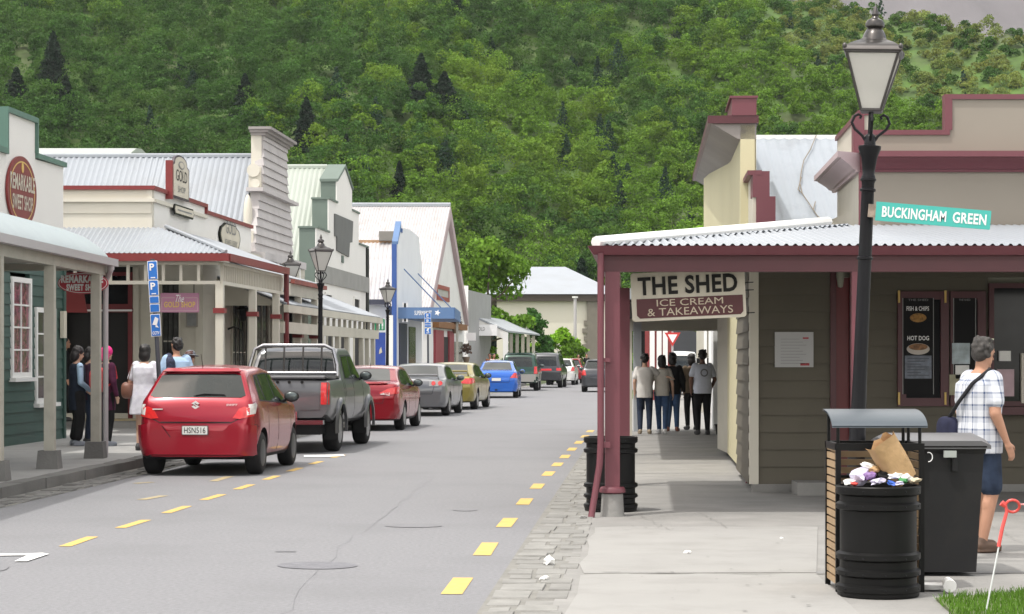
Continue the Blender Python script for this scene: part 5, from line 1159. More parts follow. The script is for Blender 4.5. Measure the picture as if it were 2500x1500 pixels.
# ---------------- street lamps ----------------
def lamp(loc,label,lean=0,yaw=0,seg=20):
    t=thing('street_lamp',label,'street lamp',loc,'heritage lantern street lamps',0); t.rotation_euler=(0,R(lean),0)
    ya=Matrix.Rotation(R(yaw),3,'Z')
    b=MB(); b.lathe([(.15,0),(.15,.1),(.12,.16),(.11,.55),(.095,.62),(.07,.72),(.055,1.5),(.051,2.6),(.049,3.0),(.055,3.02),(.055,3.05),(.046,3.07),(.05,3.11),(.062,3.2),(.088,3.27),(.088,3.29),(.045,3.3),(.042,3.36),(.03,3.38),(.0,3.40)],(0,0,0),seg)
    for z in (2.42,2.95,3.03): b.lathe([(.05,z-.014),(.062,z-.008),(.062,z+.008),(.05,z+.014)],(0,0,0),seg)
    b.build('post',m_lampblk,t)
    b=MB(); b.tube([(0,0,3.35),(0,0,3.58)],.02,8)
    for k in range(4):
        d=ya@Vector((math.cos(PI/2*k+.12),math.sin(PI/2*k+.12),0)); P=lambda r,z:d*r+Vector((0,0,z))
        b.tube([P(.035,3.33),P(.06,3.37),P(.12,3.42),P(.145,3.47),P(.125,3.52),P(.095,3.535),P(.075,3.52),P(.085,3.50)],.011,6)
    b.build('scroll_bracket',m_lampblk,t)
    def sq(r,z,r2,z2,th): pass
    c=[ya@Vector((x,y,0)) for x,y in ((-1,-1),(1,-1),(1,1),(-1,1))]
    b=MB()
    for k in range(4):
        p=c[k]; q=c[(k+1)%4]
        b.tube([p*.075+Vector((0,0,3.565)),p*.198+Vector((0,0,4.0))],.011,6)
        b.tube([p*.075+Vector((0,0,3.565)),q*.075+Vector((0,0,3.565))],.012,6); b.tube([p*.2+Vector((0,0,4.0)),q*.2+Vector((0,0,4.0))],.014,6)
    b.hexa([p*.08+Vector((0,0,3.55)) for p in c]+[p*.08+Vector((0,0,3.56)) for p in c]); b.build('lantern_frame',m_lampgrey,t)
    b=MB(); 
    for k in range(4):
        p=c[k]; q=c[(k+1)%4]; b.add([p*.072+Vector((0,0,3.57)),q*.072+Vector((0,0,3.57)),q*.193+Vector((0,0,3.99)),p*.193+Vector((0,0,3.99))],[(0,1,2,3)])
    b.build('glass',m_frost,t,smooth=0)
    b=MB(); rr=[(.215,4.0),(.225,4.01),(.215,4.035),(.16,4.075),(.105,4.10),(.075,4.125)]
    vs=[p*r+Vector((0,0,z)) for r,z in rr for p in c]; b.add(vs,[(4*i+j,4*i+(j+1)%4,4*i+4+(j+1)%4,4*i+4+j) for i in range(len(rr)-1) for j in range(4)]+[(3,2,1,0),tuple(4*len(rr)-4+j for j in range(4))])
    b.lathe([(.10,4.10),(.085,4.15),(.065,4.19),(.05,4.20),(.072,4.215),(.075,4.235),(.06,4.265),(.03,4.28),(.022,4.295),(.03,4.31),(.025,4.33),(.01,4.37),(0,4.39)],(0,0,0),seg)
    for p in c: b.ell(p*.212+Vector((0,0,4.035)),(.018,.018,.025),8,6)
    b.build('hood',m_lampgrey,t)
    return t
lamp(((2079-CX)/F*16.5,16.5,0),'nearest black street lamp leaning right beside the rubbish bins',2.45,-12)
lamp((-4.30,47.6,.0),'black street lamp with pale lantern in front of the stepped grey building',.4,25)
lamp((-4.40,75,.0),'black street lamp in front of the blue edged false front',.4,35)
lamp((-5.72,55,.0),'street lamp mostly hidden behind the red gutter corner',0,20)
# BUCKINGHAM GREEN plate
Y=16.38; a=R(-4.7); c=at(2278,527,Y); f=Fr(c,(math.cos(a),0,math.sin(a)),(0,-1,0),(-math.sin(a),0,math.cos(a)))
s=thing('street_name_sign','teal street name plate fixed to the nearest street lamp','street sign',c)
MB().prism(f,rrect(-.443,.443,-.073,.073,.006),-.006,.006).build('plate',m_teal,s)
text('lettering','BUCKINGHAM',f,-.395,.1,-.042,.042,m_signwhite,s,.009,.028); text('lettering','GREEN',f,.15,.41,-.042,.042,m_signwhite,s,.009,.028)
b=MB(); b.fbox(f,-.50,-.44,-.012,.004,-.05,.05); b.build('bracket',M('rusty_bracket',(.25,.2,.16),.7,var=.4,scale=20),s)
# parking signs
def parking(loc,lean,label,z0,z1,zs,w):
    t=thing('parking_sign_post',label,'sign post',loc,'blue parking sign posts',0); t.rotation_euler=(0,R(lean),0); f=Fr((0,0,0))
    b=MB(); b.tube([(0,.03,0),(0,.03,z1+.03)],.035,10); b.build('post',M('dark_steel_post',(.06,.065,.08),.5),t)
    def panel(a,c,nm):
        MB().prism(f,rrect(-w,w,a,c,.01),-.0,.008).build(nm,m_signwhite,t); return MB().prism(f,rrect(-w+.01,w-.01,a+.01,c-.01,.008),.008,.013).build('blue_face',m_signblue,t)
    h=(z1-z0); e=[z1,z1-h*.37,z1-h*.68,z1-h*.83,z0]
    for i in range(4): panel(e[i+1]+.006,e[i],'panel')
    for i in range(2):
        text('lettering','P',f,-.045,.03,e[i]-.15,e[i]-.04,m_signwhite,t,.018,.03)
        b=MB(); b.fbox(f,-.035,.035,.013,.018,e[i+1]+.03,e[i+1]+.045); b.build('dash_mark',m_signwhite,t)
    panel(zs,z0-.02,'camera_panel'); zc=(zs+z0-.02)/2
    b=MB(); b.prism(f,[(-.05,zc+.01),(-.0,zc+.13),(.05,zc+.10),(.02,zc+.0)],.013,.018); b.prism(f,[(.0,zc),(.02,zc),(.05,zc-.04),(.0,zc-.03)],.013,.0175); b.build('camera_mark',m_signwhite,t)
    text('lettering','CCTV',f,-.055,.055,zs+.03,zs+.08,m_signwhite,t,.018,.04)
    return t
parking((-5.44,33.2,.12),-3.2,'near blue parking and camera sign post behind the red hatchback',2.34-.0-.12,3.15-.12,1.97-.12,.078)
parking(((1046-CX)/F*74,74,.12),-.5,'far blue parking and camera sign post in front of the canopy',2.66-.12,3.16-.12,2.42-.12,.115)
f=facing(86); s=thing('hanging_notice','narrow white and dark panels hanging at the canopy corner','sign',f.pt(f.U(990),0,3)); b=MB(); b.fbox(f,f.U(983),f.U(987),.2,.24,f.hit(985,787)[1],f.hit(985,739)[1]); b.fbox(f,f.U(992),f.U(997),.2,.24,f.hit(985,787)[1],f.hit(985,739)[1]); b.build('white_panel',m_signwhite,s); MB().fbox(f,f.U(987),f.U(992),.19,.23,f.hit(985,785)[1],f.hit(985,741)[1]).build('dark_panel',m_black,s)

# ---------------- bins ----------------
def barrel(t,c,r,h,holes=True):
    b=MB(); pr=[(r*.93,0),(r*.98,.02)]
    z=.02
    pr+= [(r*.98,.04),(r*1.01,.05),(r*1.01,.085),(r*.92,.10),(r*.92,.145),(r*1.01,.16),(r*1.01,.19),(r*.92,.205),(r*.92,.255),(r*1.01,.27),(r*1.01,.305),(r*.915,.32),(r*.915,h*.78),(r*1.01,h*.795),(r*1.01,h*.84),(r*.92,h*.86),(r*.92,h*.91),(r*1.01,h*.93),(r*1.02,h*.99),(r*1.0,h),(r*.93,h),(r*.92,h*.9),(0,h*.88)]
    b.lathe(pr,c,40); b.build('barrel',m_black,t)
    b=MB()
    for k in range(12):
        q=2*PI*k/12
        for z in (.07,.17,.28,h*.825,h*.96): b.ell((c[0]+math.cos(q)*r*1.0,c[1]+math.sin(q)*r*1.0,c[2]+z),(.008,.008,.008),6,4)
    o=b.build('rivets',m_lampblk,t); o['kind']='stuff'
p=(2144-CX)/F*14.70
s=thing('rubbish_barrel','black banded barrel bin overflowing with rubbish beside the lamp post','bin',(p,14.70,0),'black banded barrel bins'); barrel(s,(p,14.70,.0),.286,.77)
p2=gnd(1490,1252); s=thing('rubbish_barrel','black banded barrel bin behind the maroon veranda post','bin',(p2.x,22.7,0),'black banded barrel bins'); barrel(s,((1491-CX)/F*22.75,22.75,0),.284,.80)
# slatted enclosure
y0,y1=14.90,15.42
xr=(2257-CX)/F*y0; xl=(2041-CX)/F*y0
s=thing('bin_surround','black framed timber slat bin surround with curved grey canopy','bin surround',(xl,y0,0)); w=.035
b=MB()
for x in (xl,xr-w):
    for y in (y0,y1-w): b.box(x,x+w,y,y+w,0,1.03)
for y in (y0-.002,y1-w+.002): b.box(xl,xr,y,y+w,1.0,1.05) 
b.box(xl-.0,xl+w,y0,y1,1.0,1.048); b.box(xr-w,xr,y0,y1,1.0,1.048); b.box(xl+w,xr-w,y1-w,y1,.78,.8)
b.build('frame',m_black,s)
k=0; z=.06
while z<.99:
    pass; h=.058
    MB().box(xl+.008,xl+.03,y0+w,y1-w,z,z+h-.014).build('slat',m_wood,s)
    MB().box(xl+w,xr-w,y1-.03,y1-.008,z,z+h-.014).build('slat',m_wood,s)
    MB().box(xr-.03,xr-.008,y0+w,y1-w,z,z+h-.014).build('slat',m_wood,s)
    z+=h
for x,y,z in [(xl+.02,y0+.04,1.19),(xl+.02,y1-.05,1.27),(xr-w+.01,y0+.04,1.19),(xr-w+.01,y1-.05,1.27),(xr-.09,y1-.2,1.25)]: MB().tube([(x,y,1.03),(x,y,z)],.012,6).build('canopy_leg',m_black,s)
b=MB(); vs=[]; n=9
for x in (xl-.03,xr+.02):
    for i in range(n+1):
        q=R(8+82*i/n); vs.append((x,y0-.02+.50*(1-math.cos(q))*.95,1.155+.125*math.sin(q)))
b.add(vs,[(i,i+1,n+2+i,n+1+i) for i in range(n)]); b.add([(x,y+.0,z-.012) for x,y,z in vs],[(i,n+1+i,n+2+i,i+1) for i in range(n)]); b.build('canopy',m_canopy,s,smooth=60)
# rubbish pile
cx_,cy_=p,14.70; rg=random.Random(8)
def crumple(name,label,c,r,mat,cat='rubbish',grp='rubbish heaped on the barrel',flat=.7,seed=0,sub=2):
    bm=bmesh.new(); bmesh.ops.create_icosphere(bm,subdivisions=sub,radius=1); g=random.Random(seed)
    for v_ in bm.verts: v_.co*= g.uniform(.62,1.15); v_.co.z*=flat
    me=bpy.data.meshes.new(name); bm.to_mesh(me); bm.free()
    for v_ in me.vertices: v_.co=Vector((v_.co.x*r[0],v_.co.y*r[1],v_.co.z*r[2]))
    o=bpy.data.objects.new(name,me); C.objects.link(o); o.location=c; me.materials.append(mat); me.shade_smooth(); me.set_sharp_from_angle(angle=R(22)); tag(o,label,cat,grp); o.rotation_euler=(g.uniform(-.3,.3),g.uniform(-.3,.3),g.uniform(0,3)); return o
m_gr=M('green_pack',(.04,.22,.06),.5); m_bl=M('blue_pack',(.04,.12,.5),.5); m_rd=M('red_pack',(.55,.04,.03),.5); m_pur=M('purple_pack',(.24,.14,.34),.5,var=.3,scale=20); m_lil=M('lilac_white_pack',(.55,.52,.66),.5,var=.15,scale=20)
Yp=14.64
def pp_(px,py,dy=0): v_=at(px,py,Yp+dy); return (v_.x,v_.y,v_.z)
crumple('paper_wrap','white wrapper at the left rim of the heaped barrel',pp_(2074,1178),(.05,.05,.035),m_paper,seed=1)
crumple('paper_wrap','large white crumpled bag left of centre in the heap',pp_(2100,1163,.03),(.085,.08,.085),m_lil,seed=2)
crumple('paper_wrap','red scrap at the left rim of the heap',pp_(2086,1181,-.03),(.03,.03,.02),m_rd,seed=3)
crumple('paper_wrap','purple printed carton in the middle of the heap',pp_(2122,1163,-.02),(.05,.05,.05),m_pur,seed=4)
crumple('paper_wrap','white and lilac wrapper low in the middle of the heap',pp_(2143,1176,-.06),(.06,.05,.035),m_lil,seed=5)
crumple('paper_wrap','white flat box lid sticking up left of the paper bag',pp_(2118,1137,.05),(.06,.05,.03),m_paper,seed=6)
crumple('paper_wrap','small crumpled brown wrapper under the paper bag',pp_(2138,1146,.02),(.055,.05,.045),m_kraft,seed=7)
crumple('paper_wrap','black plastic wrap in the middle of the heap',pp_(2157,1160,.0),(.06,.06,.05),m_black,seed=8)
crumple('paper_wrap','blue packet at the front rim of the heap',pp_(2178,1180,-.08),(.04,.04,.025),m_bl,seed=9)
crumple('paper_wrap','white lidded carton right of centre in the heap',pp_(2182,1160,-.03),(.06,.06,.035),m_paper,seed=10)
crumple('paper_wrap','green packet right of centre in the heap',pp_(2205,1172,-.05),(.035,.04,.03),m_gr,seed=11)
crumple('paper_wrap','white wrapper at the right of the heap',pp_(2213,1167,-.02),(.05,.05,.05),m_paper,seed=12)
crumple('paper_wrap','buff wrapper at the right rim of the heap',pp_(2232,1174,-.02),(.045,.05,.03),M('buff_wrap',(.5,.42,.3),.6),seed=13)
crumple('paper_wrap','white cup sleeve at the front rim of the heap',pp_(2196,1181,-.1),(.04,.03,.025),m_lil,seed=14)
# brown bag: open topped, tilted
s=thing('paper_bag','open brown paper bag tilted on top of the heaped rubbish','paper bag',pp_(2172,1118,.0),None)
T=Matrix.Translation(Vector(pp_(2178,1124,.02)))@Matrix.Rotation(R(-38),4,'Y')@Matrix.Rotation(R(25),4,'Z')@Matrix.Rotation(R(12),4,'X')
g=random.Random(4); b=MB(); n=16; vs=[]
for j,(z,k) in enumerate([(-.17,.85),(-.1,1),(0,1.0),(.09,.98),(.15,1.06)]):
    for i in range(n):
        q=2*PI*i/n; ex=lambda c_:math.copysign(abs(c_)**.6,c_); vs.append((.105*k*ex(math.cos(q))+g.uniform(-.008,.008),.07*k*ex(math.sin(q))+g.uniform(-.008,.008),z+(g.uniform(-.025,.025) if j==4 else 0)))
fs=[(j*n+i,j*n+(i+1)%n,(j+1)*n+(i+1)%n,(j+1)*n+i) for j in range(4) for i in range(n)]+[tuple(range(n-1,-1,-1))]
b.add(vs,fs); b.xf(T); b.build('bag',m_kraft,s,smooth=30)
b=MB(); b.ell((0,0,.06),(.06,.045,.05),8,6); b.xf(T); b.build('contents',m_rd,s)
# wheelie bin
Yw=15.95; xa=(2172-CX)/F*Yw; xb=(2404-CX)/F*Yw; s=thing('wheelie_bin','tall dark grey wheelie bin with shut lid beside the slatted surround','wheelie bin',((xa+xb)/2,Yw,0))
m_=(xa+xb)/2; hw=(xb-xa)/2
def tap(b,z0,k0,z1,k1,y0,y1,yy0=None): b.hexa([(m_-hw*k0,y0,z0),(m_+hw*k0,y0,z0),(m_+hw*k0,y1,z0),(m_-hw*k0,y1,z0),(m_-hw*k1,y0-.05,z1),(m_+hw*k1,y0-.05,z1),(m_+hw*k1,y1+.05,z1),(m_-hw*k1,y1+.05,z1)])
b=MB(); tap(b,.04,.84,.93,.97,Yw+.03,Yw+.62); tap(b,.93,1.0,.99,1.01,Yw-.02,Yw+.68)
for k in (-.35,.35): b.box(m_+hw*k-.02,m_+hw*k+.02,Yw-.045,Yw+.0,.80,.93)
b.build('body',m_plastic,s)
b=MB(); vs=[];n=8
for i in range(n+1):
    y=Yw-.06+.80*i/n; z=1.0+.075*math.sin(PI*(.12+.8*i/n))
    vs+=[(m_-hw*1.1,y,z-.035),(m_-hw*.9,y,z),(m_+hw*.9,y,z),(m_+hw*1.1,y,z-.035),(m_+hw*1.1,y,z-.06),(m_-hw*1.1,y,z-.06)]
fs=[(6*i+j,6*i+(j+1)%6,6*i+6+(j+1)%6,6*i+6+j) for i in range(n) for j in range(6)]+[tuple(range(5,-1,-1)),tuple(6*n+j for j in range(6))]
b.add(vs,fs); b.build('lid',m_lidgrey,s,smooth=50)
b=MB(); b.tube([(m_-hw*.9,Yw+.74,1.0),(m_+hw*.9,Yw+.74,1.0)],.016,8); b.build('handle',m_lidgrey,s)
MB().box((2300-CX)/F*Yw,(2330-CX)/F*Yw,Yw-.08,Yw-.05,.905,.955).build('label_plate',M('pale_label',(.35,.38,.36),.5),s)
f=facing(Yw-.03); b=MB(); cu,cv=f.hit(2266,1116); pts=[(cu+.028*math.cos(q),cv+.035*math.sin(q)) for q in np.linspace(-1.7,1.9,12)]; b.tube([f.pt(a,.022,c) for a,c in pts],.004,5); b.build('painted_mark',m_signwhite,s)
for k in (-1,1):
    b=MB(); b.lathe([(0,-.025),(.1,-.025),(.1,.025),(0,.025)],(m_+k*hw*.7,Yw+.62,.1),18,axis=Matrix.Rotation(R(90),3,'Y')); b.build('wheel',m_tyre,s)
# pigtail stake
s=thing('tape_stake','thin white fence stake with looped red plastic head at bottom right','stake',tuple(gnd(2404,1512)))
Ys=13.55; P=lambda x,y,dy=0: at(x,y,Ys+dy)
b=MB(); b.tube([P(2403,1515),P(2422,1420),P(2440,1327)],.0055,8); b.build('shaft',M('fibreglass',(.62,.64,.64),.3),s)
b=MB(); b.tube([P(2438,1335),P(2447,1290),P(2458,1250)]+[P(2472+17*math.cos(q),1236+15*math.sin(q),.02*math.sin(q)) for q in np.linspace(PI*1.05,PI*2.9,14)],[.012,.012,.011]+[.009]*14,8); b.build('looped_head',M('coral_red_plastic',(.75,.09,.08),.4),s)
b=MB(); b.tube([P(2445,1228),P(2455,1236)],[.02,.014],8); b.build('knob',M('coral_red_plastic',(.75,.09,.08),.4),s)
rope=thing('barrier_cord','red and white cord running right from the looped stake','cord',P(2480,1232)); b=MB(); b.tube([P(2485,1233),P(2540,1229),P(2640,1240)],.006,6); b.build('cord',M('pink_white_cord',(.6,.28,.28),.6,var=.6,scale=60),rope)
# litter on the ground
def flatlitter(px,py,w,d,h,label,mat=m_paper,seed=1,name='litter'):
    q=gnd(px,py,.01); return crumple(name,label,(q.x,q.y,.012+h*.5),(w,d,h),mat,'litter','scraps of litter on the ground',1,seed)
flatlitter(1340,1378,.05,.05,.05,'larger crumpled white paper on the right gutter stones',seed=21)
flatlitter(1328,1418,.035,.035,.025,'smaller crumpled white paper nearer on the gutter stones',seed=22)
flatlitter(1678,1352,.035,.03,.02,'white scrap alone on the smooth pavement slab',seed=23)
flatlitter(1424,1266,.045,.03,.02,'pale block at the foot of the maroon downpipe',m_conc,seed=24)
flatlitter(1908,1316,.02,.02,.01,'tiny white speck on the pavement left of the bins',seed=25)
q=gnd(2278,1446); b=MB(); b.lathe([(.02,0),(.085,.012),(.105,.045),(.102,.048),(.08,.018),(0,.01)],(q.x,q.y,.012),20,sxy=(1.1,.8)); o=b.build('takeaway_tray',m_paper); tag(o,'white takeaway tray lying on the ground right of the barrel','litter')
q=gnd(2324,1452); b=MB(); b.lathe([(0,0),(.046,.0),(.048,.006),(.034,.095),(0,.095)],(q.x-.02,q.y-.03,.06),20,axis=Matrix.Rotation(R(-75),3,'X')); o=b.build('paper_cup',m_paper); tag(o,'white paper cup lying beside the takeaway tray','paper cup')
# grass corner
m_grass=leafmat('lawn_blade',(.11,.22,.03),var=.25,scale=2,island=.3)
gp=[gnd(2286,1470),gnd(2335,1466),gnd(2420,1461),gnd(2560,1447),Vector((5.5,14.9,0)),Vector((5.5,12.5,0)),gnd(2330,1560),gnd(2330,1510)]
MB().prism(Fr((0,0,0),(1,0,0),(0,0,1),(0,1,0)),[(a.x,a.y) for a in gp],.0,.03).build('lawn_soil',m_earth)['kind']='structure'
from mathutils.geometry import intersect_point_line
def inside(x,y,poly):
    c=False;j=len(poly)-1
    for i in range(len(poly)):
        a,b_=poly[i],poly[j]
        if (a.y>y)!=(b_.y>y) and x<(b_.x-a.x)*(y-a.y)/(b_.y-a.y)+a.x: c=not c
        j=i
    return c
Q=[];gr=random.Random(2)
while len(Q)<15000:
    x=gr.uniform(2.6,5.5); y=gr.uniform(12.5,15.7)
    if not inside(x+gr.uniform(-.03,.03),y+gr.uniform(-.03,.03),gp): continue
    h=gr.uniform(.02,.055); a=gr.uniform(0,6.28); w=.004; lx,ly=gr.uniform(-.02,.02),gr.uniform(-.02,.02)
    dx,dy=math.cos(a)*w,math.sin(a)*w; Q.append([(x-dx,y-dy,.02),(x+dx,y+dy,.02),(x+lx+dx*.3,y+ly+dy*.3,.03+h),(x+lx-dx*.3,y+ly-dy*.3,.03+h)])
tag(link('grass',leafmesh('grass',np.array(Q)),m_grass,None,0),'short bright green grass at the bottom right corner',None,None,'stuff')
# ---------------- cars ----------------
def sm(prof,w=.035):
    xs=[p[0] for p in prof]; ys=[p[1] for p in prof]
    return lambda x: float(np.mean([np.interp(min(max(x+d,xs[0]),xs[-1]),xs,ys) for d in np.linspace(-w,w,5)]))
class Body:
    def __init__(s,P):
        s.P=P; s.top=sm(P['top']); s.bot=sm(P['bot'],.1); s.plan=sm(P['plan'],.05); s.belt=sm(P['belt'],.1); s.rp=sm(P.get('roofplan',[(0,1),(9,1)]),.1)
    def W(s,x,z):
        P=s.P; h=P['hw']*s.plan(x); zb=s.bot(x); be=s.belt(x)
        k=np.interp(z,[zb,zb+.12,(zb+be)*.5,be-.04,be],[.93,.975,1.0,.985,.955])
        w=h*k
        if z>be: w-= (z-be)*P['tum']; w*= 1-(1-s.rp(x))*min(1,(z-be)/.3)
        return w
    def section(s,x,n=12):
        zt=s.top(x); zb=s.bot(x); r=min(s.P.get('rc',.07),(zt-zb)*.4); out=[]
        wb=s.W(x,zb+.02)
        out.append((0,zb)); out.append((wb*.6,zb)); out.append((wb-.05,zb+.005)); out.append((wb,zb+.06))
        be=min(s.belt(x),zt-r)
        zs=[zb+.06+(be-zb-.06)*i/5 for i in range(1,6)]
        zs+= [be+(zt-r-be)*i/4 for i in range(1,5)] if zt-r-be>.01 else [be+.0005*i for i in range(1,5)]
        for z in zs: out.append((s.W(x,z),z))
        w=s.W(x,zt-r)
        cr=s.P.get('crown',.03)
        for q in (30,60,85): out.append((w-r*(1-math.cos(R(q))),zt-r+r*math.sin(R(q))-cr*.4*0))
        out.append((w*.6,zt+cr*.45)); out.append((w*.3,zt+cr*.85)); out.append((0,zt+cr))
        return out
    def mesh(s):
        P=s.P; L=P['L']; xs=sorted(set([round(v,3) for v in list(np.linspace(0,.3,11))+list(np.linspace(.3,L-.3,int(L/.09)))+list(np.linspace(L-.3,L,9))]))
        vs=[];fs=[]; secs=[]
        for x in xs:
            h=s.section(x); full=[(x,-y,z) for y,z in h]+[(x,y,z) for y,z in reversed(h[1:-1])]
            secs.append(len(full)); vs+=full
        m=secs[0]
        for i in range(len(xs)-1):
            for j in range(m): fs.append((i*m+j,(i+1)*m+j,(i+1)*m+(j+1)%m,i*m+(j+1)%m))
        h=m//2
        # end caps as quads across
        def capf(o,fl):
            out=[]
            for j in range(h):
                a,b_,c,d=o+j,o+j+1,o+(m-j-1)%m,o+(m-j)%m
                q=[a,b_,c,d]; q2=[]
                for v in q:
                    if v not in q2: q2.append(v)
                if len(q2)>2: out.append(tuple(q2 if fl else q2[::-1]))
            return out
        fs+=capf(0,True); fs+=capf((len(xs)-1)*m,False)
        b=MB(); b.add(vs,fs); return b.mesh('body')
def bvh_of(me):
    return BVHTree.FromPolygons([v.co.copy() for v in me.vertices],[tuple(p.vertices) for p in me.polygons])
def patch(bv,poly,axis,off,cell=.06,depth=.02,mirror=False):
    """poly in (a,b): axis 'rear' a=y b=z ; 'side' a=x b=z, right-hand side (y<0) unless mirror"""
    bm=bmesh.new(); vs=[bm.verts.new((a,b,0)) for a,b in poly]; bm.faces.new(vs)
    for k,(mn,mx) in enumerate(((min(p[0] for p in poly),max(p[0] for p in poly)),(min(p[1] for p in poly),max(p[1] for p in poly)))):
        n=int((mx-mn)/cell)
        for i in range(1,n+1):
            co=[0,0,0]; co[k]=mn+(mx-mn)*i/(n+1); no=[0,0,0]; no[k]=1
            bmesh.ops.bisect_plane(bm,geom=bm.verts[:]+bm.edges[:]+bm.faces[:],plane_co=co,plane_no=no,dist=1e-5)
    bm.verts.ensure_lookup_table(); V=[];N=[]
    sg=1 if mirror else -1
    for v in bm.verts:
        a,b_=v.co.x,v.co.y
        if axis=='rear': o=Vector((-2,a,b_)); d=Vector((1,0,0))
        elif axis=='front': o=Vector((12,a,b_)); d=Vector((-1,0,0))
        else: o=Vector((a,sg*4,b_)); d=Vector((0,-sg,0))
        h=bv.ray_cast(o,d)
        if h[0] is None:
            h=bv.find_nearest(Vector((.1,a,b_)) if axis=='rear' else Vector((a,sg*.85,b_)))
        nn=h[1] if h[1].dot(d)<0 else -h[1]
        nn=(nn*.6-d*.4).normalized(); V.append(h[0].copy()); N.append(nn)
    n=len(V); b=MB(); idx={v:i for i,v in enumerate(bm.verts)}
    top=[p+q*off for p,q in zip(V,N)]; low=[p+q*(off-depth) for p,q in zip(V,N)]
    fs=[tuple(idx[v] for v in f.verts) for f in bm.faces]
    for e in bm.edges:
        if len(e.link_faces)==1: i,j=idx[e.verts[0]],idx[e.verts[1]]; fs.append((i,j,n+j,n+i))
    b.add(top+low,fs); bm.free()
    # consistent winding
    me=b.mesh('p'); bm=bmesh.new(); bm.from_mesh(me); bmesh.ops.recalc_face_normals(bm,faces=bm.faces[:]); bm.to_mesh(me); bm.free(); return me
def joinme(mes,name='j'):
    b=MB()
    for me in mes: b.add([v.co for v in me.vertices],[tuple(p.vertices) for p in me.polygons])
    return b.mesh(name)
def mirp(poly): return [(-a,b) for a,b in reversed(poly)]
def wheel(t,x,y,r,w,rimmat,spokes=5,side=-1):
    b=MB(); pr=[(r*.62,-w*.5),(r*.86,-w*.52),(r*.97,-w*.42),(r,-w*.25),(r,w*.25),(r*.97,w*.42),(r*.86,w*.52),(r*.62,w*.5)]
    ax=Matrix.Rotation(R(90),3,'X'); root=thing_part('wheel',t)
    b.lathe(pr,(x,y,r),32,axis=ax); b.build('tyre',m_tyre,root,smooth=50)
    o=side
    b=MB(); b.lathe([(0,-.02),(r*.6,-.02),(r*.6,.02),(0,.02)],(x,y+o*w*.18,r),28,axis=ax); bd=b.build('rim_back',m_trim,root)
    b=MB(); b.lathe([(r*.56,-w*.1),(r*.64,-w*.08),(r*.64,w*.08),(r*.56,w*.1)],(x,y+o*w*.42,r),32,axis=ax); b.lathe([(0,-.015),(r*.14,-.015),(r*.14,.02),(0,.02)],(x,y+o*w*.36,r),16,axis=ax)
    for k in range(spokes):
        q=2*PI*k/spokes+.3; c,sn=math.cos(q),math.sin(q); p=[]
        for rad,hw in ((r*.08,r*.075),(r*.6,r*.11)):
            for yy in (-.012,.012):
                for e in (-1,1): p.append((x+c*rad-sn*hw*e,y+o*w*.38+yy,r+sn*rad+c*hw*e))
        b.hexa([p[0],p[1],p[5],p[4],p[2],p[3],p[7],p[6]])
    b.build('rim',rimmat,root)
def thing_part(name,t):
    o=bpy.data.objects.new(name,None); C.objects.link(o); o.parent=t; o['_local']=1; o.empty_display_size=.1; return o
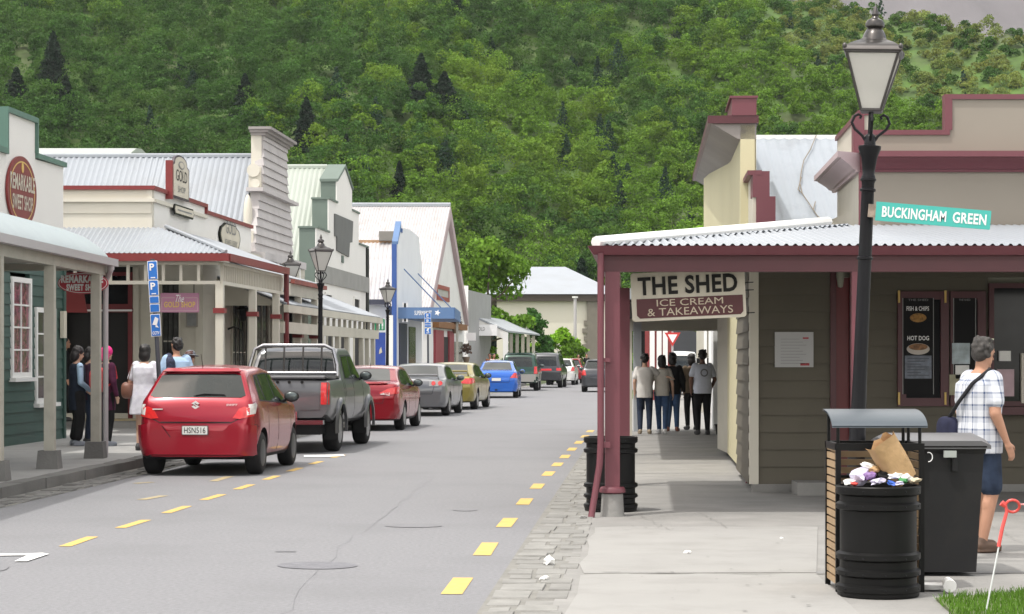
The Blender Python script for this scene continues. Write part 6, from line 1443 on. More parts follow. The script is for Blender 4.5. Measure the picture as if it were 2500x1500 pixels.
def car(name,label,cat,loc,heading,P,col,opts):
    """loc: ground point under the middle of the tail; heading: radians clockwise from +Y"""
    t=thing(name,label,cat,loc,opts.get('group','cars parked along the left kerb'),PI/2-heading)
    B=Body(P); me=B.mesh(); bv=bvh_of(me)
    L,hw=P['L'],P['hw']; wr=P['wr']; ww=P.get('ww',.21); wx=P['wx']
    cut=MB()
    for x in wx:
        for sgn in (-1,1):
            cut.lathe([(0,-.5),(wr+.05,-.5),(wr+.05,.5),(0,.5)],(x,sgn*(hw+.5-.30),wr+.01),36,axis=Matrix.Rotation(R(90),3,'X'))
    cutme=cut.mesh('cut'); bm=bmesh.new(); bm.from_mesh(cutme); bmesh.ops.recalc_face_normals(bm,faces=bm.faces[:]); bm.to_mesh(cutme); bm.free()
    bm=bmesh.new(); bm.from_mesh(me); bmesh.ops.remove_doubles(bm,verts=bm.verts[:],dist=1e-4); bmesh.ops.recalc_face_normals(bm,faces=bm.faces[:]); bm.to_mesh(me); bm.free()
    co=bpy.data.objects.new('cut',cutme); C.objects.link(co)
    body=evald(me,('BOOLEAN',dict(object=co,operation='DIFFERENCE',solver='EXACT')))
    bpy.data.objects.remove(co)
    if len(body.polygons)<100: body=me
    o=link('body',body,[col,m_trim],t,40)
    for p in body.polygons:
        c=p.center
        for x in wx:
            if math.hypot(c.x-x,c.z-wr-.01)<wr+.052 and abs(c.y)<B.W(min(max(c.x,0),L),min(c.z,.7))-.004: p.material_index=1
        if p.normal.z<-.6 and c.z<B.bot(c.x)+.06: p.material_index=1
    def add(nm,polys,axis,mat,off=.006,mir=True,depth=.02,cell=.07,parent=t):
        ms=[patch(bv,p,axis,off,cell,depth) for p in polys]
        if axis=='side' and mir: ms+=[patch(bv,p,axis,off,cell,depth,mirror=True) for p in polys]
        if axis=='rear' and mir: ms+=[patch(bv,mirp(p),axis,off,cell,depth) for p in polys]
        return link(nm,joinme(ms),mat,parent,40)
    if 'rearglass' in P: add('rear_window',[P['rearglass']],'rear',m_cgl,.006,False)
    if 'frontglass' in P: add('windscreen',[P['frontglass']],'front',m_cgl,.006,False)
    for g in P.get('sideglass',[]):
        for mr in (False,True): link('side_window',patch(bv,g,'side',.007,.08,.02,mr),m_cgl,t,40)
    if 'pillars' in P: add('window_trim',P['pillars'],'side',m_trim,.003)
    for nm,pl,mm in P.get('rear_parts',[]):
        for q in (pl,mirp(pl)): link(nm,patch(bv,q,'rear',.014,.05,.03),mm,t,40)
    for nm,pl,mm in P.get('side_parts',[]):
        for mr in (False,True): link(nm,patch(bv,pl,'side',.012,.05,.03,mr),mm,t,40)
    for nm,pl,mm,of in P.get('rear_single',[]): link(nm,patch(bv,pl,'rear',of,.05,.03),mm if mm else col,t,40)
    seams=[]
    for (a,b_) in P.get('rear_seams',[]): 
        d=Vector((b_[0]-a[0],b_[1]-a[1])).normalized()*.0; nx,nz=(b_[1]-a[1]),-(b_[0]-a[0]); ln=math.hypot(nx,nz); nx,nz=nx/ln*.006,nz/ln*.006
        seams.append(patch(bv,[(a[0]-nx,a[1]-nz),(b_[0]-nx,b_[1]-nz),(b_[0]+nx,b_[1]+nz),(a[0]+nx,a[1]+nz)],'rear',.002,.06,.004))
    for (a,b_) in P.get('side_seams',[]):
        nx,nz=(b_[1]-a[1]),-(b_[0]-a[0]); ln=math.hypot(nx,nz); nx,nz=nx/ln*.006,nz/ln*.006
        for mr in (False,True): seams.append(patch(bv,[(a[0]-nx,a[1]-nz),(b_[0]-nx,b_[1]-nz),(b_[0]+nx,b_[1]+nz),(a[0]+nx,a[1]+nz)],'side',.002,.08,.004,mr))
    if seams: link('panel_gaps',joinme(seams),m_trim,t,0)
    for x in wx:
        for sgn in (-1,1): wheel(t,x,sgn*(hw-ww*.5-.02),wr,ww,opts.get('rim',m_rim),opts.get('spokes',5),sgn)
    for sgn in (-1,1):
        mx,mz=P['mirror']; b=MB(); yb=B.W(mx,mz)
        b.ell((mx,sgn*(yb+.13),mz+.06),(.07,.115,.085),14,10); b.tube([(mx+.02,sgn*(yb-.03),mz-.02),(mx,sgn*(yb+.08),mz+.03)],.025,8)
        o=b.build('wing_mirror',opts.get('mirrormat',col),t,60)
        b=MB(); b.ell((mx-.05,sgn*(yb+.13),mz+.06),(.028,.095,.066),16,10); b.build('mirror_glass',M('mirror_glass',(.10,.12,.12),.12,metal=.5),o)
    if 'plate' in P:
        pz,txt=P['plate']; h=bv.ray_cast(Vector((-2,0,pz)),Vector((1,0,0)))[0]; x=h.x-.02 if h else -.02
        fr=Fr((x,0,pz),(0,-1,0),(-1,0,0)); pl=MB().prism(fr,rrect(-.185,.185,-.065,.065,.012),-.02,.006).build('number_plate',M('plate_border',(.08,.08,.09),.5),t)
        MB().prism(fr,rrect(-.175,.175,-.056,.056,.01),.006,.009).build('plate_face',m_plate,pl)
        if txt: text('lettering',txt,fr,-.15,.15,-.04,.042,m_dark,pl,.012,.005)
    if opts.get('antenna'):
        x,y=opts['antenna']; z=B.top(x)+.02; b=MB(); b.tube([(x,y,z),(x-.06,y,z+.03),(x-.16,y,z+.19)],[.012,.005,.003],6); b.build('antenna',m_trim,t)
    return t,B,bv,add
def gpos(px,py,Y=None,halfw=.8):
    pass
red1=paint('red_metallic',(.30,.004,.018),.35,.25); grey1=paint('grey_metallic',(.10,.102,.108),.35,.42); red2=paint('deep_red_paint',(.24,.004,.012),.35,.25)
silv=paint('silver_grey_paint',(.15,.155,.165),.6,.3); goldp=paint('gold_green_paint',(.24,.20,.05),.5,.3); bluep=paint('bright_blue_paint',(.02,.12,.50),.4,.25)
dgrn=paint('dark_green_paint',(.012,.05,.035),.3,.25); dgrey=paint('charcoal_paint',(.055,.058,.065),.5,.3); whp=paint('white_car_paint',(.62,.62,.6),.0,.3)
beige=paint('silver_lower_paint',(.36,.35,.32),.4,.35)
# hatchback
hatch=dict(L=3.85,hw=.848,wr=.30,ww=.21,wx=(.62,3.05),tum=.40,rc=.10,crown=.035,
 top=[(0,.66),(.02,.80),(.07,.96),(.11,1.03),(.44,1.435),(.58,1.475),(1.5,1.505),(2.15,1.45),(2.95,1.02),(3.55,.88),(3.78,.68),(3.85,.55)],
 bot=[(0,.27),(.4,.22),(3.5,.2),(3.85,.27)],plan=[(0,.80),(.05,.88),(.13,.94),(.32,.985),(.6,1),(3.1,1),(3.55,.92),(3.85,.72)],
 belt=[(0,1.02),(.5,1.0),(2.8,.93),(3.85,.85)],roofplan=[(.1,.9),(.6,.96),(1.2,1),(2,1),(2.8,.9)],
 rearglass=[(-.61,1.085),(.61,1.085),(.67,1.115),(.56,1.385),(.48,1.41),(-.48,1.41),(-.56,1.385),(-.67,1.115)],
 sideglass=[[(.60,1.05),(.95,1.03),(.95,1.36),(.88,1.37)],[(1.0,1.03),(1.72,1.0),(1.72,1.405),(1.08,1.39)],[(1.78,1.0),(2.62,.97),(2.42,1.14),(2.08,1.38),(1.78,1.405)]],
 pillars=[[(.57,1.03),(2.7,.95),(2.45,1.15),(2.1,1.40),(1.6,1.425),(.85,1.39)]],
 rear_parts=[('tail_light',[(.52,.80),(.62,.79),(.79,.83),(.79,.93),(.68,.96),(.60,.93)],m_tlr),('light_lens',[(.715,.84),(.79,.86),(.79,.95),(.75,.965),(.705,.94)],m_tlc)],
 side_parts=[('light_lens',[(.07,.85),(.18,.86),(.30,.98),(.26,1.01),(.10,.99)],m_tlc)],
 rear_single=[('bumper',[(-.78,.30),(.78,.30),(.80,.50),(.80,.70),(.55,.735),(.47,.70),(.35,.54),(-.35,.54),(-.47,.70),(-.55,.735),(-.80,.70),(-.80,.50)],None,.05),('lower_bumper',[(-.74,.25),(.74,.25),(.76,.30),(-.76,.30)],m_trim,.03),('hatch_shadow_gap',[(-.50,.735),(.50,.735),(.48,.752),(-.48,.752)],m_trim,.006),('spoiler',[(-.55,1.425),(.55,1.425),(.5,1.46),(-.5,1.46)],None,.05)],
 rear_seams=[((-.5,.74),(.5,.74)),((.5,.74),(.62,.80)),((-.5,.74),(-.62,.80)),((.47,.70),(.35,.54)),((-.47,.70),(-.35,.54))],
 side_seams=[((1.0,.35),(1.0,1.0)),((1.75,.3),(1.75,.98)),((2.72,.35),(2.78,.92)),((.1,.72),(.3,.68))],mirror=(2.45,1.0),plate=(.635,'HSN516'))
bx=(-4.33); t,B,bv,add=car('red_hatchback','glossy red hatchback parked nearest, seen from behind','car',(-4.38,29.45,0),.075,hatch,red1,dict(rim=m_rimd,mirrormat=m_trim,antenna=(.75,.05),spokes=6))
# wiper, emblem, lettering
def onrear(bv,y,z,off=.012): h=bv.ray_cast(Vector((-2,y,z)),Vector((1,0,0))); return h[0]+Vector((-off,0,0))
b=MB(); b.tube([onrear(bv,.02,1.115,.02),onrear(bv,-.1,1.135,.02),onrear(bv,-.38,1.125,.02)],.008,6); b.tube([onrear(bv,.05,1.11,.014),onrear(bv,-.40,1.112,.014)],.005,5); b.build('wiper',m_trim,t)
c=onrear(bv,0.01,.985,.0); f=Fr(c,(0,-1,0),(-1,0,.0))
em=[(0,.055),(.055,.02),(.03,.004),(-.002,.024),(-.018,.014),(.055,-.025),(0,-.06),(-.055,-.025),(-.03,-.008),(.002,-.028),(.018,-.018),(-.055,.022)]
MB().prism(f,em,-.0,.02).build('emblem',M('bright_badge',(.75,.75,.74),.3,metal=.3),t)
for txt,y0,y1,z0 in (('SWIFT',-.60,-.40,.985),('JUBILEE',.44,.64,.925)):
    c=onrear(bv,(y0+y1)/2,z0,.0); f=Fr(c,(0,-1,0),(-1,0,0)); b_=M('bright_badge',(.75,.75,.74),.3,metal=.3)
    if txt=='SWIFT': text('lettering','SWIFT',f,-.08,.08,-.014,.014,b_,t,.02,.02,.2)
    else: MB().fbox(f,-.07,.07,-.0,.02,-.007,.007).build('badge_strip',b_,t)
# pickup
pick=dict(L=5.22,hw=.895,wr=.385,ww=.255,wx=(1.15,4.35),tum=.26,rc=.07,crown=.02,
 top=[(0,.95),(.01,1.2),(.05,1.25),(.9,1.27),(1.55,1.27),(1.60,1.36),(1.72,1.72),(1.95,1.80),(3.0,1.80),(3.3,1.70),(3.95,1.22),(4.9,1.08),(5.15,.85),(5.22,.7)],
 bot=[(0,.62),(.5,.5),(4.6,.45),(5.22,.5)],plan=[(0,.95),(.04,.985),(.12,1),(4.6,1),(5,.93),(5.22,.8)],
 belt=[(0,1.2),(5.22,1.15)],roofplan=[(1.5,.98),(3,1),(3.8,.95)],
 rearglass=[(-.72,1.31),(.72,1.31),(.63,1.74),(-.63,1.74)],
 sideglass=[[(1.95,1.27),(2.65,1.26),(2.65,1.66),(2.08,1.65)],[(2.72,1.26),(3.72,1.24),(3.42,1.48),(3.15,1.65),(2.72,1.66)]],
 pillars=[[(1.88,1.25),(3.8,1.22),(3.45,1.5),(3.17,1.68),(2.04,1.68)]],
 rear_parts=[('tail_light',[(.74,.84),(.87,.84),(.87,1.21),(.74,1.21)],m_tlr)],
 rear_single=[('tailgate',[(-.72,.75),(.72,.75),(.72,1.2),(-.72,1.2)],None,.012)],
 side_seams=[((1.62,.55),(1.62,1.25)),((2.68,.5),(2.68,1.24)),((3.72,.5),(3.75,1.22)),((1.78,.95),(1.78,1.2))],mirror=(3.55,1.24),plate=(.80,None))
del pick['plate']
pt,B,bv,add=car('pickup_truck','grey double cab pickup with chrome sports bar and covered tray','pickup truck',(-3.98,36.2,.0),.085,pick,grey1,dict(mirrormat=m_trim,spokes=6))
b=MB(); zz=1.33
b.tube([(1.35,-.80,1.27),(1.42,-.78,1.5),(1.46,-.70,1.78),(1.47,-.55,1.85),(1.47,.55,1.85),(1.46,.70,1.78),(1.42,.78,1.5),(1.35,.80,1.27)],.034,12)
b.tube([(1.38,-.78,1.36),(1.38,.78,1.36)],.034,12)
b.build('sports_bar',M('brushed_bar',(.38,.38,.39),.25,metal=1,var=.05),pt)
b=MB()
for y in (-.5,-.17,.17,.5): b.tube([(1.40,y,1.36),(1.46,y,1.85)],.016,8)
b.build('bar_uprights',m_lampgrey,pt)
MB().box(.03,1.3,-.84,.84,1.285,1.315).build('tray_cover',M('black_vinyl',(.05,.05,.055),.5),pt)
b=MB(); b.tube([(.03,-.80,1.30),(.03,.80,1.30)],.03,8); b.build('tray_rail',grey1,pt)
b=MB()
for y in (-.42,-.2,.0,.25): b.lathe([(.018,-.004),(.028,-.004),(.028,.004),(.018,.004)],(-.02,y,1.22),10,axis=Matrix.Rotation(R(90),3,'Y'),sxy=(1,1))
b.build('cover_hook',m_trim,pt)
b=MB(); b.box(-.14,.02,-.80,.80,.50,.575); b.box(-.1,.02,-.35,.35,.56,.72); b.build('rear_bumper',m_chrome,pt)
MB().box(.15,1.2,-.7,.7,.32,.5).build('underbody',m_trim,pt)
for x in pick['wx']:
    for s_ in (-1,1):
        b=MB(); n=14; vs=[]
        for i in range(n+1):
            q=PI*(-.04+1.08*i/n)
            for rr,dy in ((.435,0),(.435,.05),(.52,.045),(.55,0.0)): vs.append((x+rr*math.cos(q),s_*(B.W(x,.8)+dy-.004),.395+rr*math.sin(q)*1.0))
        b.add(vs,[(4*i+j,4*i+j+1,4*i+5+j,4*i+4+j) for i in range(n) for j in range(3)]); b.build('wheel_flare',grey1,pt,60)
        MB().box(x-.46,x-.44,s_*.80-.12,s_*.80+.12,.22,.5).build('mud_flap',m_trim,pt)
# sedans
def sedan(L=4.55,hw=.88,H=1.44,tail=1.0,boot=.55,lights=None,**k):
    z=tail; d=dict(L=L,hw=hw,wr=.315,ww=.21,wx=(.98,.98+.59*L),tum=.42,rc=.10,crown=.03,
     top=[(0,.72),(.03,z-.08),(.07,z),(.12,z+.03),(boot,z+.05),(boot+.08,z+.07),(boot+.72,H-.06),(boot+1.1,H-.01),(boot+1.6,H),(boot+2.15,H-.06),(boot+2.95,1.0),(L-.4,.82),(L-.05,.66),(L,.5)],
     bot=[(0,.26),(.4,.22),(L-.3,.2),(L,.25)],plan=[(0,.84),(.08,.92),(.22,.975),(.5,1),(L-.8,1),(L-.3,.9),(L,.7)],
     belt=[(0,z-.02),(1,.97),(L-1,.92),(L,.8)],roofplan=[(boot,.86),(boot+.7,.95),(boot+1.2,1),(boot+2,1),(boot+2.8,.9)],
     rearglass=[(-.60,z+.09),(.60,z+.09),(.50,H-.07),(.42,H-.055),(-.42,H-.055),(-.50,H-.07)],
     sideglass=[[(boot+.42,z+.03),(boot+1.22,.99),(boot+1.22,H-.08),(boot+.95,H-.10)],[(boot+1.28,.99),(boot+2.5,.96),(boot+2.05,H-.13),(boot+1.28,H-.08)]],
     pillars=[[(boot+.36,z+.01),(boot+2.6,.94),(boot+2.1,H-.12),(boot+1.3,H-.06),(boot+.9,H-.08)]],
     rear_seams=[((-.5,.62),(.5,.62)),((.5,.62),(.58,z-.1)),((-.5,.62),(-.58,z-.1))],
     side_seams=[((boot+1.25,.3),(boot+1.25,.97)),((boot+2.4,.3),(boot+2.45,.93)),((boot+.5,.6),(boot+.45,.95))],mirror=(boot+2.25,.98))
    d['rear_parts']=lights or [('tail_light',[(.45,z-.20),(.80,z-.22),(.82,z-.06),(.62,z-.04)],m_tlr)]
    d['rear_single']=[('bumper',[(-.82,.28),(.82,.28),(.84,.45),(.82,.60),(-.82,.60),(-.84,.45)],None,.03)]
    d.update(k); return d
sA=sedan(4.55,.885,1.43,1.02,.45,[('tail_light',[(.42,.84),(.55,.80),(.84,.83),(.84,.98),(.62,.94)],m_tlr),('reverse_lens',[(.44,.815),(.66,.79),(.66,.85),(.5,.85)],m_tlc)])
sA['rear_single'].append(('boot_lip',[(-.6,1.04),(.6,1.04),(.6,1.06),(-.6,1.06)],None,.04)); sA['side_parts']=[('tail_light',[(.05,.84),(.28,.93),(.26,.99),(.06,.97)],m_tlr)]
car('red_sedan','deep red sedan parked in front of the grey pickup','car',(-3.36,47.1,0),.08,sA,red2,dict(mirrormat=m_trim,antenna=(1.6,0)))
rnd=lambda cy,cz,r: [(cy+r*math.cos(q),cz+r*math.sin(q)) for q in np.linspace(0,2*PI,13)[:-1]]
sB=sedan(4.7,.89,1.44,1.0,.55,[('lens_panel',[(.42,.83),(.84,.83),(.84,.98),(.42,.98)],M('grey_lens',(.3,.3,.3),.2)),])
tB,B_,bv_,add_=car('silver_sedan','silver grey sedan with boot spoiler between the red and the gold cars','car',(-2.70,58.6,0),.095,sB,silv,dict())
for y in (-.72,-.54,.54,.72):
    link('round_light',patch(bv_,rnd(y,.91,.06),'rear',.03,.05,.03),m_tlr,tB,40)
b=MB(); b.tube([(.10,-.68,1.03),(.08,-.64,1.14),(.08,.64,1.14),(.10,.68,1.03)],.022,6); b.build('spoiler',silv,tB)
link('lower_light',patch(bv_,[(.45,.38),(.7,.38),(.7,.41),(.45,.41)],'rear',.04,.05,.03),m_tlr,tB,40)
sC=sedan(4.75,.89,1.45,1.02,.6); sC['side_parts']=[('tail_light',[(.05,.82),(.3,.84),(.3,.97),(.06,.98)],m_tlr)]
tC,_,bvC,_=car('gold_sedan','olive gold sedan with boot spoiler just before the blue car','car',(-2.05,65.7,0),.115,sC,goldp,dict(mirrormat=m_trim))
b=MB(); b.tube([(.12,-.70,1.05),(.08,-.66,1.20),(.08,.66,1.20),(.12,.70,1.05)],.03,6); b.build('spoiler',goldp,tC)
sD=sedan(4.4,.86,1.47,1.03,.5,plate=(.72,'ABC')); sD['plate']=(.74,None); 
sD['rear_parts']=[('tail_light',[(.54,.80),(.84,.80),(.84,.99),(.70,1.0)],m_tlr)]
tD,_,bvD,_=car('blue_sedan','bright blue sedan parked midway down the line, whole tail visible','car',(-.62,84.0,0),.04,sD,bluep,dict())
MB().box(-.04,.02,-.05,.05,.30,.36).build('tow_ball',m_trim,tD)
def boxy(L,hw,H,col_,wr=.36,**k):
    d=dict(L=L,hw=hw,wr=wr,ww=.24,wx=(.85,.85+.6*L-.1),tum=.22,rc=.10,crown=.03,
     top=[(0,.8),(.02,1.02),(.05,1.1),(.18,H-.22),(.30,H-.06),(.5,H-.01),(2.4,H),(2.75,H-.08),(3.35,1.15),(L-.5,1.0),(L-.05,.8),(L,.6)],
     bot=[(0,.42),(.5,.36),(L,.4)],plan=[(0,.93),(.1,.98),(.3,1),(L-.7,1),(L-.2,.9),(L,.8)],belt=[(0,1.1),(L,1.02)],roofplan=[(0,.95),(.5,1),(2.8,1)],
     rearglass=[(-.62,1.15),(.62,1.15),(.56,H-.17),(-.56,H-.17)],
     sideglass=[[(.35,1.15),(1.2,1.13),(1.2,H-.16),(.5,H-.16)],[(1.27,1.13),(2.1,1.11),(2.1,H-.15),(1.27,H-.16)],[(2.17,1.11),(3.1,1.1),(2.6,H-.16),(2.17,H-.15)]],
     rear_parts=[('tail_light',[(.68,.82),(.85,.82),(.82,1.16),(.70,1.16)],m_tlr)],rear_single=[('bumper',[(-.86,.42),(.86,.42),(.87,.68),(-.87,.68)],None,.05)],
     side_seams=[((1.23,.5),(1.23,1.12)),((2.13,.5),(2.13,1.1))],mirror=(2.9,1.12)); d.update(k); return d
e=boxy(4.7,.90,1.80,None,.38); tE,_,bvE,_=car('green_four_wheel_drive','dark green four wheel drive with silver lower body behind the blue car','car',(.36,101.5,0),.05,e,dgrn,dict())
for mr in (False,True): link('lower_body',patch(bvE,[(.05,.45),(.42,.45),(.45,.8),(.8,.9),(1.2,.8),(1.3,.45),(3.1,.45),(3.2,.8),(3.6,.9),(4.0,.8),(4.1,.5),(4.5,.5),(4.5,.82),(.05,.82)],'side',.02,.12,.03,mr),beige,tE,40)
link('rear_bumper',patch(bvE,[(-.86,.44),(.86,.44),(.87,.80),(-.87,.80)],'rear',.055,.1,.03),beige,tE,40)
b=MB(); b.box(.25,.35,-.6,.6,1.78,1.83); b.build('roof_spoiler',dgrn,tE)
g_=boxy(4.7,.88,1.82,None,.33); g_['rear_parts']=[('tail_light',[(.60,.90),(.86,.90),(.84,1.04),(.60,1.04)],m_tlr)]
g_['rear_single'].append(('red_reflector',[(-.35,.90),(.35,.90),(.35,1.0),(-.35,1.0)],m_tlr,.02))
tF,_,_,_=car('grey_people_carrier','tall grey people carrier with roof rails ahead of the dark green four wheel drive','car',(1.72,111.5,0),.10,g_,dgrey,dict())
for y in (-.6,.6): MB().tube([(.6,y,1.84),(.65,y,1.89),(2.3,y,1.89),(2.35,y,1.84)],.02,6).build('roof_rail',m_chrome,tF)
h2=dict(hatch); h2.pop('plate'); h2['rear_parts']=[('tail_light',[(.62,.80),(.82,.80),(.80,1.05),(.68,1.05)],m_tlr)]; h2['side_parts']=[]
car('white_hatchback','white hatchback almost hidden beyond the grey people carrier','car',(2.75,122,0),.10,h2,whp,dict())
h3=dict(h2); car('red_car_far','farthest red car parked at the end of the line','car',(3.45,129,0),.12,h3,red2,dict())
bpy.data.objects['red_car_far'].name='red_car'
h4=dict(h2); h4['rear_parts']=[('tail_light',[(.60,.78),(.83,.78),(.82,1.04),(.66,1.02)],m_tlr)]
t5,_,_,_=car('charcoal_hatchback','charcoal hatchback half hidden by the maroon veranda post across the road','car',(4.02,98,0),.06,h4,dgrey,dict(group='cars on the right side of the road'))
# pale van seen through the gallery
car('white_van','pale van seen beyond the group on the covered footpath','van',(7.1,90,0),.05,boxy(4.6,.86,1.85,None,.33),whp,dict(group='cars on the right side of the road'))
# ---------------- people ----------------
skinA=M('skin_tan',(.42,.22,.14),.55,var=.05,scale=6); skinB=M('skin_light',(.50,.31,.22),.55,var=.05,scale=6); skinC=M('skin_brown',(.16,.08,.05),.55,var=.05,scale=6)
def cloth(name,col,var=.1): return M('cloth_'+name,col,.85,var=var,scale=9,bump=.35,bscale=9,spec=.2)
hairb=M('black_hair',(.012,.010,.010),.5,var=.3,scale=30); hairg=M('grey_brown_hair',(.035,.031,.028),.65,var=.5,scale=40)
BASE=dict(pel=(0,0,.95),waist=(0,0,1.08),chest=(0,0,1.28),neck=(0,-.01,1.46),head=(0,.02,1.63),
 lsh=(-.18,0,1.41),lel=(-.235,-.03,1.13),lwr=(-.25,.03,.89),rsh=(.18,0,1.41),rel=(.235,-.03,1.13),rwr=(.25,.03,.89),
 lhip=(-.09,0,.92),lkn=(-.10,.02,.50),lan=(-.10,-.03,.09),rhip=(.09,0,.92),rkn=(.10,.02,.50),ran=(.10,-.03,.09))
def remesh(b,vox,smooth=4):
    me=b.mesh('r'); return evald(me,('REMESH',dict(mode='VOXEL',voxel_size=vox,use_smooth_shade=True)),('SMOOTH',dict(iterations=smooth,factor=.5)))
def person(label,loc,face,h,pose={},clothes=(),skin=None,hair=None,hairkind='short',shoe=None,vox=.012,extra=None,group=None,build=1.0,female=False):
    """face: direction the body faces, degrees clockwise from +Y (away from the camera)"""
    J=dict(BASE); J.update(pose); J={k:Vector(v) for k,v in J.items() if isinstance(v,tuple)}
    t=thing('person',label,'person',loc,group,-R(face)); t.scale=(h/1.75,)*3
    bw=build; b=MB()
    sw=.93 if female else 1.0
    # torso
    P_,W_,Ch,Nk,Hd=J['pel'],J['waist'],J['chest'],J['neck'],J['head']
    b.rings([(P_.x,P_.y,P_.z-.10,.11*bw,.085*bw),(P_.x,P_.y,P_.z-.03,.165*bw,.115*bw),(P_.x,P_.y,P_.z+.04,.165*bw,.115*bw),(W_.x,W_.y,W_.z,.135*bw*(.93 if female else 1.0),.10*bw),(W_.x,W_.y,W_.z+.09,.145*bw,.105*bw),(Ch.x,Ch.y,Ch.z,.165*bw*sw,.12*bw),(Ch.x,Ch.y,Ch.z+.10,.17*bw*sw,.11*bw),(Nk.x,Nk.y,Nk.z-.01,.085,.075),(Nk.x,Nk.y,Nk.z+.02,.055,.055)],18)
    b.cap(Nk+Vector((0,0,-.05)),Hd+Vector((0,-.015,-.06)),.056,.052)
    # head with jaw, nose, ears, brow
    hr=pose.get('headrot',0); Rm=Matrix.Rotation(-R(hr),3,'Z')@Matrix.Rotation(-R(pose.get('nod',0)),3,'X')
    hp=lambda x,y,z: Hd+Rm@Vector((x,y,z))
    b.ell(hp(0,-.005,.025),(.076,.095,.095),16,12,Rm); b.ell(hp(0,.03,-.05),(.055,.062,.065),14,10,Rm); b.ell(hp(0,.086,-.09),(.022,.018,.018),8,6,Rm)
    b.cap(hp(0,.088,.01),hp(0,.112,-.022),.008,.014,8); b.ell(hp(0,.085,.032),(.05,.014,.010),10,6,Rm); b.ell(hp(0,.09,-.055),(.024,.012,.010),10,6,Rm)
    for s_ in (-1,1): b.ell(hp(s_*.078,-.005,-.005),(.010,.02,.032),8,8,Rm)
    # arms
    for k in 'lr':
        s_=-1 if k=='l' else 1; sh,el,wr_=J[k+'sh'],J[k+'el'],J[k+'wr']
        b.cap(sh+Vector((-s_*.02,0,0)),el,.055*bw*sw,.041*bw*sw); b.cap(el,wr_,.042*bw*sw,.026)
        d=(wr_-el).normalized(); side=d.cross(Vector((0,1,0)) if abs(d.y)<.8 else Vector((0,0,1))).normalized(); across=side.cross(d).normalized()
        pc=wr_+d*.045
        b.cap(wr_,wr_+d*.03,.026,.028)
        for o_ in (-.024,-.008,.008,.024): b.cap(pc-d*.03+across*o_*.8,pc+d*.035+across*o_,.015,.0125,8)
        inn=side*(-1 if side.x*s_>0 else 1)
        for o_,ln in ((-.028,.062),(-.0095,.076),(.0095,.080),(.028,.070)):
            a0=pc+d*.035+across*o_; a1=a0+d*ln*.5+inn*.006; a2=a1+d*ln*.42+inn*.022; b.cap(a0,a1,.0095,.0088,8); b.cap(a1,a2,.0088,.0072,8)
        a0=pc-d*.02+across*.028; a1=a0+across*.028+d*.03+inn*.01; a2=a1+d*.032+across*.004+inn*.01; b.cap(a0,a1,.0125,.0105,8); b.cap(a1,a2,.0105,.0085,8)
        # legs
        hip,kn,an=J[k+'hip'],J[k+'kn'],J[k+'an']; b.cap(hip,kn,.088*bw,.056*bw); b.cap(kn,an,.056*bw,.036); 
        cm=kn.lerp(an,.3)+Vector((0,-.008,0)); b.ell(cm,(.046*bw,.048*bw,.10),10,8)
        b.cap(an+Vector((0,-.02,-.04)),an+Vector((s_*.02,.13,-.055)),.036,.028)
    body=link('body',remesh(b,vox),skin or skinB,t,180)
    # eyes
    b=MB()
    for s_ in (-1,1): b.ell(hp(s_*.031,.083,.008),(.012,.008,.007),8,6,Rm)
    b.build('eyes',M('eye_dark',(.03,.02,.015),.3),t,180)
    # hair
    if hair:
        b=MB()
        if hairkind=='short': b.ell(hp(0,-.022,.048),(.085,.096,.090),18,14,Rm); b.ell(hp(0,-.05,-.01),(.076,.065,.075),14,10,Rm)
        elif hairkind=='bob': b.ell(hp(0,-.02,.045),(.095,.105,.098),18,14,Rm); b.ell(hp(0,-.045,-.05),(.10,.085,.12),16,12,Rm)
        elif hairkind=='long': b.ell(hp(0,-.02,.045),(.092,.105,.095),18,14,Rm); b.ell(hp(0,-.06,-.10),(.095,.06,.17),16,12,Rm)
        rg_=random.Random(len(label)); 
        for _ in range(26):
            q=rg_.uniform(PI*.95,PI*2.05); zz=rg_.uniform(-.04,.12); r_=.086*math.sqrt(max(.05,1-((zz-.03)/.13)**2)); b.ell(hp(r_*math.cos(q),-.02+r_*1.05*math.sin(q),zz),(.018,.018,.022),8,6,Rm)
        hm=remesh(b,.009,1)
        link('hair',hm,hair,t,180)
    # clothes
    for cl in clothes:
        kind,mat=cl[0],cl[1]; b=MB(); g=.018
        if kind in('tee','shirt','long','vest'):
            ext=cl[2] if len(cl)>2 else .02; zb=P_.z-.10-ext
            b.rings([(P_.x,P_.y,zb,.178*bw,.135*bw),(P_.x,P_.y,P_.z+.03,.182*bw,.137*bw),(W_.x,W_.y,W_.z+.02,.168*bw,.128*bw),(Ch.x,Ch.y,Ch.z,.185*bw*sw,.138*bw),(Ch.x,Ch.y,Ch.z+.1,.188*bw*sw,.126*bw),(Nk.x,Nk.y,Nk.z-.035,.135,.108),(Nk.x,Nk.y,Nk.z+.0,.068,.07)],20)
            for k in 'lr':
                s_=-1 if k=='l' else 1; sh,el,wr_=J[k+'sh'],J[k+'el'],J[k+'wr']
                if kind=='vest': b.cap(sh+Vector((-s_*.04,0,0)),sh.lerp(el,.06),.07*bw*sw,.066*bw*sw); continue
                f_=.62 if kind!='long' else 1; b.cap(sh+Vector((-s_*.03,0,0)),sh.lerp(el,f_),.074*bw*sw,.066*bw*sw)
                if kind=='long': b.cap(el,el.lerp(wr_,.95),.056*bw,.043)
        elif kind=='sleeves':
            for k in 'lr':
                s_=-1 if k=='l' else 1; sh,el,wr_=J[k+'sh'],J[k+'el'],J[k+'wr']; b.cap(sh,el,.066*bw*sw,.056*bw*sw); b.cap(el,el.lerp(wr_,.9),.056*bw*sw,.042)
        elif kind in('pants','shorts','wide'):
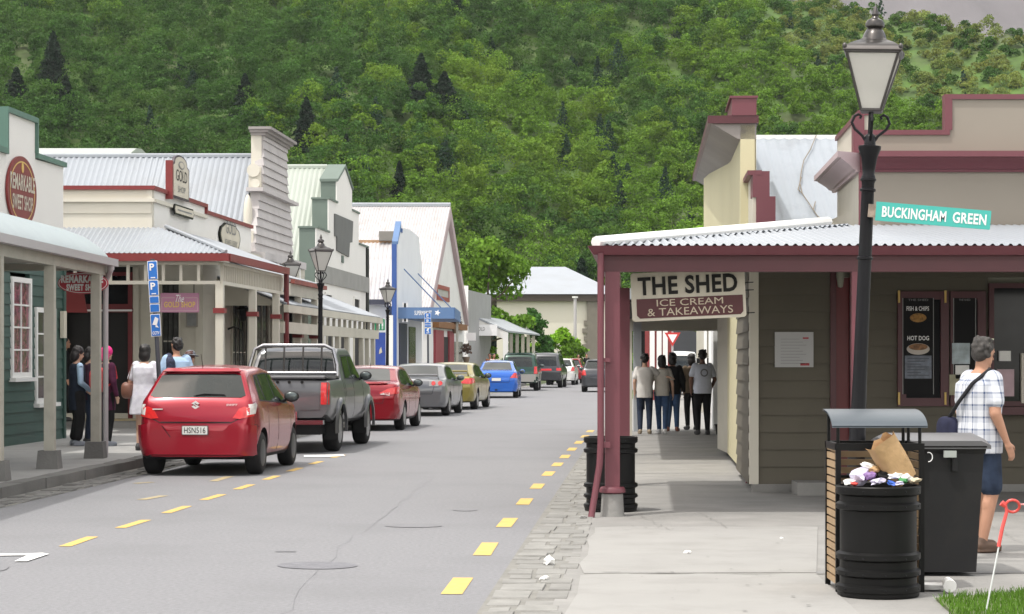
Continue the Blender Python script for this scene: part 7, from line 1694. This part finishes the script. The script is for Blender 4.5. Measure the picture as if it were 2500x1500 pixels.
            b.rings([(P_.x,P_.y,P_.z-.12,.16*bw,.12*bw),(P_.x,P_.y,P_.z-.03,.178*bw,.13*bw),(P_.x,P_.y,P_.z+.08,.165*bw,.122*bw)],18)
            for k in 'lr':
                hip,kn,an=J[k+'hip'],J[k+'kn'],J[k+'an']
                if kind=='shorts': b.cap(hip,hip.lerp(kn,.9),.104*bw,.082*bw)
                elif kind=='wide': b.cap(hip,kn,.115*bw,.10*bw); b.cap(kn,kn.lerp(an,.8),.10*bw,.09)
                else: b.cap(hip,kn,.102*bw,.072*bw); b.cap(kn,an+Vector((0,0,.02)),.072*bw,.052)
        elif kind=='dress':
            zb=cl[2]; b.rings([(P_.x,P_.y,zb,.215*bw,.17*bw),(P_.x,P_.y,P_.z-.05,.20*bw,.15*bw),(W_.x,W_.y,W_.z+.02,.160*bw,.122*bw),(Ch.x,Ch.y,Ch.z,.178*bw*sw,.134*bw),(Ch.x,Ch.y,Ch.z+.1,.18*bw*sw,.122*bw),(Nk.x,Nk.y,Nk.z-.03,.11,.09),(Nk.x,Nk.y,Nk.z+.0,.066,.068)],22)
            for k in 'lr':
                s_=-1 if k=='l' else 1; sh,el=J[k+'sh'],J[k+'el']; b.cap(sh+Vector((-s_*.03,0,0)),sh.lerp(el,.75),.072*bw*sw,.062*bw*sw)
        elif kind=='cap':
            b.ell(hp(0,-.005,.062),(.088,.104,.075),18,12,Rm); b.ell(hp(0,.09,.045),(.07,.07,.012),14,8,Rm)
        elif kind=='hood':
            b.ell(hp(0,-.01,.04),(.098,.112,.105),18,12,Rm); b.ell(hp(0,-.045,-.055),(.088,.075,.10),14,10,Rm)
        elif kind=='sunhat':
            b.ell(hp(0,-.005,.085),(.088,.098,.065),18,12,Rm); b.ell(hp(0,0,.05),(.155,.165,.016),20,8,Rm)
        nm={'tee':'t_shirt','shirt':'shirt','long':'jacket','vest':'vest','sleeves':'sleeves','pants':'trousers','shorts':'shorts','wide':'wide_trousers','dress':'dress','cap':'cap','hood':'headscarf','sunhat':'hat'}[kind]
        link(nm,remesh(b,vox if kind not in('cap','hood','sunhat') else .009,3),mat,t,180)
    if shoe is not False:
        b=MB()
        for k in 'lr':
            s_=-1 if k=='l' else 1; an=J[k+'an']; b.cap(an+Vector((0,-.03,-.035)),an+Vector((s_*.02,.13,-.048)),.048,.040); b.ell(an+Vector((s_*.01,.05,-.075)),(.048,.14,.018),14,8); b.cap(an+Vector((0,-.01,.0)),an+Vector((0,-.01,-.04)),.044,.046)
        link('shoes',remesh(b,.01,2),shoe or M('dark_shoe',(.03,.03,.032),.6),t,180)
    return t,J
def bag(t,name,mat,c,r,strap=None,sr=.012,smat=None,boxy=True):
    b=MB(); b.ell(c,r,16,12)
    if boxy: b.v=[(c[0]+math.copysign(abs((x-c[0])/r[0])**.6*r[0],x-c[0]),c[1]+math.copysign(abs((y-c[1])/r[1])**.7*r[1],y-c[1]),c[2]+math.copysign(abs((z-c[2])/r[2])**.65*r[2],z-c[2])) for x,y,z in b.v]
    o=b.build(name,mat,t,60)
    if strap: b=MB(); b.tube(strap,sr,8); b.build('strap',smat or mat,o,180)
    return o
# plaid
def plaid():
    m=M('plaid_shirt',(.62,.64,.68),.85,var=.06,scale=5,bump=.3,bscale=10,spec=.2); n=m.node_tree.nodes; l=m.node_tree.links
    tc=n.new('ShaderNodeTexCoord'); sp=n.new('ShaderNodeSeparateXYZ'); l.new(tc.outputs['Object'],sp.inputs[0])
    def stripes(src,k,ph,wid):
        a=n.new('ShaderNodeMath'); a.operation='MULTIPLY_ADD'; a.inputs[1].default_value=k; a.inputs[2].default_value=ph; l.new(src,a.inputs[0])
        f=n.new('ShaderNodeMath'); f.operation='FRACT'; l.new(a.outputs[0],f.inputs[0]); c=n.new('ShaderNodeMath'); c.operation='LESS_THAN'; c.inputs[1].default_value=wid; l.new(f.outputs[0],c.inputs[0]); return c.outputs[0]
    ang=n.new('ShaderNodeMath'); ang.operation='ARCTAN2'; l.new(sp.outputs[0],ang.inputs[0]); l.new(sp.outputs[1],ang.inputs[1])
    outs=[(stripes(sp.outputs[2],10,0,.16),.5),(stripes(sp.outputs[2],10,.35,.34),.22),(stripes(ang.outputs[0],2.0,0,.14),.5),(stripes(ang.outputs[0],2.0,.4,.32),.22)]
    prev=None
    for o,w in outs:
        mm=n.new('ShaderNodeMath'); mm.operation='MULTIPLY_ADD'; mm.inputs[1].default_value=w; l.new(o,mm.inputs[0])
        if prev is not None: l.new(prev,mm.inputs[2])
        else: mm.inputs[2].default_value=0
        prev=mm.outputs[0]
    b=n['Principled BSDF']; old=b.inputs['Base Color'].links[0].from_socket; mx=n.new('ShaderNodeMix'); mx.data_type='RGBA'; mx.clamp_factor=True
    l.new(prev,mx.inputs[0]); l.new(old,mx.inputs[6]); mx.inputs[7].default_value=(.055,.085,.17,1); l.new(mx.outputs[2],b.inputs['Base Color']); return m
# man on the right: walking to the right, seen side-on
pose=dict(pel=(0,0,.97),neck=(0,.01,1.47),head=(0,.05,1.63),nod=14,headrot=-10,lsh=(-.17,.02,1.41),lel=(-.21,-.02,1.15),lwr=(-.20,.14,.95),rsh=(.18,.02,1.41),rel=(.235,-.02,1.14),rwr=(.26,.08,.90),
 rhip=(.09,0,.93),rkn=(.10,.05,.50),ran=(.10,-.04,.09),lkn=(-.10,.12,.52),lan=(-.10,.10,.09))
t,J=person('grey haired man in plaid shirt and blue shorts walking right past the bins',((2390-CX)/F*18,18,.008),64,1.80,pose,[('shorts',cloth('denim_blue',(.026,.038,.066),.35)),('shirt',plaid(),.06)],skinA,hairg,'short',M('brown_sandal',(.10,.06,.04),.7),vox=.0085,build=1.17)
bag(t,'shoulder_bag',cloth('navy_bag',(.02,.022,.045),.3),(-.20,-.16,.98),(.12,.06,.13),[(-.19,-.17,1.08),(-.02,-.20,1.22),(.10,-.15,1.38),(.14,.0,1.50),(.12,.12,1.42),(-.05,.19,1.2),(-.19,.10,1.05)],.016,cloth('dark_strap',(.025,.025,.028)))
b=MB(); hd=J['head']; b.tube([hd+Vector((.08,-.02,.07)),hd+Vector((.06,.05,.115)),hd+Vector((-.06,.05,.115))],.006,6); b.build('sunglasses',M('pale_glasses',(.3,.32,.2),.3),t)
# group on the covered footpath, seen from behind
Yg=45.2; grp='people walking away under the far veranda'
jeans=cloth('jeans',(.05,.09,.18),.2); djeans=cloth('dark_jeans',(.025,.035,.06),.2); blk=cloth('black',(.012,.012,.013),.2); wht=cloth('white',(.60,.58,.55),.05); cream=cloth('cream_top',(.50,.47,.42),.06); tee2=cloth('pale_blue_white',(.55,.58,.66),.05); brn=cloth('brown',(.12,.09,.06),.15)
X=lambda px,Y:(px-CX)/F*Y
white_shoe=M('white_shoe',(.6,.6,.6),.6)
person('person in loose white shirt and dark jeans, arm reaching to a friend',(X(1574,Yg),Yg,.01),4,1.70,dict(rel=(.33,.06,1.28),rwr=(.52,.04,1.24),lkn=(-.1,.05,.5),rkn=(.1,.0,.5),lel=(-.22,-.03,1.14),lwr=(-.22,.02,.9)),[('pants',djeans),('tee',wht,.06)],skinB,hairb,'short',M('tan_shoe',(.25,.2,.14),.6),group=grp)
person('person in cream top and bright blue jeans with white shoes',(X(1616,Yg+.1),Yg+.1,.01),0,1.66,dict(lkn=(-.07,.08,.5),lan=(-.05,.12,.09),ran=(.06,-.12,.10),rkn=(.08,.0,.5)),[('pants',jeans),('tee',cream,.0)],skinB,hairb,'bob',white_shoe,group=grp,female=True,build=.95)
person('person in black jacket and jeans behind the cream top',(X(1642,Yg+1.6),Yg+1.6,.01),10,1.72,dict(lkn=(-.08,.02,.5),rkn=(.08,.07,.5)),[('pants',jeans),('long',blk,.02)],skinC,hairb,'bob',M('brown_shoe',(.2,.07,.05),.6),group=grp)
person('person in dark brown top and black trousers, left of the printed tee',(X(1688,Yg+2.6),Yg+2.6,.01),-14,1.70,{},[('pants',blk),('long',brn,.0)],skinC,hairb,'bob',None,group=grp)
t,J=person('person in pale tee with round print on the back and black trousers',(X(1715,Yg-.4),Yg-.4,.01),-9,1.78,dict(lel=(-.25,-.03,1.14),rel=(.26,.0,1.14),rwr=(.22,.14,.95),lwr=(-.22,.10,.92)),[('pants',blk),('tee',tee2,.0)],skinC,hairb,'short',None,group=grp,build=1.08)
b=MB(); vs=[]
for i in range(24):
    q=2*PI*i/24
    for r_ in (.055,.082): vs.append((r_*math.cos(q),-.152-.0*abs(math.cos(q)),1.28+r_*math.sin(q)))
b.add(vs,[(2*i,2*i+1,(2*i+3)%48,(2*i+2)%48) for i in range(24)]); b.build('back_print',M('grey_print3',(.2,.2,.22),.8),t,0)
# left group outside the dark entrance
gl='shoppers gathered at the dark shop entrance'
def GP(px,Y): return (X(px,Y),Y,.12)
Yl=36.2
t,J=person('person in dark navy vest with pale blue sleeves and black wide trousers, hands in front',GP(188,36.6),62,1.70,dict(lel=(-.22,.02,1.13),lwr=(-.08,.20,.97),rel=(.22,.0,1.12),rwr=(.04,.24,.97),nod=18,lkn=(-.1,.06,.5)),[('wide',blk),('sleeves',cloth('pale_blue_sleeve',(.33,.46,.60),.06)),('vest',cloth('navy_vest',(.018,.025,.04),.2),.22)],skinB,hairb,'bob',M('grey_trainer',(.22,.24,.28),.6),group=gl,female=True,build=1.02)
b=MB(); b.ell((0,.30,.93),(.07,.05,.06),14,10); b.build('pink_purse',cloth('pink_purse',(.55,.08,.13),.1),t,180)
person('person with short dark hair in black standing deepest in the doorway',(X(157,45.3),45.3,.28),70,1.78,{},[('pants',blk),('long',blk,.1)],skinA,hairb,'short',None,group=gl)
person('person in lilac cap and dark clothes behind the navy vest',GP(218,37.6),75,1.68,dict(nod=22),[('pants',djeans),('long',cloth('dark_plum',(.035,.015,.03),.2),.05),('cap',cloth('lilac_cap',(.34,.26,.38),.1))],skinB,hairb,'bob',None,group=gl,female=True)
t,J=person('person in bright pink headscarf with a red backpack',GP(259,36.5),40,1.70,dict(nod=5),[('pants',blk),('long',cloth('plum_tunic',(.06,.012,.035),.3),.22),('hood',cloth('hot_pink',(.72,.04,.22),.08))],skinB,None,'short',M('grey_trainer',(.22,.24,.28),.6),group=gl,female=True)
bag(t,'backpack',M('red_patterned_fabric',(.40,.02,.03),.8,var=.7,scale=14,bump=.4,bscale=14),(.06,-.22,1.17),(.17,.12,.22),[(.14,-.12,1.35),(.17,.06,1.40),(.17,.10,1.2),(.15,-.10,1.05)],.018)
# woman in white dress, man in light blue, person with hat
t,J=person('woman in white patterned dress with brown shoulder bag beside the sign post',GP(354,34.8),12,1.72,dict(lel=(-.25,-.02,1.14),lwr=(-.22,.06,.95)),[('dress',M('white_floral_dress',(.62,.62,.68),.85,var=.14,scale=12,bump=.4,bscale=8,dirt=(.42,.42,.62),dscale=7,damt=.35),.60)],skinB,hairb,'bob',None,group=None,female=True,build=1.2)
bag(t,'shoulder_bag',M('brown_leather',(.17,.075,.05),.5,var=.2),(-.27,-.06,1.0),(.10,.15,.14),[(-.26,-.14,1.1),(-.20,-.10,1.40),(-.18,.02,1.48),(-.22,.06,1.3),(-.26,.04,1.1)],.009)
t,J=person('man in light blue shirt with a dark patterned wrap over his left shoulder',GP(431,35.4),-18,1.84,dict(lel=(-.25,.02,1.14),headrot=-25),[('pants',djeans),('tee',cloth('light_blue_shirt',(.36,.50,.68),.06),.02)],skinA,hairb,'short',None,group=None,build=1.15)
b=MB(); b.cap((-.10,-.13,1.10),(-.11,-.12,1.36),.085,.075); b.cap((-.11,-.12,1.36),(-.12,.02,1.46),.075,.06); link('shoulder_wrap',remesh(b,.012),M('navy_pattern_wrap',(.022,.028,.06),.85,var=.9,scale=30,bump=.4,bscale=20),t,180)
person('person in grey brimmed hat almost hidden beside the light blue shirt',GP(463,36.4),35,1.62,dict(nod=8),[('pants',blk),('long',cloth('grey_coat',(.2,.2,.21),.1),.0),('sunhat',cloth('grey_hat',(.16,.17,.19),.1))],skinB,M('auburn_hair',(.07,.022,.018),.5,var=.3,scale=30),'long',None,group=None,female=True)
# tiny couple far down the left pavement
person('tiny distant person in white by the far white veranda',(X(1206,103),103,.1),160,1.68,{},[('pants',brn),('tee',wht,.0)],skinA,hairb,'short',None,group='distant walkers by the far veranda',vox=.02)
person('tiny distant person in rust top by the far white veranda',(X(1196,106),106,.1),190,1.70,{},[('pants',blk),('tee',cloth('rust',(.35,.14,.07)),.0)],skinA,hairg,'short',None,group='distant walkers by the far veranda',vox=.02)
person('tiny distant person in dark top beside the end of the road on the right',(X(1432,150),150,.1),170,1.72,{},[('pants',blk),('tee',blk,.0)],skinA,hairb,'short',None,group='distant walkers at the right road end',vox=.02)
person('tiny distant person in tan top beside the end of the road on the right',(X(1412,152),152,.1),170,1.68,{},[('pants',blk),('tee',cloth('tan_top',(.35,.22,.14)),.0)],skinA,hairb,'short',None,group='distant walkers at the right road end',vox=.02)

# ---------------- air ----------------
hz=MB().box(-900,1100,-8,2600,-1.2,620).build('haze',bpy.data.materials.new('haze_air'),None,0); hz['kind']='stuff'; hz['label']='thin pale haze in the air'
hm_=bpy.data.materials['haze_air']; hm_.use_nodes=True; n_=hm_.node_tree.nodes; n_.remove(n_['Principled BSDF']); pv_=n_.new('ShaderNodeVolumePrincipled')
pv_.inputs['Density'].default_value=.00009; pv_.inputs['Color'].default_value=(.93,.95,1,1); pv_.inputs['Anisotropy'].default_value=.2
hm_.node_tree.links.new(pv_.outputs[0],n_['Material Output'].inputs['Volume'])
